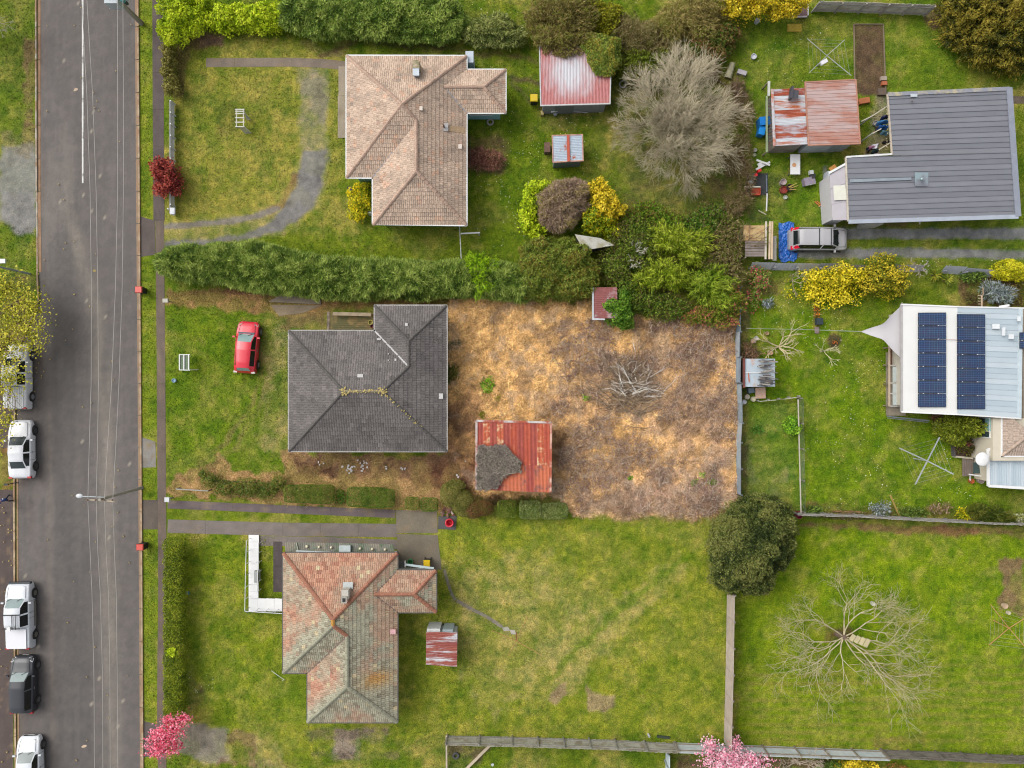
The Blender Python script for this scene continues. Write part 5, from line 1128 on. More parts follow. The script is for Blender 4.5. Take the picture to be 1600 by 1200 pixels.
# ================================================================ VEHICLES
PAINTS={}
def paintm(c,rough=.38): return M(c,rough,.03,1.0,coat=.3 if max(c)>120 else 0,name='car_paint')
PROF={
'sedan':dict(st=[(0,.72,.50,.53,.60),(.02,.84,.60,.66,.66),(.08,.95,.70,.76,.72),(.20,1,.82,.88,.78),(.28,1,.87,.95,.80),(.42,1,.90,1.36,.66),(.55,1,.92,1.43,.66),(.68,1,.94,1.38,.63),(.82,.99,.97,1.06,.72),(.93,.95,.95,1.01,.72),(.985,.87,.88,.92,.66),(1,.78,.62,.64,.6)],ws=(.28,.42),rw=(.70,.82),sw=(.33,.78),bp=.55,fa=.185,ra=.80),
'hatch':dict(st=[(0,.74,.52,.55,.60),(.02,.86,.62,.68,.66),(.08,.95,.74,.80,.72),(.19,1,.86,.93,.78),(.25,1,.90,1.0,.80),(.40,1,.95,1.43,.68),(.55,1,.97,1.50,.67),(.80,.99,1.0,1.47,.62),(.90,.97,1.0,1.38,.60),(.955,.92,.96,1.06,.70),(.985,.87,.86,.88,.70),(1,.80,.60,.62,.64)],ws=(.25,.40),rw=(.90,.955),sw=(.29,.86),bp=.55,fa=.18,ra=.82),
'suv':dict(st=[(0,.74,.60,.63,.60),(.02,.86,.74,.80,.66),(.08,.95,.86,.94,.74),(.19,1,.96,1.03,.78),(.26,1,1.0,1.10,.80),(.38,1,1.02,1.56,.68),(.50,1,1.03,1.64,.67),(.85,.99,1.05,1.62,.64),(.94,.97,1.05,1.50,.62),(.98,.93,1.0,1.12,.70),(.993,.88,.86,.88,.70),(1,.82,.60,.62,.66)],ws=(.26,.38),rw=(.94,.98),sw=(.30,.90),bp=.55,fa=.185,ra=.80),
'ute':dict(st=[(0,.80,.60,.64,.62),(.02,.90,.80,.88,.70),(.07,.96,.92,1.0,.76),(.17,1,1.0,1.08,.80),(.22,1,1.03,1.13,.80),(.33,1,1.05,1.66,.66),(.45,1,1.06,1.74,.65),(.60,1,1.06,1.72,.64),(.635,1,1.06,1.62,.66),(.655,1,1.06,1.10,.86),(.80,1,1.06,1.10,.86),(.98,.98,1.06,1.10,.86),(.993,.95,1.0,1.04,.84),(1,.92,.66,.7,.8)],ws=(.22,.33),rw=(.638,.652),sw=(.26,.62),bp=.44,fa=.17,ra=.81),
'van':dict(st=[(0,.76,.62,.65,.60),(.02,.88,.74,.80,.68),(.07,.96,.86,.94,.74),(.14,1,.95,1.03,.78),(.19,1,1.0,1.12,.80),(.33,1,1.03,1.64,.70),(.50,1,1.05,1.72,.70),(.84,.99,1.06,1.70,.68),(.92,.97,1.05,1.60,.66),(.975,.93,1.0,1.14,.72),(.99,.88,.86,.88,.72),(1,.82,.6,.62,.66)],ws=(.19,.33),rw=(.90,.972),sw=(.24,.90),bp=.50,fa=.16,ra=.80)}
def car(style,name,label,cat,px,py,heading,L,W,col,group=None,glass=(60,74,80),rim=(170,172,176),side=None,hl=(236,236,232),tl=(190,30,36),zs=1.0):
    pr=PROF[style]; st=pr['st']; t=thing(name,label,cat,P(px,py),group,heading)
    xs=[s[0] for s in st]; N=47; u=[ (i/(N-1)) for i in range(N)]
    for k in(*pr['ws'],*pr['rw'],*pr['sw'],pr['bp']-.012,pr['bp']+.012): u.append(k)
    u=sorted(set(round(k,4) for k in u)); hw=W/2; rad=.33*zs
    def g(k,i): return float(np.interp(k,xs,[s[i] for s in st]))
    ring=[]
    for k in u:
        w=hw*g(k,1); zsd=g(k,2)*zs; zt=g(k,3)*zs; wt=hw*g(k,4); x=L*(.5-k); zb=.24
        for a in(pr['fa'],pr['ra']):
            dx=abs((k-a)*L)
            if dx<rad+.06: zb=max(zb,math.sqrt(max(0,(rad+.06)**2-dx*dx))+rad*.9)
        zb=min(zb,zsd-.12)
        crown=.03*min(1,max(0,(zt-zsd)*3))
        r=[(x,w*.97,zb),(x,w,max(zb,zsd*.62)+.001),(x,w*.985,zsd*.9 if zsd*.9>zb else zb+.02),(x,w*.95,zsd),(x,min(w*.90,max(wt,w*.9)),zsd+.015),(x,wt,max(zt-.045,zsd+.02)),(x,wt*.88,zt-.008),(x,wt*.45,zt+crown*.8),(x,0,zt+crown)]
        ring.append(r)
    full=[r+[(p[0],-p[1],p[2]) for p in r[-2::-1]] for r in ring]; n=len(full[0]); half=8
    cats={'body':[],'windscreen':[],'rear_window':[],'side_window':[],'side_window2':[]}
    def cls(k,j):
        jj=j if j<half else n-2-j
        if pr['ws'][0]<k<pr['ws'][1] and jj>=6: return 'windscreen'
        if pr['rw'][0]<k<pr['rw'][1] and jj>=6: return 'rear_window'
        if pr['sw'][0]<k<pr['sw'][1] and jj==4 and not abs(k-pr['bp'])<.011: return 'side_window' if j<half else 'side_window2'
        return 'body'
    for i in range(len(u)-1):
        k=(u[i]+u[i+1])/2
        for j in range(n-1): cats[cls(k,j)].append((i*n+j,(i+1)*n+j,(i+1)*n+j+1,i*n+j+1))
    vs=[p for r in full for p in r]
    pm=paintm(col); gm=M(glass,.08,.1,1.5,spec=.45,name='car_glass')
    body=None; sg_=M((34,38,40),.12,.1,1.5,spec=.35,name='tinted_glass')
    for c_,fs in cats.items():
        if not fs: continue
        ids=sorted({i for f in fs for i in f}); mp={a:b for b,a in enumerate(ids)}; m=MB(); m.add([vs[i] for i in ids],[tuple(mp[i] for i in f) for f in fs])
        if c_=='body':
            m.add(full[0],[tuple(range(n))]); m.add(full[-1],[tuple(range(n-1,-1,-1))]); 
            body=m.build('body',pm,t,True)
        else:
            nm=c_ if c_!='side_window2' else 'side_window'; m.build(nm,sg_ if 'side' in c_ else gm,t,True)
    MB().box((0,0,.34),(L*.94,W*.80,.3)).build('chassis',BLACK,t)
    for a in(pr['fa'],pr['ra']):
        for s in(-1,1):
            x=L*(.5-a); wh=D.objects.new('wheel',None); COL.objects.link(wh); wh.parent=t; wh.location=(x,s*(hw-.07),rad)
            MB().tube([(0,-.11,0),(0,.125*s if s>0 else .11,0)] if False else [(0,-.12,0),(0,.12,0)],rad,18).build('tyre',M((48,46,46),.85,.15,6),wh)
            rm=MB(); rm.tube([(0,s*.10,0),(0,s*.128,0)],rad*.62,14); rm.build('rim',M(rim,.35,.1,metal=.4),wh)
    z=lambda k:g(k,2)*zs
    for s in(-1,1):
        w=hw*g(.04,1); MB().add([(L*.485,s*w*.62,z(.03)+.02),(L*.5-.06*L,s*w*.66,z(.06)+.07),(L*.5-.095*L,s*hw*.93,z(.09)+.02),(L*.5-.04*L,s*hw*.90,z(.04)-.06),(L*.492,s*hw*.76,z(.02)-.08)],[(0,1,2,3,4) if s<0 else (4,3,2,1,0)]).build('headlight',M(hl,.15,.03,spec=.8),t)
        MB().box((-L*.478,s*hw*.80,z(.97)*.93),(.14,.28,.2)).build('taillight',M(tl,.25,.05),t)
        kx=pr['ws'][0]+.06; MB().box((L*(.5-kx),s*(hw+.10),z(kx)+.06),(.12,.2,.13)).build('mirror',pm if rim!=(1,) else BLACK,t)
        MB().box((L*(.5-pr['bp']),s*(hw+.006),z(.5)*.82),(.16,.03,.03)).build('door_handle',M((150,150,150),.4),t)
    MB().box((L*.497,0,.42),(.06,W*.6,.2)).build('grille',BLACK,t); MB().box((L*.503,0,.36),(.02,.5,.11)).build('number_plate',M((230,230,226),.5),t)
    k=pr['ws'][0]; m=MB(); 
    for s in(-.5,.35): m.bar((L*(.5-k)+.03,hw*s,g(k,3)*zs+.02),(L*(.5-k)-.12,hw*(s+.32),g(k+.03,3)*zs+.03),.025)
    m.build('wiper',BLACK,t)
    def sp(k,f): return (L*(.5-k),hw*g(k,4)*f,g(k,3)*zs-.006)
    m=MB(); w0=pr['ws'][0]; a_=[.045+(w0-.055)*q/5 for q in range(6)]
    for s in(-1,1): m.tube([sp(k,s*.93) for k in a_],.011,4)
    m.tube([sp(.045,s*.93/4) for s in range(-4,5)],.011,4); m.build('bonnet_seam',M((60,60,62),.8),t)
    for s in(-1,1):
        m=MB()
        for k in(pr['sw'][0]+.01,pr['bp'],pr['sw'][1]-.10): m.tube([(L*(.5-k),s*(hw*.958),g(k,2)*zs),(L*(.5-k),s*(hw*.99),g(k,2)*zs*.9),(L*(.5-k),s*(hw+.004),g(k,2)*zs*.62),(L*(.5-k),s*(hw*.99),.34)],.010,4)
        m.tube([(L*(.5-pr['sw'][0]-.01),s*(hw+.002),.33),(L*(.5-pr['sw'][1]+.10),s*(hw+.002),.33)],.010,4); m.build('door_seam',M((60,60,62),.8),t)
    return t,g,hw
PK='vehicles parked along the left kerb'
t,g,hw=car('ute','parked_ute','white double-cab ute parked half under the yellow-green tree','ute',36,589,R(90),5.0,1.85,(236,238,240),PK,glass=(58,66,70))
MB().box((-5.0*.32,0,1.12),(1.55,1.5,.06)).build('tonneau_cover',M((238,240,242),.6,.03),t)
for k in range(8): MB().box((-5.0*.32,-.63+k*.18,1.155),(1.5,.02,.02)).build('cover_rib',M((214,218,222)),t)
t,g,hw=car('sedan','parked_sedan','white sedan with dark windscreen parked below the tree at the kerb','car',41.5,701,R(91.5),4.5,1.8,(240,242,246),PK,glass=(52,64,66),rim=(96,98,100))
MB().box((4.5*.475,.35,.66),(.05,.34,.05),rz=.2).build('intake',BLACK,t)
t,g,hw=car('ute','parked_ute','white double-cab ute with black roof racks and silver sides','ute',40,958,R(91),5.05,1.9,(226,230,236),PK,glass=(150,168,166),rim=(150,146,132))
MB().box((-5.05*.325,0,1.15),(1.5,1.5,.07)).build('tonneau_cover',M((242,243,248),.5,.02),t)
for x in(.62,-.42): MB().box((x*1.0-.25,0,1.80),(.07,1.35,.05)).build('roof_rack',BLACK,t)
for y in(-.12,-.38): MB().box((-.15,y,1.84),(1.15,.04,.04)).build('rack_rail',DARK,t)
MB().box((-.66,.12,1.86),(.3,.26,.08)).build('rack_box',WHITEP,t); MB().box((2.53,0,.62),(.14,1.7,.3)).build('bull_bar',M((66,70,74),.5),t)
MB().box((0.1,-1.0,.42),(1.9,.16,.06)).build('side_step',M((120,116,106),.5),t); MB().box((0.1,1.0,.42),(1.9,.16,.06)).build('side_step',M((120,116,106),.5),t)
t,g,hw=car('suv','parked_suv','dark charcoal SUV parked between the racked ute and the white hatchback','car',45.5,1064,R(90.5),4.35,1.8,(54,56,62),PK,glass=(158,172,170),rim=(120,122,124),hl=(232,236,238),zs=.97)
t,g,hw=car('hatch','parked_hatchback','white hatchback cut off by the bottom edge, nearest the bottom left corner','car',55,1187,R(92),4.2,1.78,(238,242,246),PK,glass=(110,124,122),rim=(110,110,112))
t,g,hw=car('hatch','red_hatchback','bright red hatchback parked on the front lawn','car',390.5,543.5,R(86),4.0,1.7,(236,44,66),glass=(150,178,174),tl=(226,214,206),hl=(236,220,206))
MB().box((1.08,0,.98),(.16,1.2,.03)).build('cowl',M((70,80,92),.5),t)
t,g,hw=car('van','silver_minivan','silver minivan with dark side glass parked on the gravel drive','minivan',1273,376.5,0,4.45,1.78,(190,188,190),glass=(34,42,42),tl=(236,20,50),hl=(230,226,200))
for s in(-1,1): MB().box((-.1,s*.894,.78),(3.2,.03,.36)).build('dark_side_panel',M((70,70,72),.4),t)
for x in(-.18,.72): MB().box((x-.15,0,1.755),(.06,1.25,.03)).build('roof_strip',M((52,56,62)),t)
for s in(-1,1): MB().add([(-2.18,s*.62,1.0),(-1.95,s*.82,1.15),(-1.72,s*.80,1.5),(-1.9,s*.6,1.5)],[(0,1,2,3) if s<0 else(3,2,1,0)]).build('rear_lamp',M((236,24,56),.3,.03),t)

# ================================================================ PERSON at the left edge
def person(px,py,heading,label,top,pants,skin=(190,140,112)):
    t=thing('person',label,'person',P(px,py),None,heading)
    J={'pel':(0,0,.95),'sp':(0.02,0,1.15),'ch':(.04,0,1.36),'nk':(.05,0,1.50),'hd':(.07,0,1.60),'ht':(.07,0,1.72),
     'hl':(0,.10,.90),'kl':(.18,.11,.52),'al':(.20,.11,.10),'tl':(.34,.11,.05),'hr':(0,-.10,.90),'kr':(-.06,-.11,.50),'ar':(-.30,-.11,.14),'tr':(-.18,-.11,.05),
     'sl':(.04,.19,1.40),'el':(-.08,.25,1.14),'wl':(.04,.27,.92),'fl':(.08,.27,.84),'sr':(.04,-.19,1.40),'er':(.08,-.26,1.14),'wr':(.26,-.25,1.02),'fr':(.33,-.25,1.0)}
    rad={'pel':.15,'sp':.14,'ch':.155,'nk':.06,'hd':.095,'ht':.075,'hl':.095,'kl':.065,'al':.045,'tl':.04,'hr':.095,'kr':.065,'ar':.045,'tr':.04,'sl':.07,'el':.05,'wl':.035,'fl':.035,'sr':.07,'er':.05,'wr':.035,'fr':.035}
    E=[('pel','sp'),('sp','ch'),('ch','nk'),('nk','hd'),('hd','ht'),('pel','hl'),('hl','kl'),('kl','al'),('al','tl'),('pel','hr'),('hr','kr'),('kr','ar'),('ar','tr'),('ch','sl'),('sl','el'),('el','wl'),('wl','fl'),('ch','sr'),('sr','er'),('er','wr'),('wr','fr')]
    ks=list(J); me=D.meshes.new('b'); me.from_pydata([J[k] for k in ks],[(ks.index(a),ks.index(b)) for a,b in E],[])
    o=D.objects.new('b',me); COL.objects.link(o); md=o.modifiers.new('s','SKIN'); 
    for i,k in enumerate(ks): sv=me.skin_vertices[0].data[i]; sv.radius=(rad[k],rad[k]); sv.use_root=(k=='pel')
    ss=o.modifiers.new('u','SUBSURF'); ss.levels=2; ss.render_levels=2
    dg=bpy.context.evaluated_depsgraph_get(); m2=D.meshes.new_from_object(o.evaluated_get(dg)); D.objects.remove(o)
    for c_ in(top,pants,skin,(40,38,40)): m2.materials.append(M(c_,.85,.15,8))
    for p in m2.polygons:
        c=p.center; z=c.z; hand=(abs(c.y)>.2 and z<.98+.06*(c.y<0))
        p.material_index=2 if (z>1.47 and abs(c.y)<.12) or (c.y>.2 and z<.93) or (c.y<-.2 and c.x>.27) else 3 if z<.12 else 1 if z<.93 and abs(c.y)<.22 else 0
        p.use_smooth=True
    b=D.objects.new('body',m2); COL.objects.link(b); b.parent=t
    for s,(x,y,z) in((1,(.08,.27,.84)),(-1,(.33,-.25,1.0))):
        for f in range(4): b_=MB().tube([(x,y+(f-1.5)*.018,z),(x+.03,y+(f-1.5)*.02,z-.05),(x+.025,y+(f-1.5)*.02,z-.085+abs(f-1.3)*.006)],[.010,.009,.006],6).build('finger',M(skin,.7,.05),t)
        MB().tube([(x,y-s*.03,z+.01),(x+.035,y-s*.045,z-.02),(x+.05,y-s*.04,z-.05)],[.012,.010,.007],6).build('thumb',M(skin,.7,.05),t)
    MB().lathe((.06,0,1.62),[(.102,0),(.108,.06),(.085,.12),(.03,.15),(.001,.155)],14,close=False).build('hair',M((46,36,30),.9,.2,9),t,True)
    MB().add([(.155,-.012,1.62),(.155,.012,1.62),(.185,0,1.595),(.158,0,1.65)],[(0,1,2),(1,3,2),(3,0,2)]).build('nose',M(skin,.7,.05),t)
    for s in(-1,1): MB().lathe((.150,s*.032,1.64),[(.013,-.006),(.014,0),(.001,.008)],8).build('eye',M((30,26,24)),t); MB().box((.07,s*.098,1.62),(.03,.02,.055)).build('ear',M(skin,.7,.05),t)
    MB().box((.156,0,1.575),(.008,.045,.010)).build('mouth',M((150,80,76)),t)
    MB().box((-.02,.13,1.25),(.22,.05,.12),rz=.1).build('jacket_stripe',WHITE,t)
person(19,778,R(-82),'person in a dark blue jacket walking on the pavement at the left edge',(36,66,130),(34,36,50))

# ================================================================ YARD OBJECTS
def boxthing(name,lab,cat,px,py,z,d,col,rz=0,parts=None,group=None,rough=.7):
    t=thing(name,lab,cat,P(px,py),group,rz); MB().box((0,0,z+d[2]/2),d).build('body',M(col,rough,.12,4),t); return t
# bleached timber arbour frame and lattice pieces on front lawn
lf=thing('ladder_frame','white timber climbing frame with rungs and leaning lattice on the ring-drive lawn','frame',P(380,190)); o=Vector(lf.location)
wm=M((222,220,206),.8,.12,3)
for x in(369.5,380.5):
    MB().bar(P(x,171,1.1)-o,P(x,197,1.1)-o,.06).build('side_beam',wm,lf)
    for y in(171,197): MB().bar(P(x,y,1.1)-o,P(x+1.5,y+1,.02)-o,.06).build('leg',wm,lf)
for y in(171,174,177.5,184,191,198): MB().bar(P(367.5,y,1.13)-o,P(382,y,1.13)-o,.07).build('rung',wm,lf)
def lattice(a,b,c,d,nm,par,o,mat,n=6):
    q=lambda u,v:(a*(1-u)+b*u)*(1-v)+(d*(1-u)+c*u)*v
    m=MB()
    for k in range(n+1):
        u=k/n; m.bar(q(u,0)-o,q(u,1)-o,.025); m.bar(q(0,u)-o,q(1,u)-o,.025)
    m.build(nm,mat,par)
lattice(P(373,198.5,.9),P(381,198,.9),P(392,208,.05),P(383,208.5,.05),'lattice_panel',lf,o,M((196,196,190),.8)); MB().bar(P(381,197,1.0)-o,P(392.5,208,.05)-o,.06).build('brace',wm,lf)
lattice(P(382,177,.9),P(383,180,.9),P(391,187,.05),P(386,187.5,.05),'lattice_panel',lf,o,M((206,206,198),.8),4); MB().bar(P(381,175,1.0)-o,P(391,187,.05)-o,.05).build('brace',wm,lf)
# white swing-seat frame on the car lawn
sf=thing('swing_frame','white metal frame with two mesh panels on the lawn left of the red car','frame',P(288,567)); o=Vector(sf.location)
wf=WHITEP
for x in(280.5,287.5,295): MB().bar(P(x,554,1.0)-o,P(x,578,1.0)-o,.07).build('upright',wf,sf)
for y in(554,578): MB().bar(P(280,y,1.0)-o,P(297,y+.3,1.0)-o,.06).build('crossbar',wf,sf)
for x0_,x1_ in((281.5,286.8),(288.3,294)): MB().add([P(x0_,555,.96)-o,P(x1_,555,.96)-o,P(x1_,577,.96)-o,P(x0_,577,.96)-o],[(3,2,1,0)]).build('mesh_panel',M((116,134,104),.8,.1,3),sf)
MB().bar(P(295,578,1.0)-o,P(310,577.5,.04)-o,.05).build('leg',wf,sf); MB().bar(P(295,555,1.0)-o,P(298,556.5,.04)-o,.05).build('leg',wf,sf)
for y in(554.5,577.5): MB().bar(P(281,y,1.0)-o,P(285,y,.02)-o,.05).build('leg',wf,sf)
def cyl(name,lab,cat,px,py,r,h,col,z=0,group=None,taper=.85):
    return tag(MB().lathe((0,0,0),[(r*taper,0),(r,h),(r*.88,h),(r*.7,h*.6)],14).build(name,M(col,.6,.1,4),None,False,loc=P(px,py,z)),lab,cat,group)
cyl('bucket','pale blue bucket on the lawn below the white mesh frame','bucket',273.5,594.5,.16,.25,(160,196,220))
cyl('water_cover','small blue cap on the grass beside the long clipped hedge','cap',294,926,.16,.08,(60,140,170))
# rotary clotheslines
def clothesline(lab,px,py,zt,arms,col,wires=True,w=.05):
    hub=P(px,py,zt); hub.z=0; t=thing('rotary_clothesline',lab,'clothesline',hub); o=Vector(t.location); m_=M(col,.5,.12,3)
    top=P(px,py,0); MB().tube([(0,0,0),(0,0,zt)],.04,8).build('pole',m_,t)
    ends=[]
    for (x,y) in arms:
        e=P(x,y,zt+.15)-o; ends.append(e); MB().bar(Vector((0,0,zt-.1)),e,w,w*.8).build('arm',m_,t)
    if wires:
        m=MB(); ds=sorted(ends,key=lambda v:math.atan2(v.y,v.x)); c=Vector((0,0,zt-.1))
        for f in(.35,.55,.75,.95):
            for i in range(len(ds)): m.tube([c.lerp(ds[i],f),c.lerp(ds[(i+1)%len(ds)],f)],.006,3)
        m.build('line',M((170,180,170)),t)
    return t
clothesline('grey rotary clothesline in the top right lawn beside the vegetable plot',1293,86,2.0,[(1261,60),(1320,62),(1264,114),(1330,118)],(168,172,164))
clothesline('large grey rotary clothesline on the lawn below the solar house',1450,720.5,2.1,[(1405,700),(1468,683),(1490,741),(1430,757)],(176,182,180),w=.08)
clothesline('bare wooden-coloured rotary clothesline without washing at the right edge of the bottom lawn',1578,982,2.0,[(1548,945),(1608,962),(1545,1008),(1606,1016)],(196,150,90))
clothesline('thin rusty rotary clothesline at the end of the stepping stones',807,1002,2.0,[(824,963),(846,1024),(794,1024),(768,985)],(190,130,80),wires=False,w=.03)
tag(MB().box(P(1287,97,1.95),(.55,.28,.2),rz=.5).build('white_cloth',M((236,234,236),.9,.05)),'white cloth hanging on the rotary line beside the vegetable plot','cloth')
tag(MB().bar(P(1386,650.5,.9),P(1452,657.5,.9),.1,.05).build('clothes_airer',STEEL),'long low steel rail on the lawn under the solar house wall','rail'); a_=D.objects['clothes_airer']
MB().bar(P(1386,653,.88),P(1450,660,.88),.05).build('lower_bar',STEEL,a_); MB().bar(*VP(1400,652,.88,0),.05).build('leg',STEEL,a_); MB().bar(*VP(1440,657,.88,0),.05).build('leg',STEEL,a_)
# red items, tables and junk in the yard by the pink shed
tb=thing('trestle_table','long white table with a knife and orange plate on the grass by the pink shed','table',P(1237,261)); o=Vector(tb.location)
MB().box((0,0,.74),(.76,1.55,.04)).build('tabletop',WHITEP,tb)
for s in(-1,1):
    for q in(-1,1): MB().bar((s*.32,q*.65,.02),(s*.32,q*.65,.72),.05).build('leg',STEEL,tb)
tag(MB().lathe((0,0,0),[(.13,0),(.16,.03),(.02,.035)],14).build('plate',M((226,170,120)),loc=P(1240.7,258,.765)),'round orange plate on the long white table','plate')
tag(MB().bar(P(1232,272,.78),P(1234.5,261,.78),.04,.02).build('bread_knife',M((120,80,50))),'brown handled tool lying on the long white table','tool')
ch=thing('folding_chair','toppled white plastic chair with splayed legs beyond the long white table','chair',P(1190,257)); o=Vector(ch.location)
for a,b in(((1182,250),(1203,258)),((1181,265),(1203,253)),((1186,252),(1200,256))): MB().bar(P(*a,.35)-o,P(*b,.3)-o,.15,.05).build('leg',WHITEP,ch)
MB().box(P(1188,257.5,.3)-o,(.4,.35,.05),rz=.5).build('seat',WHITEP,ch); MB().box(P(1195,256,.4)-o,(.45,.1,.3),rz=-.4).build('backrest',WHITEP,ch)
def tubbarrel(lab,px,py,col,sx=.75,sy=.6,h=.9,rz=.1,cat='barrel'):
    t=thing('storage_tub',lab,cat,Vector((P(px,py,h).x,P(px,py,h).y,0)),None,rz); m=MB(); m.prism([(-sx/2,-sy/2),(sx/2,-sy/2),(sx/2,sy/2),(-sx/2,sy/2)],0,h); m.build('tub',M(col,.45,.06),t)
    MB().box((0,0,h+.04),(sx*1.06,sy*1.06,.07)).build('lid',M(tuple(min(255,int(c*1.12)) for c in col),.4,.05),t)
tubbarrel('larger bright blue plastic tub left of the rusted lean-to',1195,189,(20,124,206)); tubbarrel('smaller bright blue plastic tub below the larger one left of the lean-to',1190.5,204,(24,140,222),.45,.62,.7,-.2)
cyl('plant_pot','small white pot upper left of the toppled white chair','pot',1178.5,236,.14,.3,(206,204,196)); cyl('plant_pot','small cream pot just below the white pot near the toppled chair','pot',1178,243,.13,.2,(206,210,176))
cyl('planter_tub','pale grey round tub beside the red bowl on the grass','tub',1221,286.5,.24,.5,(196,176,176)); cyl('fire_bowl','rusty red round bowl on the grass, full of dark ash','bowl',1222.5,298,.3,.35,(150,54,36)); cyl('brazier','dark round brazier touching the rusty red bowl','bowl',1231.5,295,.27,.45,(64,46,48))
for k,(a,b) in enumerate((((1233,292),(1246,286)),((1235,294),(1247,291)),((1234,297),(1245,296)))): pass
st_=thing('kindling','pale yellow sticks poking out of the dark brazier','sticks',P(1238,292)); o=Vector(st_.location)
for a,b in(((1233,293),(1245,286)),((1235,294),(1247,290)),((1234,296),(1244,296)),((1232,292),(1241,288))): MB().bar(P(*a,.5)-o,P(*b,.35)-o,.05).build('stick',M((206,180,90),.8),st_)
cyl('bag','small crumpled pale bag under the red bowl on the grass','bag',1226,309,.16,.2,(196,200,190))
ct=thing('cabinet','grey upturned cabinet lying on the grass between table and lilac annex','cabinet',P(1261,285),None,.22); MB().box((0,0,.3),(.85,.55,.55)).build('carcass',M((156,144,160),.7,.12,4),ct); MB().box((.02,-.3,.45),(.8,.06,.2)).build('drawer',M((190,190,186),.6),ct); MB().box((.3,.2,.6),(.24,.2,.06)).build('hinge_plate',DARK,ct)
boxthing('paint_tin','small white square tub above the grey upturned cabinet','tub',1266,270.5,0,(.3,.3,.3),(226,232,230),.1); boxthing('black_box','small dark speckled box between white tub and grey cabinet','box',1268,276,0,(.4,.25,.3),(56,58,62),.2)
boxthing('orange_board','orange-brown board propped at the corner of the lilac annex','board',1294.5,269,.9,(.55,.5,.06),(222,158,80),.6); boxthing('foam_panel','narrow white panel with dark back under the orange board','panel',1288,277.5,0,(.16,.55,.9),(206,212,222))
lg=thing('toy_set','orange and white toy pieces scattered on the grass left of the lilac annex','toys',P(1278,318)); o=Vector(lg.location)
for a,b in(((1273,315),(1279,320)),((1276,314),(1282,319)),((1279,322),(1283,320))): MB().bar(P(*a,.08)-o,P(*b,.08)-o,.06).build('piece',M((226,130,70)),lg)
MB().box(P(1281,321.5,.06)-o,(.2,.06,.08),rz=.7).build('piece',M((230,220,180)),lg)
# dark mat with machinery and red crate
boxthing('black_mat','dark square rubber mat at the left end of the junk yard','mat',1183,288,0,(1.7,1.7,.03),(52,56,60)) 
wb=thing('compressor','red and grey workshop machine with round tanks standing on the dark mat','machine',P(1177,279)); o=Vector(wb.location)
for px,py,r,c_ in((1173.5,278,.26,(110,116,122)),(1170.5,287,.2,(176,184,190))): MB().lathe(P(px,py,.02)-o,[(r*.8,0),(r,.1),(r,.5),(r*.6,.6),(r*.2,.62)],14).build('tank',M(c_,.4,.1,3),wb)
for px,py in((1180,274),(1186,267)): MB().box(P(px,py,.5)-o,(.28,.2,.3),rz=.5).build('motor',M((226,34,34),.5),wb)
MB().bar(P(1163,292,.75)-o,P(1188,292,.75)-o,.09).build('bench_edge',M((230,228,206)),wb); MB().bar(P(1197.5,274,.6)-o,P(1198,300,.6)-o,.07).build('side_rail',M((110,124,136)),wb)
rc=thing('red_crate','orange-red plastic crate on the soil beside the dark mat','crate',P(1179,300)); 
for d,c in(((.68,.06,.4),(0,.3,.2)),((.68,.06,.4),(0,-.3,.2)),((.06,.6,.4),(.31,0,.2)),((.06,.6,.4),(-.31,0,.2)),((.66,.6,.04),(0,0,.25))): MB().box(c,d).build('side' if d[2]>.1 else 'base',M((216,86,52),.6,.1,3),rc)
tag(MB().bar(P(1198.5,302,.35),P(1197.5,330,.35),.08).build('white_pole',WHITEP),'white timber pole standing below the workshop mat','pole')
tag(MB().box(P(1191,332,.04),(.7,.08,.06),rz=-.5).build('plank',M((200,190,160))),'short pale plank on the soil beyond the white pole','plank')
boxthing('plank_block','orange timber block between pink shed and vegetable plot','timber',1348,159,.0,(.85,.42,.3),(196,116,66),.18)
boxthing('compost_frame','small square wooden compost frame at the lower end of the vegetable plot','frame',1376,145,0,(.62,.52,.3),(110,92,78)); boxthing('grey_block','grey concrete block in the vegetable plot corner','block',1379,124,0,(.45,.3,.25),(176,160,144)); boxthing('terracotta_block','terracotta pot-like block under the grey block of the plot','block',1380,131.5,0,(.4,.3,.25),(186,104,66))
pe_=thing('garden_edging','thin timber edging around the vegetable plot','edging',P(1358,93)); o=Vector(pe_.location)
for a,b in(((1334,38),(1336,148)),((1380,38),(1384,148)),((1334,38),(1380,38))): MB().bar(P(*a,.05)-o,P(*b,.05)-o,.07,.12).build('board',M((140,124,100),.9),pe_)
cyl('vent_cap','straw-yellow pallet lying on the top right lawn','x',0,0,.01,.01,(1,1,1)) if False else None
pa_=thing('straw_mat','small straw-yellow mat lying on the top right lawn','mat',P(1241,44)); MB().box((0,0,.05),(1.1,.6,.08)).build('mat',M((190,166,56),.9,.25,8),pa_)
tag(MB().box(P(1252,18,.2),(.95,.9,.35)).build('planter',M((110,84,84),.9,.2,5)),'dark raised garden box under the right end of the yellow wattle','planter'); q=D.objects['planter']; MB().bar(P(1236,27,.35),P(1261,26,.35),.12,.1).build('rim_board',M((170,164,164)),q); MB().bar(P(1262.5,4,.4),P(1262.5,24,.4),.05,.1).build('rim_board',WHITE,q)
cyl('white_bucket','white bucket beneath the left part of the yellow wattle','bucket',1181.5,35,.2,.35,(226,232,240)); cyl('white_bag','crumpled white bag on the grass left of the clothesline yard','bag',1176.5,90,.22,.25,(216,218,226)); boxthing('grey_brick_pile','pale grey blocks beside the fallen trunk in the thicket','blocks',1158,115,0,(.7,.35,.3),(186,180,186),-.3)
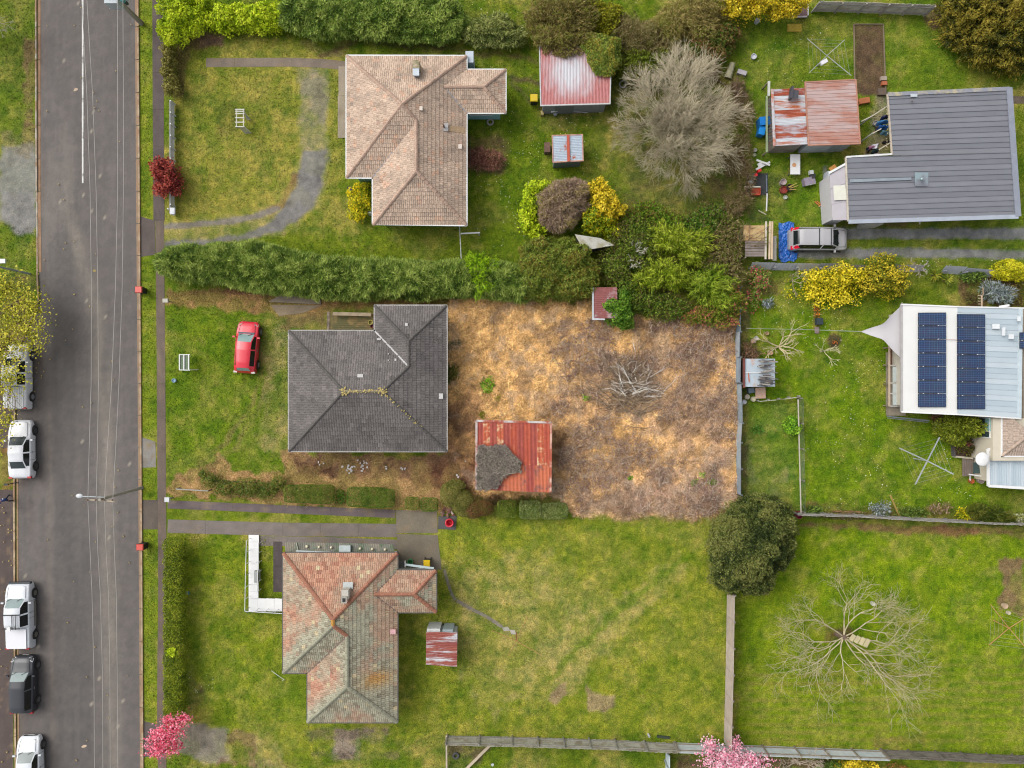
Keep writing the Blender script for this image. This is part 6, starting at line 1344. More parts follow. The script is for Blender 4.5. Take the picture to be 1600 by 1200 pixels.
# fallen log & posts in thicket
tag(MB().tube([P(1137,122,.25),P(1145,98,.5)],[.3,.2],9).build('fallen_log',M((176,170,138),.9,.2,3)),'mossy fallen log beside the bare tree','log')
tag(MB().tube([P(1111,52,.2),P(1109,33,1.4)],[.12,.09],7).build('dead_tree',M((96,88,76),.9,.2)),'short leaning grey trunk under the yellow wattle','trunk'); tag(MB().tube([P(1116,52,.3),P(1130,42,1.2)],[.11,.07],7).build('dead_tree',M((100,90,80),.9,.2)),'second leaning trunk forming a V under the yellow wattle','trunk')
# laundry under eaves and on frame
lf2=thing('washing_line','line of blue washing under the grey roof edge','washing line',P(1376,190)); o=Vector(lf2.location)
for a,b in(((1363,181,2.0),(1386,166,2.2)),((1364,208,2.0),(1377,201,2.1)),((1373,234,2.0),(1391,223,2.2)),((1345,190,1.9),(1363,181,2.0))): MB().bar(P(*a)-o,P(*b)-o,.07).build('beam',M((206,196,176)),lf2)
MB().bar(*VP(1363,181,2.0,o),.08).build('post',M((206,206,196)),lf2); MB().bar(*VP(1364,208,2.0,o),.08).build('post',M((206,206,196)),lf2)
def cloth(lab,px,py,w,l,z,col,rz,nm='hanging_cloth'):
    vs=[];n=6
    for i in range(n+1):
        for k in range(n+1):
            u=i/n-.5;v=k/n-.5; vs.append((u*l,v*w+.04*math.sin(u*9),z-.5*abs(v)*2+.05*math.sin(u*14+v*5)))
    tag(MB().add(vs,[(i*(n+1)+k,(i+1)*(n+1)+k,(i+1)*(n+1)+k+1,i*(n+1)+k+1) for i in range(n) for k in range(n)]).build(nm,M(col,.9,.12,5),None,True,loc=Vector((P(px,py,z).x,P(px,py,z).y,0)),rz=rz),lab,'cloth')
cloth('sky blue towel, topmost of the washing under the grey roof edge',1381,188.5,.35,.9,1.8,(70,136,196),.2); cloth('deep blue towel in the middle of the washing',1382,196,.4,.7,1.7,(20,92,166),0); cloth('navy garment at the top of the washing, by the beam',1384,181,.3,.6,1.7,(40,48,90),.3); cloth('faded teal cloth lowest in the washing',1385,205,.3,.5,1.6,(84,130,150),-.3)
cloth('white cloth on the heap by the grey roof corner',1371,228,.5,.42,1.0,(232,230,240),1.2); cloth('pink cloth on the heap by the grey roof corner',1363,229,.35,.4,.9,(196,130,160),.4); cloth('dark green garment on the heap by the grey roof corner',1369,234,.4,.5,.8,(44,74,76),.2); cloth('dark garment at the left of the heap by the grey roof corner',1360,232,.3,.4,.7,(40,42,66),.9); cloth('pale striped cloth lowest on the heap by the grey roof corner',1372,240,.3,.5,.7,(196,180,186),.1)
for k,(x,y,c_) in enumerate(((1369,197,(150,140,136)),(1370,203,(92,82,80)),(1366,194,(196,190,184)))): cyl('shoe_pile',['grey bundle at the foot of the washing line','dark bundle below the grey one at the washing line','pale bundle beside the washing line post'][k],'bundle',x,y,.2,.3,c_)
boxthing('dark_shoes','pair of black gumboots on the paving under the grey roof edge','boots',1383,223,0,(.5,.16,.25),(36,32,36),.1)
# yard by the lean-to fence
cyl('log_round','pale sawn log round at the foot of the small bare tree','log',1202,551,.2,.35,(214,176,140)); cyl('log_round','sawn log round leaning in the upper branches of the small bare tree','log',1197,521,.15,.3,(190,160,120)); cyl('milk_can','shiny white round pot beside the leaf heap at the iron fence','pot',1180,529,.16,.35,(232,228,226)); boxthing('log_stump','brown stump under the shiny white pot','stump',1176,533,0,(.36,.3,.3),(176,150,126))
boxthing('cardboard_sheet','peach coloured sheet lying against the firewood lean-to','sheet',1186,614,.3,(.8,.85,.06),(222,186,160),.05); cyl('round_pot','speckled round pot, left of two under the firewood lean-to','pot',1166,620,.2,.3,(196,186,170)); cyl('round_pot','cream round pot, right of two under the firewood lean-to','pot',1175.5,623.5,.2,.3,(226,218,186)); cyl('white_pot','bright white pot tight against the fence corner','pot',1161.5,628,.17,.3,(236,238,244)); boxthing('grey_crate','blue-grey crate in the corner behind the round pots','crate',1171,610,0,(.45,.4,.5),(108,124,134),.2)
boxthing('black_bin_box','dark square planter box on the lawn left of the shade sail','planter',1278,502.5,0,(.5,.5,.4),(44,60,66)); boxthing('paver_stack','mauve-brown paver below the dark planter box','paver',1276,516,0,(.32,.5,.08),(140,120,118))
# pond bed flowers
# red-pot by wire fence
rp_=cyl('red_planter','crimson planter with dry yellow leaves at the foot of the wire fence','planter',1245,803,.3,.5,(150,30,60))
tag(MB().bar(P(1391,774,.9),P(1406,808,.1),.12,.05).build('timber_plank',M((190,160,84),.8,.1)),'yellow timber plank leaning on the pale fence','plank')
tag(MB().bar(P(1300,799,.25),P(1345,800,.25),.1,.12).build('bed_edging',M((170,120,84),.8)),'low brown timber edging in the bed above the pale fence','edging')
cyl('stump','pale round stump, larger of two at the right edge bed','stump',1567.5,945.5,.22,.3,(206,180,150)); cyl('stump','small white round stump just below the larger one','stump',1573.5,956.5,.14,.25,(216,206,180)); cyl('ball_pot','white round pot under the bare spreading tree','pot',1362,942,.17,.3,(226,224,206))
# terrace plants & tub at lower annex
cyl('clay_pot','orange clay pot by the lower annex steps','pot',1515.5,751,.2,.3,(190,100,50)); cyl('round_stool','pinkish round stool on the lower annex deck','stool',1529,750,.24,.4,(190,170,164))
ap=thing('annex_deck','grey boarded steps and deck beside the white round dish','deck',P(1510,735)); o=Vector(ap.location)
for k in range(6): MB().bar(P(1505+k*2.9,716,.25)-o,P(1505+k*2.9,744,.25)-o,.12,.06).build('board',M((130,116,106),.9,.2),ap)
MB().box(P(1531,731,.8)-o,(1.0,.85,.04)).build('glass_lid',M((70,92,92),.2,.1),ap); MB().bar(P(1514,741,.9)-o,P(1540,745,.9)-o,.08).build('rail',WHITEP,ap); MB().bar(P(1516,741,.02)-o,P(1516,750,.9)-o,.09).build('rail_post',WHITEP,ap)
pb=thing('raised_bed','raised planter with pale kerb beneath the olive-green tree of the solar house','planter',P(1505,695)); o=Vector(pb.location)
for a,b in(((1489,685),(1490,713)),((1490,713),(1519,716)),((1489,686),(1519,686)),((1519,686),(1519,716))): MB().bar(P(*a,.2)-o,P(*b,.2)-o,.14,.4).build('kerb',M((206,196,170),.8,.15) if a[1]>700 else M((90,84,84),.8),pb)
MB().box(P(1504,700,.12)-o,(1.4,1.3,.22)).build('soil',M((90,70,58),.95,.3,6),pb)
bn=thing('garden_bench','small slatted brown bench on the lawn left of the olive-green tree','bench',P(1463,664)); 
for k in range(4): MB().bar((-.4,-.2+k*.13,.4),(.4,-.12+k*.13,.4),.07,.03).build('slat',M((196,180,176),.8),bn)
for s in(-1,1):
    for q in(-1,1): MB().bar((s*.35,q*.15,.02),(s*.35,q*.15,.38),.06).build('leg',M((120,80,60)),bn)
ld=thing('wooden_ladder','small ladder-like wooden gate leaning by the silver-grey shrub','ladder',P(1535,469)); o=Vector(ld.location)
MB().bar(P(1534,461,1.2)-o,P(1534,480,1.2)-o,.1,.05).build('stile',M((216,190,160)),ld); MB().bar(P(1536,449,1.2)-o,P(1536,461,1.2)-o,.05).build('stile',M((190,160,130)),ld)
for k in range(4): MB().bar(P(1528,461.5+k*4.5,1.0)-o,P(1534,461.5+k*4.5,1.2)-o,.04).build('rung',M((206,190,160)),ld)
tag(MB().bar(P(1561,479.5,3.2),P(1577,477,3.3),.16,.06).build('roof_plank',WHITEP),'white plank jutting from the top edge of the solar house roof','plank')
# pipe along the top house
tag(MB().bar(P(718,353,.9),P(721,412,.7),.07).build('fence_rail',M((196,200,190))),'thin pale rail running from the top house down into the hedge','rail')
tag(MB().bar(P(720,365,1.1),P(750,363.5,1.0),.1,.06).build('gate_bar',WHITE),'short white bar standing out beside the top house corner','bar'); MB().bar(*VP(748,364,1.0,0),.07).build('post',WHITE,D.objects['gate_bar'])
MB().bar(*VP(719,380,.85,0),.07).build('post',WHITE,D.objects['fence_rail'])
boxthing('tap_box','tiny white tap post at the lower left corner of the top house','tap',580,336,0,(.3,.12,.9),(232,232,232))
boxthing('dark_bin_small','small dark drum beside the yellow bush at the top house','drum',548.5,298,0,(.4,.4,.5),(50,54,60))
# wood by garage front
gb=thing('gas_cylinder','white surfboard-like plank and round pot leaning on the red-roofed garage front','plank',P(872,173)); o=Vector(gb.location)
MB().bar(P(861,174,.5)-o,P(881,170,.7)-o,.2,.08).build('board',WHITE,gb); MB().lathe(P(867.5,179,.02)-o,[(.15,0),(.17,.3),(.05,.36)],10).build('pot',M((160,164,166)),gb)
tag(MB().bar(P(886,173.5,.3),P(918,176,.3),.06).build('long_pipe',M((190,196,200))),'long thin pipe along the foot of the red-roofed garage','pipe'); boxthing('timber_offcut','pale timber offcut left of the garage front','timber',847,178.5,0,(.22,.3,.35),(190,170,110)); cyl('stone_ball','pale round stone at the right end of the garage front','stone',938,174,.17,.25,(186,190,160))
# firewood bits by clipped hedge
sb=thing('brick_stack','small stack of pale and reddish bricks behind the red tub','bricks',P(700,800)); o=Vector(sb.location)
for k in range(12): MB().box(Vector((random.uniform(-.45,.55),random.uniform(-.25,.25),.06+.08*(k%3))),(.3,.14,.09),rz=random.random()*3).build('brick',M(random.choice([(196,176,160),(150,110,96),(176,160,150),(130,80,70)]),.9),sb)
pp=thing('treehouse_platform','small slatted timber platform in the bare spreading tree','platform',P(1348,1002,1.6)); o=Vector(pp.location)
for k in range(4):
    a=P(1331+k*6.2,999.5-k*1.2+ (0),1.6)-o; dx=P(1331+k*6.2+9.5-0,0,1.6)
    p=P(1335+k*7.5,992+k*2.2,1.6)-o; q=P(1329+k*7.5-0,1001+k*3.2,1.6)-o; MB().bar(p,q,.33,.04).build('board',M((206,192,150),.85,.12,2),pp)
clp=thing('metal_strap','thin pale bent rod on the grass left of the mossy-roof house','rod',P(433,1055)); o=Vector(clp.location); MB().tube([P(424,1048,.06)-o,P(438,1058,.06)-o,P(444,1062,.06)-o],.02,5).build('rod',WHITE,clp); MB().tube([P(441,1064,.06)-o,P(444,1061,.06)-o],.02,5).build('hook',WHITE,clp)
cyl('pot_lid','small pale round lid on the grass below the bottom paling fence','lid',769.5,1194.5,.12,.06,(206,216,210))
cyl('garden_light','small white solar light on stake near the bottom fence','light',1013,1147,.09,.4,(226,230,232))
boxthing('garden_hose','dark green garden hose reel heap by the bottom fence','hose',1036,1151,0,(1.0,.18,.12),(50,64,44),-.1)
# ================================================================ VEGETATION
def pal(*cs): return np.clip(np.array([lin(c)*(np.array([1.05,.98,.7]) if c[1]>=c[0]*.9 and c[1]>c[2]*1.2 else 1) for c in cs])/KA*1.7,0,.8)
def leaves(name,blobs,pals,dens=150,lw=.09,ll=.17,parent=None,droop=.0,jit=.22,shape='ell',mat=None,lump=.22,seed=1,out=.5,fill=.35,freq=4.0,cl=.5,lim=None,weights=None,origin=None):
    """one crown: leaves spread through the outer volume of lumpy bodies. blob=(px,py,rx,ry,ztop[,zbase])"""
    r=np.random.default_rng(seed); PV=[];CT=[]
    Pt=[];Nn=[];Cs=[];Wl=[]
    for bi,b in enumerate(blobs):
        px,py,rx,ry,zt=b[:5]; zb=b[5] if len(b)>5 else 0.0; pa=pals[b[6]] if len(b)>6 else pals[0] if isinstance(pals,list) else pals
        zc=zb+(zt-zb)*(.45 if shape!='box' else .5); f=(H-zc)/H/S; cx,cy=(px-800)*f,(600-py)*f; ax,ay=rx*f,ry*f; az=(zt-zb)*(.55 if shape!='box' else .5)
        area=math.pi*ax*ay*1.6+math.pi*(ax+ay)*az*.45; n=int(area*dens)
        d=r.normal(size=(n,3)); d[:,2]=np.abs(d[:,2])*np.where(r.random(n)<.88,1,-.5); 
        if shape=='box':
            d/=np.abs(d).max(1,keepdims=True)+1e-9; dn=d.copy(); q=6; rr=1/((np.abs(d)**q).sum(1)**(1/q))[:,None]; d=d*rr; nrm=np.sign(dn)*np.abs(dn)**6; nrm/=np.linalg.norm(nrm,axis=1,keepdims=True)+1e-9; dd=d
            ld=dn/np.linalg.norm(dn,axis=1,keepdims=True)
        else:
            d/=np.linalg.norm(d,axis=1,keepdims=True); nrm=d; dd=d; ld=d
        K=9; w=r.normal(size=(K,3))*freq; ph=r.random(K)*6.28; lm=np.cos(ld@w.T*1.0+ph).sum(1)/3.2
        w2=r.normal(size=(K,3))*freq*2.4; lm2=np.cos(ld@w2.T+ph).sum(1)/3.2
        rad=1+lump*(.7*lm+.45*lm2)-np.where(r.random(n)<fill,r.random(n)**.8*.55,r.random(n)*.08)
        p=dd*rad[:,None]*np.array([ax,ay,az])+np.array([cx,cy,zc]); p[:,2]=np.maximum(p[:,2],.03+r.random(n)*.05)
        N=nrm/np.array([ax,ay,az]); N/=np.linalg.norm(N,axis=1,keepdims=True)
        t=np.clip(.5+cl*(lm*.5)+r.normal(size=n)*.28,0,.999); ci=(t*len(pa)).astype(int); c=pa[ci]*(.82+.36*r.random((n,1)))
        Pt.append(p);Nn.append(N);Cs.append(c)
    p=np.concatenate(Pt);N=np.concatenate(Nn);c=np.concatenate(Cs); n=len(p)
    if lim is not None:
        k=lim(p); p=p[k];N=N[k];c=c[k];n=len(p)
    # axis of each leaf
    rv=r.normal(size=(n,3)); ax_=N*out+rv*.6; ax_[:,2]-=droop; ax_/=np.linalg.norm(ax_,axis=1,keepdims=True)
    nr=N+r.normal(size=(n,3))*.45; nr[:,2]+=.35; b=np.cross(ax_,nr); b/=np.linalg.norm(b,axis=1,keepdims=True)+1e-9
    s=(.7+.6*r.random((n,1))); L=ax_*ll*s; Wd=b*lw*.5*s
    v=np.stack([p-L*.5-Wd*.5,p-L*.05-Wd,p+L*.5,p-L*.05+Wd],1).reshape(-1,3)
    F=np.arange(n*4).reshape(n,4); C=np.repeat(c,4,0)
    if origin is not None: v=v-np.array(origin)
    return npmesh(name,v,F,C,mat or LEAF,parent)
GREENS=pal((58,82,32),(74,102,40),(96,124,54),(124,148,78)); HEDGE=pal((68,94,36),(90,120,48),(114,142,64),(148,168,94)); LIME=pal((110,142,16),(146,176,20),(176,200,32),(196,212,60))
OLIVE=pal((84,88,40),(108,108,52),(134,132,74),(158,152,100)); YEL=pal((130,130,24),(178,166,32),(212,192,44),(230,212,80)); DKG=pal((44,58,28),(64,80,38),(88,102,52),(116,122,74))
YG=pal((110,130,20),(150,160,24),(190,186,30),(226,206,40)); BRN=pal((96,78,66),(124,102,86),(150,128,108),(176,156,134)); RED=pal((96,34,34),(130,48,44),(160,66,56),(186,96,80)); PINK=pal((206,70,100),(230,96,124),(240,124,146),(246,160,176))
PPK=pal((226,150,170),(240,180,196),(246,204,212),(214,130,156)); STRAW=pal((150,116,76),(196,156,104),(220,184,134),(176,140,100)); GREY=pal((110,104,98),(140,134,124),(166,158,146),(186,180,168)); SILV=pal((110,120,120),(140,150,152),(168,178,180),(96,110,90))
CON=pal((54,62,26),(80,86,32),(112,110,42),(144,134,58)); BRG=pal((70,120,20),(96,150,30),(120,170,40),(150,190,70))
def shrub(name,label,cat,blobs,pa,group=None,stem=True,**k):
    c=blobs[0]; t=thing(name,label,cat,P(c[0],c[1]),group); o=Vector(t.location)
    if 'origin' not in k: k['origin']=(o.x,o.y,0)
    leaves('foliage',blobs,pa if isinstance(pa,list) else [pa],parent=t,**k)
    if stem:
        m=MB()
        for b in blobs[:9]:
            m.tube([(0,0,0),((P(b[0],b[1])-o)*.5)+Vector((0,0,b[4]*.25)),(P(b[0],b[1])-o)+Vector((0,0,b[4]*.5))],[.06,.04,.025],5)
        m.build('stem',M((96,82,66),.9,.2,4),t)
    return t
def twigs(name,segs,mat,parent,n=3,origin=None):
    """segs: array (m,8) p0 xyz p1 xyz r0 r1"""
    s=np.array(segs,float); m=len(s); a=s[:,0:3];b=s[:,3:6]
    if origin is not None: a=a-np.array(origin); b=b-np.array(origin)
    d=b-a; d/=np.linalg.norm(d,axis=1,keepdims=True)+1e-9; up=np.where(np.abs(d[:,2:3])>.9,np.array([[1.,0,0]]),np.array([[0,0,1.]]))
    u=np.cross(up,d); u/=np.linalg.norm(u,axis=1,keepdims=True); w=np.cross(d,u); V=[]
    for e,rr in((a,s[:,6:7]),(b,s[:,7:8])):
        for k in range(n): t=2*math.pi*k/n; V.append(e+(u*math.cos(t)+w*math.sin(t))*rr)
    V=np.stack(V,1).reshape(-1,3); base=np.arange(m)[:,None]*2*n
    F=np.concatenate([np.concatenate([base+k,base+(k+1)%n,base+n+(k+1)%n,base+n+k],1) for k in range(n)])
    C=s[:,8:11] if s.shape[1]>8 else None
    if C is not None: C=np.repeat(C,2*n,0)
    return npmesh(name,V,F,C,mat,parent)
def grow(p,d,L,r,depth,rnd,out,spread=.6,up=.12,kids=3,wob=.25,taper=.62,colr=(.3,.25,.2),minr=.006,seg=3,floor=.3):
    d=d.normalized(); q=p; r0=r
    for k in range(seg):
        dd=(d+Vector((rnd.gauss(0,wob),rnd.gauss(0,wob),rnd.gauss(0,wob*.6)))).normalized(); dd.z+=up*.3; dd.normalize()
        e=q+dd*(L/seg)
        if e.z<floor: e.z=floor+.05
        r1=max(minr,r0*(1-.28/seg*1.2)); v=rnd.uniform(.85,1.15); out.append((*q,*e,r0,r1,colr[0]*v,colr[1]*v,colr[2]*v)); q=e; d=dd; r0=r1
        if depth>0 and k>0 or (depth>0 and seg<3):
            nk=kids if k==seg-1 else max(1,kids-2)
            for j in range(nk):
                s=Vector((rnd.gauss(0,1),rnd.gauss(0,1),rnd.gauss(0,.5))); s=(s-d*s.dot(d)).normalized()
                grow(q,d+s*spread*rnd.uniform(.5,1.3)+Vector((0,0,up)),L*taper*rnd.uniform(.75,1.2),r0*.6,depth-1,rnd,out,spread,up,kids,wob,taper,colr,minr,seg,floor)
def cc(c,k=1): return tuple(min(.8,float(x)*k*1.7) for x in lin(c)/KA)
# ---- big bare tree
rnd=random.Random(11); o=P(1046,212); bt=thing('bare_tree','large leafless tree with dense fine pinkish-grey twigs right of the red garage','tree',o)
tr=MB(); tr.tube([(0,0,0),(.05,0,.8),(0,.05,1.3)],[.34,.27,.22],10); tr.build('trunk',M((120,108,92),.9,.2,4),bt)
segs=[]; cs_=cc((168,158,134))
for k in range(34):
    a=k*2.399; el=rnd.uniform(.1,.95) if k%3 else 1.2; d=Vector((math.cos(a)*math.cos(el),math.sin(a)*math.cos(el),math.sin(el)))
    p=o+Vector((rnd.gauss(0,.15),rnd.gauss(0,.15),1.1)); Lk=rnd.uniform(2.3,3.3)*(1 if el<.8 else .7)
    grow(p,d,Lk*.9,.055,3,rnd,segs,spread=.6,up=.05,kids=5,wob=.13,taper=.62,colr=cs_,minr=.0075,seg=3)
twigs('branches',segs,TWIG,bt,3,origin=(o.x,o.y,0)); print('big tree segs',len(segs))
# ---- spreading bare tree lower right
rnd=random.Random(5); o=P(1309,990); st2=thing('bare_tree','spreading leafless tree with open pale branches on the bottom right lawn','tree',o)
m=MB(); m.tube([(0,0,0),(0,.05,.7),(.02,.1,1.2)],[.28,.22,.2],9); m.build('trunk',M((126,104,88),.9,.2,4),st2)
segs=[]
mains=[(-105,-12),(-84,40),(-62,-78),(-20,-95),(25,-90),(95,-40),(130,-5),(135,50),(90,88),(20,80),(-40,80),(-95,75)]
for (dx,dy) in mains:
    f=1/S*.95; tgt=Vector((dx*f,-dy*f,2.2+rnd.random())); p=o+Vector((0,.1,1.1)); d=tgt-Vector((0,0,1.1)); L=d.length
    grow(p,d,L*.52,.055,3,rnd,segs,spread=.8,up=-.01,kids=3,wob=.2,taper=.66,colr=cc((158,148,120)),minr=.0058,seg=4,floor=.8)
twigs('branches',segs,TWIG,st2,4,origin=(o.x,o.y,0)); print('tree2',len(segs))
def smallbare(lab,px,py,arms,colr,seed,zt=1.6,depth=2,r=.05,name='bare_tree',kids=3,cat='tree'):
    rnd=random.Random(seed); o=P(px,py); t=thing(name,lab,cat,o); MB().tube([(0,0,0),(0,0,.6)],[r*1.6,r*1.2],7).build('trunk',M((130,118,100),.9,.2,4),t); segs=[]
    for dx,dy in arms:
        d=Vector((dx/S,-dy/S,zt*rnd.uniform(.5,1))); grow(o+Vector((0,0,.55)),d,d.length*.55,r,depth,rnd,segs,.6,.05,kids,.2,.6,cc(colr),.010,3,.3)
    twigs('branches',segs,TWIG,t,4,origin=(o.x,o.y,0))
smallbare('pruned bare fruit tree with crooked branches beside the iron fence yard',1213,542,[(-30,-20),(-35,5),(20,-18),(28,-38),(22,-5),(14,30),(18,10),(-12,-32),(-20,14)],(176,164,130),21,1.7,2,.06)
smallbare('little bare sapling with pale twigs on the lawn below the dark flower bed',1283,549,[(-18,-8),(18,3),(3,22),(6,-12),(20,-6)],(176,168,136),22,1.2,2,.03)
smallbare('leafless branches reaching into the top left corner over the verge',-14,56,[(30,-30),(45,-10),(44,10),(36,30),(25,40),(20,-44),(10,20)],(170,160,140),23,3.2,3,.08,kids=3)
smallbare('dark leafless branches arching over the plywood lean-to',1146,392,[(30,-20),(40,-34),(26,-8),(14,-24),(36,-16)],(110,96,76),24,2.2,2,.05)
smallbare('grey bare shrub in the thicket above the cream shed roof',985,412,[(-12,-12),(12,-14),(4,-18),(14,6),(-4,14),(-14,6)],(190,184,170),25,2.6,2,.03)
smallbare('grey bare branches at the foot of the bottom fence, right of pink blossom',1240,1186,[(-25,-12),(20,-14),(30,4),(-30,4),(4,-20),(40,-6)],(160,146,130),26,1.6,3,.04)
smallbare('thin leafless shrub beside the yucca plants at the iron fence',1431,418,[(-14,10),(-8,-6),(10,-4),(4,18),(-20,4)],(160,150,140),27,1.2,2,.03)
smallbare('small grey bare shrub in the bed left of the yellow wattles',1234,440,[(-12,-8),(10,-4),(-6,14),(8,10),(0,-14)],(150,140,116),28,1.2,2,.03)
# ---- brush pile in the dead section
rnd=random.Random(3); o=P(980,612); bp=thing('brush_pile','heap of cut grey and silver branches on the dry cleared section','brush pile',o); segs=[]
for k in range(430):
    a=rnd.gauss(0,1)*.5+(2.5 if k%2 else .3); x=rnd.gauss(0,1.0)+.15; y=rnd.gauss(0,1.0)+ (.4 if k%3 else -.3); L=rnd.uniform(.6,1.5); z=rnd.uniform(.15,.9)*math.exp(-(x*x+y*y)/3)+.15
    sv=(k%3==0); cl=cc((206,200,190) if sv and x>-.2 and y>-.5 else rnd.choice([(120,104,88),(140,122,100),(100,86,72),(160,140,116)]),1)
    p=o+Vector((x,y,z)); d=Vector((math.cos(a),math.sin(a),rnd.uniform(-.2,.3))); grow(p,d,L,.028 if sv else .018,1,rnd,segs,.5,0,2,.12,.5,cl,.009,3,.1)
twigs('branches',segs,TWIG,bp,4,origin=(o.x,o.y,0))
# ---- hedges
def line_blobs(pts,r,step,zt,jit=3,ry=None,idx=None,rnd=random.Random(1)):
    out=[]
    for i in range(len(pts)-1):
        (x0,y0,r0),(x1,y1,r1)=pts[i],pts[i+1]; L=math.hypot(x1-x0,y1-y0); n=max(1,int(L/step))
        for k in range(n):
            t=k/n; rr=(r0+(r1-r0)*t)*rnd.uniform(.92,1.08); b=(x0+(x1-x0)*t+rnd.uniform(-jit,jit),y0+(y1-y0)*t+rnd.uniform(-jit,jit),rr*1.15,rr,zt*rnd.uniform(.92,1.06)); out.append(b+((0,idx) if idx is not None else ()))
    return out
shrub('hedge','wide shaggy green hedge across the middle, between the top house and dark-roofed house','hedge',line_blobs([(268,410,22),(330,413,31),(400,418,34),(480,430,34),(560,436,30),(650,437,29),(740,438,28),(800,442,27),(830,446,26)],0,12,2.5),HEDGE,dens=330,lw=.06,ll=.5,droop=.25,jit=.2,out=1.1,fill=.3,lump=.10,freq=6,seed=31,cl=1.0)
shrub('hedge','rough green hedge along the top edge of the ring-drive section','hedge',line_blobs([(462,24,28),(520,27,32),(600,26,34),(690,30,36),(708,32,32)],0,15,2.2),HEDGE,dens=300,lw=.075,ll=.36,droop=.2,out=1.0,fill=.3,lump=.16,freq=5,seed=32,cl=.8)
shrub('hedge','bright lime hedge left of the rough green one at the top edge','hedge',line_blobs([(345,34,20),(400,28,20),(450,30,22)],0,12,1.9),LIME,dens=330,lw=.10,ll=.15,lump=.22,seed=33)
shrub('lime_bush','large bright lime bush at the corner of the top left frontage','bush',[(280,12,30,26,2.6),(275,45,26,26,2.4),(300,30,26,26,2.3),(262,50,14,18,1.9),(318,10,18,16,2.0)],LIME,dens=340,lw=.10,ll=.15,lump=.25,seed=34)
shrub('hedge','narrow olive hedge on the frontage above the picket fence','hedge',line_blobs([(265,82,8),(265,110,9),(268,135,10),(272,150,11)],0,7,1.5),OLIVE,dens=420,lw=.07,ll=.12,lump=.2,seed=35)
shrub('hedge','long clipped yellow-green hedge on the lower left frontage','hedge',[(276+((k*7)%3-1),852+k*14.5,15.5,13,1.75) for k in range(19)],[pal((70,92,16),(96,118,20),(120,138,30),(142,152,44))],shape='box',dens=480,lw=.06,ll=.09,lump=.07,fill=.2,seed=36,freq=3)
shrub('lime_sprig','small lime sprout on the long clipped frontage hedge','sprig',[(268,1019,8,7,1.95,1.5)],LIME,dens=300,lw=.12,ll=.18,lump=.4,seed=37,stem=False)
# trees
shrub('conifer','large dark dense evergreen at the meeting point of three fences','tree',[(1172,850,58,60,4.6),(1150,866,42,44,3.8),(1200,815,40,36,3.6),(1140,900,30,24,3.0),(1175,905,34,22,3.0),(1210,850,30,40,3.2),(1185,795,44,22,3.0)],DKG,dens=520,lw=.08,ll=.13,lump=.17,freq=6,seed=41,fill=.25,cl=.8)
shrub('conifer','dark golden-green cypress in the top right corner','tree',[(1530,20,50,44,4.0,0),(1570,55,50,44,4.4,0),(1500,12,34,34,3.2,0),(1585,95,34,20,3.0,0),(1540,75,40,26,3.0),(1490,52,18,22,2.4),(1600,20,40,60,4.6)],CON,dens=420,lw=.07,ll=.26,lump=.3,freq=7,seed=42,out=1.1,fill=.35,cl=.9)
yt=shrub('street_tree','yellow-green street tree overhanging the parked white ute','tree',[(30,500,40,44,3.5,1.7),(-5,470,40,50,3.6,1.7),(8,540,34,36,3.4,1.7),(52,480,24,30,3.2,1.7),(50,530,22,26,3.2,1.7),(-8,600,30,46,3.3,1.6),(20,590,24,26,3.2,1.7),(14,655,14,18,3.0,1.7),(-6,680,18,30,3.0,1.6),(10,450,36,26,3.2,1.6)],[pal((126,134,40),(156,162,52),(184,184,66),(204,200,90))],dens=46,lw=.13,ll=.15,lump=.6,freq=9,seed=43,fill=.85,stem=False)
o=P(6,545); rnd=random.Random(8); segs=[]
MB().tube([P(-4,548)-Vector(yt.location),P(-2,546,1.8)-Vector(yt.location)],[.2,.14],9).build('trunk',M((110,94,80),.9,.2,4),yt)
for dx,dy in((40,-60),(50,-20),(40,10),(20,-90),(-10,60),(15,80),(25,50),(0,-60),(48,-45),(18,120)):
    d=Vector((dx/S,-dy/S,1.2)); grow(P(-2,546,1.7),d,d.length*.5,.07,2,rnd,segs,.5,.03,3,.15,.6,cc((120,100,84)),.014,3,1.5)
twigs('branches',segs,TWIG,yt,4,origin=tuple(yt.location))
def blossom(lab,px,py,blobs,pa,seed,name='blossom_tree',dens=90):
    t=shrub(name,lab,'tree',blobs,pa,dens=dens,lw=.13,ll=.13,lump=.55,freq=9,seed=seed,fill=.8,stem=False); rnd=random.Random(seed); segs=[]; o=P(px,py)
    MB().tube([o-Vector(t.location),P(px-4,py+2,1.2)-Vector(t.location)],[.07,.05],7).build('trunk',M((150,136,124),.9,.2,4),t)
    for b in blobs: d=P(b[0],b[1],b[4]*.8)-P(px-4,py+2,1.2); grow(P(px-4,py+2,1.2),d,d.length*.6,.035,2,rnd,segs,.45,.03,3,.12,.6,cc((120,90,90)),.009,3,.5)
    twigs('branches',segs,TWIG,t,4,origin=tuple(t.location))
blossom('young tree with bright pink blossom overhanging the bottom left footpath',285,1120,[(256,1158,24,22,2.6,1.5),(246,1172,18,12,2.3,1.4),(270,1140,20,14,2.8,1.6),(288,1122,12,10,2.6,1.6),(265,1124,12,9,2.5,1.5),(250,1148,14,12,2.5,1.5),(276,1165,9,10,2.2,1.4)],PINK,51,dens=120)
MB().tube([P(301,1102,.05),P(314,1085,.1)],.05,6)
blossom('pale pink blossom tree over the white fence at the bottom edge',1140,1192,[(1130,1182,32,16,2.6,1.2),(1165,1186,32,14,2.5,1.2),(1150,1200,50,16,2.8,1.2),(1110,1165,14,14,2.4,1.4),(1150,1162,10,10,2.2,1.2)],PPK,52,dens=120)
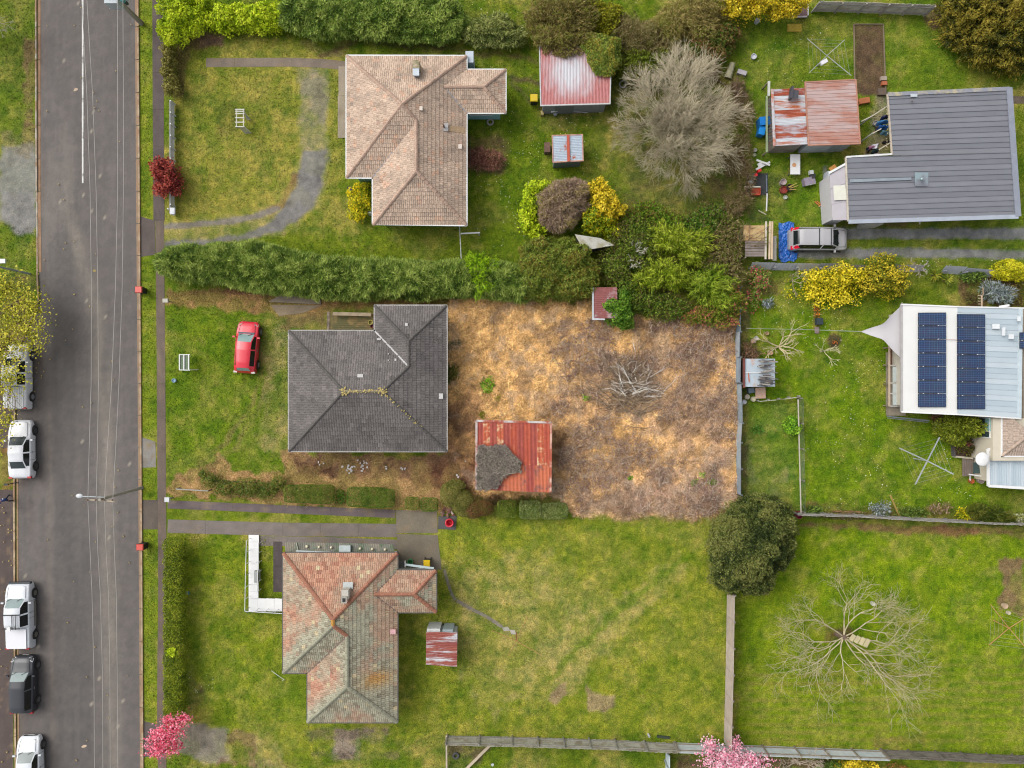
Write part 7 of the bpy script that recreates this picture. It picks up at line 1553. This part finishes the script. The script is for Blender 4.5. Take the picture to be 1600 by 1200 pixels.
shrub('red_shrub','dark red leafed shrub at the bottom end of the picket fence','shrub',[(262,278,22,28,1.9),(254,265,14,18,1.7),(272,290,15,16,1.6),(252,296,11,10,1.4)],RED,dens=200,lw=.09,ll=.2,lump=.35,seed=53,out=1.0,fill=.5,freq=6)
shrub('wattle_tree','bright yellow flowering wattle at the top edge','tree',[(1152,12,24,18,3.0,.8),(1200,8,30,20,3.2,.8),(1236,8,24,14,3.0,.8),(1170,-10,40,20,3.2,.8),(1222,20,22,12,2.7,.8),(1140,-4,18,20,3.0,.8)],YEL,dens=260,lw=.12,ll=.15,lump=.35,seed=54,fill=.4)
shrub('wattle_shrub','bright yellow flowering shrub, left of the pair under the iron fence','shrub',[(1300,444,38,26,2.3),(1278,440,22,20,2.1),(1326,436,24,22,2.1),(1310,464,14,12,1.8),(1270,458,14,12,1.7)],[pal((116,124,20),(166,162,24),(208,196,36),(230,216,70))],dens=150,lw=.11,ll=.15,lump=.5,seed=55)
shrub('wattle_shrub','greener yellow flowering shrub, right of the pair under the iron fence','shrub',[(1378,434,32,28,2.5),(1375,414,22,18,2.3),(1396,444,16,18,2.0),(1352,440,14,20,1.9)],[pal((84,100,28),(116,124,30),(160,154,40),(206,190,60))],dens=190,lw=.1,ll=.14,lump=.32,seed=56)
shrub('small_yellow_shrub','sparse little yellow-leaved shrub left of the yellow pair','shrub',[(1238,456,14,12,1.0)],YG,dens=70,lw=.09,ll=.13,lump=.5,seed=57)
shrub('round_bush','round clipped yellow-green bush at the right edge below the gravel drive','bush',[(1574,423,26,17,1.7),(1592,427,18,14,1.5)],[pal((130,140,16),(166,170,20),(192,190,30),(206,206,60))],dens=420,lw=.08,ll=.12,lump=.1,seed=58)
shrub('lavender_bush','silver-grey lavender bush above the solar house roof','bush',[(1558,458,24,16,1.2),(1545,452,14,12,1.0),(1570,466,16,10,1.0)],SILV,dens=170,lw=.05,ll=.36,lump=.3,seed=59,out=1.2)
shrub('yellow_bush','yellow-green bush against the lower left wall of the top house','bush',[(566,312,19,22,1.8),(560,332,16,14,1.5),(570,298,14,12,1.6)],YG,dens=260,lw=.10,ll=.14,lump=.3,seed=60)
shrub('brown_shrub','rusty brown leafless shrub right of the top house','shrub',[(760,250,28,17,1.2),(745,247,16,14,1.0)],[pal((110,72,62),(136,92,78),(150,108,90),(120,84,70))],dens=230,lw=.035,ll=.34,lump=.3,seed=61,out=1.2,mat=TWIG)
shrub('lime_shrub','lime leafed shrub, left part of the ring around the brown twiggy tree','shrub',[(828,318,15,24,2.0),(822,345,12,20,1.8),(842,296,18,12,2.0),(838,362,14,12,1.5)],LIME,dens=230,lw=.1,ll=.16,lump=.4,seed=62)
shrub('brown_tree','rounded tree of fine pinkish-brown bare twigs between lime and yellow shrubs','tree',[(880,318,38,34,2.9),(870,338,30,24,2.5),(895,300,26,20,2.6)],[pal((118,98,86),(146,124,106),(166,144,120),(136,126,88))],dens=360,lw=.03,ll=.4,lump=.16,seed=63,out=1.3,mat=TWIG,fill=.3)
shrub('yellow_shrub','golden yellow and green shrub right of the brown twiggy tree','shrub',[(942,318,20,26,2.8,0),(935,296,16,12,2.9,0),(962,330,14,14,2.3,0),(938,350,24,18,2.2,0,1),(955,362,18,12,1.8,0,1),(925,335,14,14,2.2,0,1)],[YEL,pal((100,124,20),(140,156,24),(190,184,34),(96,130,30))],dens=240,lw=.11,ll=.16,lump=.4,seed=64)
shrub('lime_shrub','bright lime shrub growing out of the wide hedge near its right end','shrub',[(757,432,26,28,2.9),(745,412,16,16,2.7),(765,450,16,12,2.5)],[pal((96,140,10),(126,166,14),(150,184,24),(110,150,30))],dens=240,lw=.06,ll=.32,lump=.4,seed=65,out=1.1)
shrub('olive_bush','big olive-green bush at the right end of the wide hedge','bush',[(872,412,58,40,3.2,0),(840,440,40,30,2.9,0),(900,440,36,30,2.9,0),(845,392,30,20,2.8,0),(880,452,40,18,2.5,0)],[pal((80,104,36),(102,124,46),(128,142,64),(116,108,46))],dens=420,lw=.07,ll=.18,lump=.2,seed=66,freq=5)
TH='shrubs of the thicket between the gardens'
thk=[('green shrub with fine bright shoots in the thicket right of the cream shed roof',[(1062,382,34,24,3.0),(1040,372,24,18,2.8),(1080,400,24,16,2.6)],pal((96,124,20),(126,152,28),(150,172,44),(176,190,80)),.05,.34),
 ('bright feathery lime shrub in the middle of the thicket',[(1038,428,26,18,2.8),(1010,440,24,16,2.5),(1052,440,22,14,2.6)],pal((90,120,16),(120,150,24),(146,170,40),(170,186,70)),.05,.34),
 ('feathery lime shrub at the lower right of the thicket',[(1110,440,30,26,2.8),(1125,470,24,22,2.5),(1096,450,22,18,2.6)],pal((84,120,18),(112,146,28),(140,168,50),(160,180,70)),.05,.36),
 ('dark leafy shrub filling the thicket under the yellow shrub',[(985,400,42,34,2.2),(1000,370,34,26,2.0),(960,420,26,22,2.1)],pal((62,86,26),(82,104,34),(104,122,46),(90,80,46)),.08,.15),
 ('dark green shrub below the feathery lime ones',[(1000,470,34,20,1.9),(1040,480,34,20,1.8),(980,450,22,16,2.0)],pal((58,84,28),(78,104,34),(100,124,46),(84,76,44)),.08,.15),
 ('reddish tipped shrub at the lower right corner of the thicket',[(1120,490,34,20,1.9),(1145,470,18,24,1.9),(1090,495,24,12,1.5)],pal((76,98,30),(100,118,42),(126,128,56),(150,86,70)),.08,.15),
 ('brown and green tangle beside the plywood lean-to',[(1135,380,28,38,2.0),(1120,410,30,20,2.1),(1140,430,22,20,2.1)],pal((92,78,52),(112,98,62),(84,98,38),(126,112,74)),.06,.2),
 ('dark green foliage left of the plywood lean-to tangle',[(1090,360,34,26,1.7),(1110,340,26,20,1.6)],pal((56,90,28),(74,108,34),(96,124,44),(104,92,56)),.09,.15),
 ('green ground shrub under the lower twigs of the big bare tree',[(1010,338,34,22,1.3),(1040,350,30,16,1.3),(985,350,22,16,1.4)],pal((70,104,24),(90,122,30),(108,130,44),(100,90,50)),.09,.15)]
for k,(lb_,bl,pa,lw_,ll_) in enumerate(thk): shrub('thicket_shrub',lb_,'shrub',bl,np.clip(pa*(.85 if k<3 else 1.32),0,.8),dens=190 if k<3 else 280,lw=lw_,ll=ll_,lump=.5 if k<3 else .34,seed=70+k,group=TH,out=.9,fill=.4,freq=6)
top=[('grey-green spiky bush touching the right end of the top hedge',[(770,48,38,24,2.0),(795,56,26,20,1.8),(745,56,20,18,1.7)],pal((78,98,52),(104,122,68),(136,148,92),(160,168,116)),.06,.3),
 ('large scruffy brown-green bush growing over the back of the red-roofed garage',[(880,40,48,36,3.4),(850,30,30,26,3.0),(885,68,40,20,3.2),(905,25,30,26,3.0)],pal((96,92,56),(120,112,70),(142,130,90),(110,120,50)),.05,.26),
 ('yellow-olive bush right of the scruffy bush at the top edge',[(945,38,22,24,2.4),(925,20,20,18,2.4),(955,25,18,18,2.2)],pal((112,118,26),(136,140,34),(156,154,48),(96,108,28)),.08,.16),
 ('pale twiggy scrub at the top edge left of the wattle',[(1085,30,46,34,2.6),(1050,45,36,28,2.3),(1110,10,34,24,2.6)],pal((120,114,70),(146,136,92),(170,158,116),(112,120,50)),.035,.3),
 ('grey twig scrub above the big bare tree',[(1000,62,44,26,2.3),(975,50,26,22,2.1),(1030,80,30,18,2.2)],pal((104,96,72),(130,120,90),(150,140,112),(96,104,46)),.035,.32),
 ('mid green bush between ivy and the big bare tree',[(1000,104,44,20,2.4),(970,112,20,14,2.0),(1035,100,24,18,2.3)],pal((76,98,24),(98,118,32),(118,134,46),(84,88,36)),.07,.2),
 ('dark leafy scrub below the wattle, left of the fence line',[(1110,70,36,28,1.9),(1130,55,24,20,1.8),(1085,85,28,18,1.9)],pal((66,92,28),(88,110,38),(112,106,64),(130,96,60)),.08,.16),
 ('low reddish twig scrub beside the mossy log',[(1100,112,26,12,1.4),(1150,150,16,26,1.0)],pal((120,94,84),(146,116,100),(110,96,60),(96,104,44)),.03,.26)]
for k,(lb_,bl,pa,lw_,ll_) in enumerate(top): shrub('scrub_bush',lb_,'bush',bl,pa,dens=340,lw=lw_,ll=ll_,lump=.22,seed=90+k,group='scrub along the top boundary',out=1.0,freq=5,mat=None)
shrub('scrub_strip','narrow brown scrub strip along the fence right of the big bare tree','shrub',[(1160,240,14,34,1.3),(1165,290,12,34,1.1),(1150,320,18,20,1.3),(1168,180,10,26,1.0)],[pal((112,92,66),(136,114,84),(150,130,98),(100,100,48))],dens=240,lw=.03,ll=.28,lump=.4,seed=99)
shrub('scrub_strip','low green weeds on the inner side of the upper iron fence','shrub',[(1185,430,16,14,1.2),(1178,465,10,20,.9),(1190,440,12,12,1.5)],[pal((84,112,40),(110,136,60),(140,160,90),(180,80,90))],dens=160,lw=.08,ll=.16,lump=.5,seed=100)
shrub('agave','blue-green rosette plant at the inner side of the upper iron fence','plant',[(1200,474,8,6,.7)],SILV,dens=140,lw=.07,ll=.42,lump=.3,seed=101,stem=False,out=1.4)
# ivy on roofs (things that grow over the sheds)
def over(name,lab,blobs,pa,**k): shrub(name,lab,'ivy',blobs,pa,stem=False,**k)

over('ivy','bright green ivy growing over the little dark red shed',[(968,490,22,22,2.4,0),(955,478,15,12,2.5,1.2),(974,465,12,14,2.3,0),(978,506,12,10,1.6,0)],pal((60,100,24),(80,124,34),(104,146,44),(124,160,70)),dens=420,lw=.1,ll=.12,lump=.2,seed=112)
def inpoly(poly,z):
    def f(p):
        k=H/(H-p[:,2]); px=p[:,0]*k*S+800; py=600-p[:,1]*k*S
        ex=(fbm(px/5,py/5,171,3)-.5)*8; return sdf(px+ex,py+ex,poly)<0
    return f
iv=thing('ivy','fresh green ivy spilling over the right rear corner of the red-roofed garage','ivy',P(938,92,2.6)); leaves('ivy_leaves',[(930,90,34,40,3.0,2.4),(950,85,26,34,3.2,1.2)],[pal((84,106,40),(108,130,54),(132,150,72),(150,140,60))],dens=700,lw=.09,ll=.12,parent=iv,seed=111,lump=.18,fill=.4,origin=tuple(iv.location),lim=inpoly([(900,66),(914,80),(920,100),(930,117),(945,121),(956,119),(972,100),(970,60),(930,50)],0))
iw_=thing('overhanging_shrub','brown-olive shoots hanging over the back left edge of the red-roofed garage','shrub',P(880,74,2.9)); leaves('foliage',[(880,68,44,24,3.3,1.6),(862,66,24,20,3.2,1.6)],[pal((96,92,56),(120,112,70),(142,130,90),(110,120,50))],dens=500,lw=.045,ll=.26,parent=iw_,seed=114,lump=.35,fill=.5,out=1.0,origin=tuple(iw_.location))
cr=thing('dead_creeper','mat of dead grey creeper lying over the lower left of the rusty garage roof','creeper',P(775,730,2.6)); o=cr.location
leaves('twig_mat',[(775,725,52,52,3.0,2.52),(770,740,46,42,3.05,2.52)],[pal((104,96,90),(130,120,110),(152,142,128),(88,84,74))],dens=1500,lw=.022,ll=.2,parent=cr,seed=113,lump=.1,fill=.5,out=.3,mat=TWIG,origin=tuple(o),
 lim=inpoly([(746,697),(790,695),(800,708),(815,722),(812,738),(785,745),(776,764),(744,767)],0))
MB().lathe(P(760,748,3.0)-Vector(o),[(.01,.0),(.32,-.25)],12,close=False)
MB().tube([P(770,738,3.1)-Vector(o),P(778,740,3.12)-Vector(o),P(783,737,3.1)-Vector(o)],.015,4).build('cane',M((206,190,180)),cr); MB().tube([P(785,744,3.08)-Vector(o),P(795,740,3.1)-Vector(o),P(806,739,3.05)-Vector(o)],.015,4).build('cane',M((206,190,170)),cr)
# clipped box hedges by the dry strip
tops=[('clipped rectangular bush, farthest left of the row under the dark-roofed house',[(463,771,18,14,1.25),(503,772,20,14.5,1.25),(483,771,20,14,1.25)]),
 ('wide clipped rectangular bush, second from the left in the row under the dark-roofed house',[(560,776,17,15,1.3),(585,777,20,15.5,1.3),(603,778,14,14,1.25)]),
 ('small low clipped cube, left of the adjoining pair above the square paving',[(645,786,11,9.5,.95)]),('small low clipped cube, right of the adjoining pair above the square paving',[(671,788,13.5,10.5,1.0)]),
 ('clipped cube bush between the kidney-shaped hedge and the twin blocks',[(792,795,15,13.5,1.15)]),('clipped block with greyer leaves below the rusty garage, left of its neighbour',[(828,796,17,14,1.2)]),('clipped low block at the right end of the topiary row',[(866,798,21,12.5,1.0)])]
for k,(lb_,bl) in enumerate(tops): shrub('clipped_bush',lb_,'topiary',bl,[pal((72,96,28),(92,116,38),(110,130,52),(126,134,70)),pal((66,96,30),(84,116,36),(100,132,48),(122,132,64))][k%2] if k<5 else pal((84,106,60),(104,124,76),(124,142,94),(140,150,110)),shape='box',dens=900,lw=.045,ll=.07,lump=.03,fill=.15,seed=120+k,group='clipped bushes along the lower boundary',stem=False)
shrub('kidney_hedge','kidney-shaped clipped hedge with a red-brown patch beside the rusty garage','topiary',[(706,772,19,21,1.6,0,0),(722,784,19,20,1.55,0,0),(740,795,18,14,1.5,0,1),(756,794,15,12,1.4,0,1),(712,758,16,9,1.4,0,0),(728,800,16,8,1.3,0,0)],[pal((84,92,42),(104,110,54),(124,128,70),(140,136,86)),pal((110,74,46),(134,90,58),(120,96,54),(96,96,44))],dens=850,lw=.05,ll=.08,lump=.05,fill=.2,seed=130,stem=False)
shrub('privet_strip','loose dark green bush strip on the straw bank below the front lawn','bush',[(330,750,14,11,1.2),(355,762,18,12,1.2),(385,762,22,14,1.2),(415,765,22,13,1.1),(318,740,7,7,.9),(435,755,12,12,1.1)],[pal((72,96,34),(92,114,44),(112,130,58),(130,120,70))],dens=330,lw=.07,ll=.11,lump=.3,seed=131)
shrub('weed_clump','dark green gap filler bush between the two long clipped bushes','bush',[(532,780,9,9,.6),(532,770,7,7,.6)],[pal((60,104,30),(80,124,36),(100,140,50),(90,120,40))],dens=200,lw=.07,ll=.11,lump=.3,seed=132)
# solar house surroundings
shrub('olive_tree','olive-green leafy tree against the wall of the solar house','tree',[(1496,668,28,20,2.4),(1475,672,18,14,2.1),(1512,662,18,14,2.6),(1488,688,16,8,1.6)],[pal((84,104,26),(110,126,34),(140,150,50),(96,112,30))],dens=260,lw=.07,ll=.24,lump=.35,seed=140,out=1.0)
shrub('dark_shrub','dark reddish shrub in the raised bed beside the pale annex wall','shrub',[(1507,697,15,13,1.3)],[pal((70,62,40),(84,86,36),(96,104,40),(110,60,54))],dens=260,lw=.07,ll=.14,lump=.3,seed=141)
shrub('red_shrub','small dark red shrub above the slatted bench','shrub',[(1462,652,11,7,1.2)],[pal((84,50,44),(104,66,50),(90,84,44),(120,80,60))],dens=200,lw=.07,ll=.14,lump=.3,seed=142)
shrub('round_green_bush','bright green bush at the wire fence of the small paddock','bush',[(1237,665,12,15,1.3)],[BRG],dens=300,lw=.08,ll=.16,lump=.25,seed=143)
shrub('paddock_plant','small green plant in the small paddock left of the bright bush','plant',[(1183,672,9,6,.5)],[pal((60,110,40),(80,130,50),(100,150,60),(90,120,50))],dens=120,lw=.05,ll=.3,lump=.3,seed=144,stem=False,out=1.4)
shrub('flax_bush','dark green wispy bush overhanging the right end of the pale fence','bush',[(1545,806,30,16,1.3),(1525,800,16,12,1.2),(1565,812,20,10,1.1)],[pal((56,74,24),(74,90,30),(96,106,40),(110,112,52))],dens=260,lw=.045,ll=.36,lump=.3,seed=145,out=1.2)
for k,(lb_,x,y,rx_,ry_,zt,pa) in enumerate((('grey-purple sage mound in the bed above the pale fence',1374,795,15,10,.8,SILV),('pinkish heather mound in the bed above the pale fence',1467,795,18,8,.7,pal((150,124,106),(176,146,130),(130,120,80),(110,110,60))),('yellow spiky plant right of the heather mound',1503,803,12,9,.7,YG),('leafy weeds beside the crimson planter',1268,798,18,9,.6,GREENS),('low brown-green plants between the edging and sage mound',1315,804,40,7,.5,pal((90,92,44),(120,100,70),(100,110,50),(140,120,90))),('green ground plants below the leaning yellow plank',1425,800,26,8,.5,GREENS),('white flowering weeds where the pale fence meets the right edge',1590,808,16,7,.6,pal((176,180,130),(206,206,180),(120,130,60),(150,160,100))))):
    shrub('border_plant',lb_,'plant',[(x,y,rx_,ry_,zt)],pa,dens=220,lw=.06,ll=.2,lump=.4,seed=150+k,group='plants in the fence border',stem=False,out=1.0)
for k,(lb_,x,y,c_) in enumerate((('yellow-green spiky yucca, the right of two above the solar house',1474,438,pal((120,140,60),(150,166,70),(180,186,90),(96,124,60))),('greener spiky yucca, the left of two by the fence gap',1456,431,pal((90,116,40),(116,138,50),(140,156,70),(150,150,60))))):
    t=thing('yucca',lb_,'plant',P(x,y),'spiky yuccas by the iron fence'); r_=random.Random(k+5)
    for q in range(34):
        a=r_.random()*6.28; el=r_.uniform(.1,1.2); L=r_.uniform(.55,.8); d=Vector((math.cos(a)*math.cos(el),math.sin(a)*math.cos(el),math.sin(el))); b=d.cross(Vector((0,0,1))).normalized()*.045
        e=Vector((0,0,.4)); m=MB(); c0=tuple(c_[r_.randrange(4)]); mid=e+d*L*.5+Vector((0,0,.02)); m.add([e-b*.6,e+b*.6,mid+b,e+d*L-Vector((0,0,.12)),mid-b],[(0,1,2,3,4)],c0); m.build('leaf',LEAF,t)
    MB().tube([(0,0,0),(0,0,.42)],.09,8).build('trunk',M((120,100,76),.9),t)
shrub('fern_clump','fresh green plants under the short iron fence piece','plant',[(1515,432,18,10,.8),(1530,428,12,8,.7)],[GREENS],dens=180,lw=.07,ll=.2,lump=.4,seed=160,stem=False)
shrub('rosemary_bush','small dark rounded shrub on brown soil above the solar panels','shrub',[(1520,466,12,8,.7),(1514,463,7,7,.6)],[pal((70,66,40),(96,84,54),(110,96,60),(84,100,36))],dens=200,lw=.06,ll=.14,lump=.3,seed=161,stem=False)
shrub('corner_shrub','mixed dark shrub in the soil below the lime bush, right edge','shrub',[(1590,462,18,14,.9),(1598,440,10,10,1.0)],[pal((84,90,34),(110,112,44),(100,76,56),(126,120,70))],dens=220,lw=.07,ll=.16,lump=.3,seed=162,stem=False)
shrub('bottom_wattle','yellow flowering bush behind the white fence at the bottom edge','bush',[(1345,1196,26,10,1.5),(1318,1200,22,10,1.3),(1300,1198,20,10,1.2,0,1)],[YEL,GREENS],dens=280,lw=.1,ll=.14,lump=.3,seed=163)
shrub('bottom_shrub','orange-brown shrub tip at the bottom edge under the dark paling fence','shrub',[(1400,1200,18,8,1.0)],[pal((150,100,60),(130,120,50),(110,110,50),(176,120,80))],dens=200,lw=.06,ll=.16,lump=.3,seed=164,stem=False)
for k,(x,y,r_,lb_) in enumerate(((762,602,13,'round bright green weed clump on the cleared section below the dark house corner'),(917,620,6,'tiny green tuft in the straw left of the brush pile'),(1084,754,7,'green tuft, left of three at the lower right of the dry lot'),(1098,741,6,'green tuft, upper of three at the lower right of the dry lot'),(1112,753,7,'green tuft, right of three at the lower right of the dry lot'),(985,747,4,'lone tiny green tuft on the grey patch of the dry lot'),(779,622,6,'yellow-green wispy tuft above the rusty garage'),(756,648,8,'olive weed tuft touching the top of the rusty garage'))):
    shrub('weed_clump',lb_,'weeds',[(x,y,r_,r_*.85,.5 if r_>8 else .35)],[BRG] if k<6 else [pal((130,130,50),(150,146,60),(110,120,40),(170,160,90))],dens=260,lw=.08,ll=.16,lump=.3,seed=170+k,group='green weed clumps on the dry lot',stem=False)
shrub('green_shrub','low green shrub growing at the edge of the mossy boardwalk','shrub',[(708,582,9,13,.8)],[pal((70,84,30),(90,104,38),(110,118,50),(100,96,50))],dens=260,lw=.06,ll=.12,lump=.3,seed=180,stem=False)
shrub('flower_patch','low patch of orange flowers in the round dark bed','flowers',[(1304,535,5,3,.18)],[pal((226,120,40),(240,150,60),(90,70,60),(110,60,50))],dens=160,lw=.06,ll=.08,lump=.4,seed=181,stem=False)
shrub('marigold_patch','small orange marigold patch above the dark planter box','flowers',[(1277,492,5,4,.3),(1276,484,5,5,.2)],[pal((236,160,30),(200,110,50),(130,90,50),(110,100,40))],dens=160,lw=.08,ll=.1,lump=.4,seed=182,stem=False)
# leaf / branch heap by the iron fence
rnd=random.Random(9); o=P(1168,551); hp=thing('branch_heap','tangled brown branch heap above the corrugated lean-to','brush pile',o); segs=[]
for k in range(90):
    a=rnd.random()*6.28; p=o+Vector((rnd.gauss(0,.3),rnd.gauss(0,.25),rnd.uniform(.1,.5))); grow(p,Vector((math.cos(a),math.sin(a),.2)),.6,.02,1,rnd,segs,.5,0,2,.3,.5,cc(rnd.choice([(120,92,70),(150,120,90),(80,66,56)])),.01,3,.08)
twigs('branches',segs,TWIG,hp,4,origin=(o.x,o.y,0))
# ================================================================ GRASS, STRAW, FLOWERS (uncountable)
def scatter(name,n,region,hgt,wid,lay,colfn,seed,label,cat,flat=0,mat=None,mask=None,zoff=0,clump=0):
    r=np.random.default_rng(seed); px=r.uniform(region[0],region[2],n); py=r.uniform(region[1],region[3],n)
    k=mask(px,py,r); px=px[k];py=py[k]; n=len(px); c=colfn(px,py,r); z=ground_z(px,py)+zoff
    a=r.random(n)*6.283; h=hgt*(.5+r.random(n)); w=wid*(.6+.8*r.random(n)); x=(px-800)/S; y=(600-py)/S
    dx=np.cos(a);dy=np.sin(a); ln=lay*(.3+r.random(n))
    b0=np.stack([x-dy*w/2,y+dx*w/2,z],1); b1=np.stack([x+dy*w/2,y-dx*w/2,z],1); tp=np.stack([x+dx*ln,y+dy*ln,z+h],1)
    V=np.stack([b0,b1,tp],1).reshape(-1,3); F=np.arange(n*3).reshape(n,3); C=np.repeat(c,3,0)
    o=npmesh(name,V,F,C,mat or BLADE); tag(o,label,cat,kind='stuff'); return o
HARD=[[(58,-60),(214,-60),(224,1260),(24,1260),(24,560),(60,430)],[(236,-60),(258,-60),(258,345),(236,345)],[(216,338),(260,343),(260,400),(216,403)],[(242,345),(258,345),(262,1260),(244,1260)],[(219,680),(245,688),(243,732),(219,733)],[(220,778),(700,795),(690,892),(621,892),(621,852),(440,850),(438,836),(222,830)],[(221,1124),(250,1130),(250,1184),(222,1186)],[(418,458),(505,458),(505,492),(432,496)],[(0,232),(58,225),(58,360),(0,345)],[(320,90),(545,94),(545,110),(320,106)],[(1290,358),(1600,358),(1600,372),(1290,372)],[(1235,389),(1600,391),(1600,404),(1235,403)],[(0,560),(26,560),(26,1200),(0,1200)],[(264,1128),(352,1135),(362,1192),(330,1196),(264,1170)],[(1334,36),(1384,36),(1386,150),(1334,150)],[(452,477),(698,477),(698,707),(452,707)],[(543,88),(728,88),(728,352),(543,352)],[(443,848),(681,865),(681,1130),(443,1130)],[(1390,140),(1590,140),(1590,345),(1300,345)],[(1408,476),(1600,480),(1600,760),(1500,760),(1490,655),(1408,645)],[(682,800),(720,800),(718,832),(682,832)],[(425,843),(444,843),(444,928),(425,928)],[(698,492),(722,492),(722,596),(698,596)],[(470,215),(514,215),(500,330),(380,380),(258,388),(258,346),(440,318)]]
HARD.append([(466,104),(512,104),(512,260),(500,310),(470,350),(400,380),(258,388),(258,346),(410,330),(462,280)])
DRY=[(700,468),(930,470),(1000,490),(1150,510),(1155,790),(1110,812),(900,806),(870,775),(745,775),(700,705)]
def mask_lawn(px,py,r):
    k=np.ones(len(px),bool)
    for p in HARD: k&=sdf(px,py,p)>1.5
    return k&(sdf(px,py,DRY)>0)
def gcol(px,py,r):
    c,_=paint(px,py); n=len(px); t=r.random((n,1)); return c*(.72+.62*t)*(1+(r.random((n,1))-.5)*np.array([.5,.15,.2]))
scatter('lawn_grass',260000,(-40,-40,1640,1240),.06,.10,.08,gcol,201,'short mottled lawn grass across all the gardens','grass',mask=mask_lawn)
def mask_dry(px,py,r): return (sdf(px,py,DRY)<2)&(sdf(px,py,[(744,655),(862,658),(862,772),(744,768)])>0)
def drycol(px,py,r):
    c,_=paint(px,py); n=len(px); return c*1.35*(.62+.85*r.random((n,1)))*(1+(r.random((n,1))-.5)*np.array([.2,.2,.35]))
scatter('straw',150000,(690,460,1165,820),.13,.035,.24,drycol,202,'dead straw and cut stalks covering the dry section','dry grass',mask=mask_dry)
STRIP=[[(262,452),(700,468),(720,520),(585,480),(500,492),(440,500),(415,488),(262,478)],[(260,755),(300,735),(345,715),(370,735),(440,742),(440,705),(700,712),(748,640),(748,800),(440,790),(262,770)]]
def mask_strip(px,py,r): return ((sdf(px,py,STRIP[0])<0)|(sdf(px,py,STRIP[1])<0))&(sdf(px,py,HARD[7])>0)&(sdf(px,py,HARD[15])>0)
scatter('straw',42000,(258,450,750,805),.10,.035,.22,drycol,203,'tan dead grass along the strips beside hedge and dark house','dry grass',mask=mask_strip)
# brambles on the brown parts of the dry section
r=np.random.default_rng(204); n=26000; px=r.uniform(860,1155,n); py=r.uniform(500,812,n)
k=(sdf(px,py,DRY)<-4)&(fbm(px/34+7,py/34,47,4)+.25*fbm(px/12,py/12,49,3)>.62); px=px[k];py=py[k];n=len(px); a=r.random(n)*6.283; L=.25+.45*r.random(n)
x=(px-800)/S;y=(600-py)/S;z=ground_z(px,py)+r.random(n)*.35; pc=pal((110,84,72),(140,114,98),(166,144,124),(126,100,96),(186,172,154)); c=pc[r.integers(0,5,n)]
sg=np.concatenate([np.stack([x,y,z,x+np.cos(a)*L,y+np.sin(a)*L,z+(r.random(n)-.4)*.2,np.full(n,.012),np.full(n,.006)],1),c],1)
o=twigs('bramble_stalks',sg,TWIG,None,3); tag(o,'dead brown bramble stalks over the right part of the dry section','brambles',kind='stuff')
# daisies and pale weeds
def mask_daisy(px,py,r):
    f=fbm(px/22,py/22,61,3); k=np.zeros(len(px),bool)
    for p in([(740,90),(940,190),(930,330),(740,400)],[(1170,80),(1300,40),(1300,130),(1200,130)],[(1165,430),(1420,460),(1400,640),(1260,640)],[(1250,630),(1360,620),(1500,700),(1540,790),(1255,795)],[(1380,390),(1600,385),(1600,420),(1400,420)],[(295,1040),(350,1050),(350,1110),(300,1100)],[(720,0),(1000,0),(1000,30),(720,60)]): k|=sdf(px,py,p)<0
    return k&(f>.5)&mask_lawn(px,py,r)
o=scatter('daisies',22000,(290,0,1600,1110),.03,.06,.06,lambda px,py,r: pal((226,226,206),(236,236,226),(206,210,170),(226,220,120))[r.integers(0,4,len(px))]*(.8+.2*r.random((len(px),1))),205,'tiny white daisies sprinkled through the greener lawns','daisies',mask=mask_daisy,zoff=.06)
# rubbish and pale litter by the dark house and fallen leaves on paving
def litter(name,pts,col,lab,cat,s=(.08,.18)):
    m=MB()
    for x,y in pts: m.box(P(x,y,.0)+Vector((0,0,float(ground_z(np.array([x]),np.array([y]))[0])+.1)),(random.uniform(*s),random.uniform(*s)*.8,.05),rz=random.random()*3)
    tag(m.build(name,M(col,.7,.1)),lab,cat,kind='stuff')
litter('pale_litter',[(546+random.gauss(0,5),731+random.gauss(0,4)) for _ in range(14)]+[(566+random.gauss(0,7),726+random.gauss(0,4)) for _ in range(12)]+[(603,729),(604,732),(627,731),(629,733),(633,732),(714,742),(716,745),(728,720)]+[(498,722),(500,726),(506,724)],(222,218,214),'bits of white litter in the dry strip under the dark-roofed house','litter')
litter('fallen_leaves',[(random.uniform(2,20),random.uniform(780,1190)) for _ in range(26)]+[(random.gauss(45,14),random.gauss(560,60)) for _ in range(60)]+[(random.uniform(70,210),random.uniform(0,1200)) for _ in range(50)],(190,166,96),'scattered yellow leaves on the pavement and road','leaves',(.05,.11))
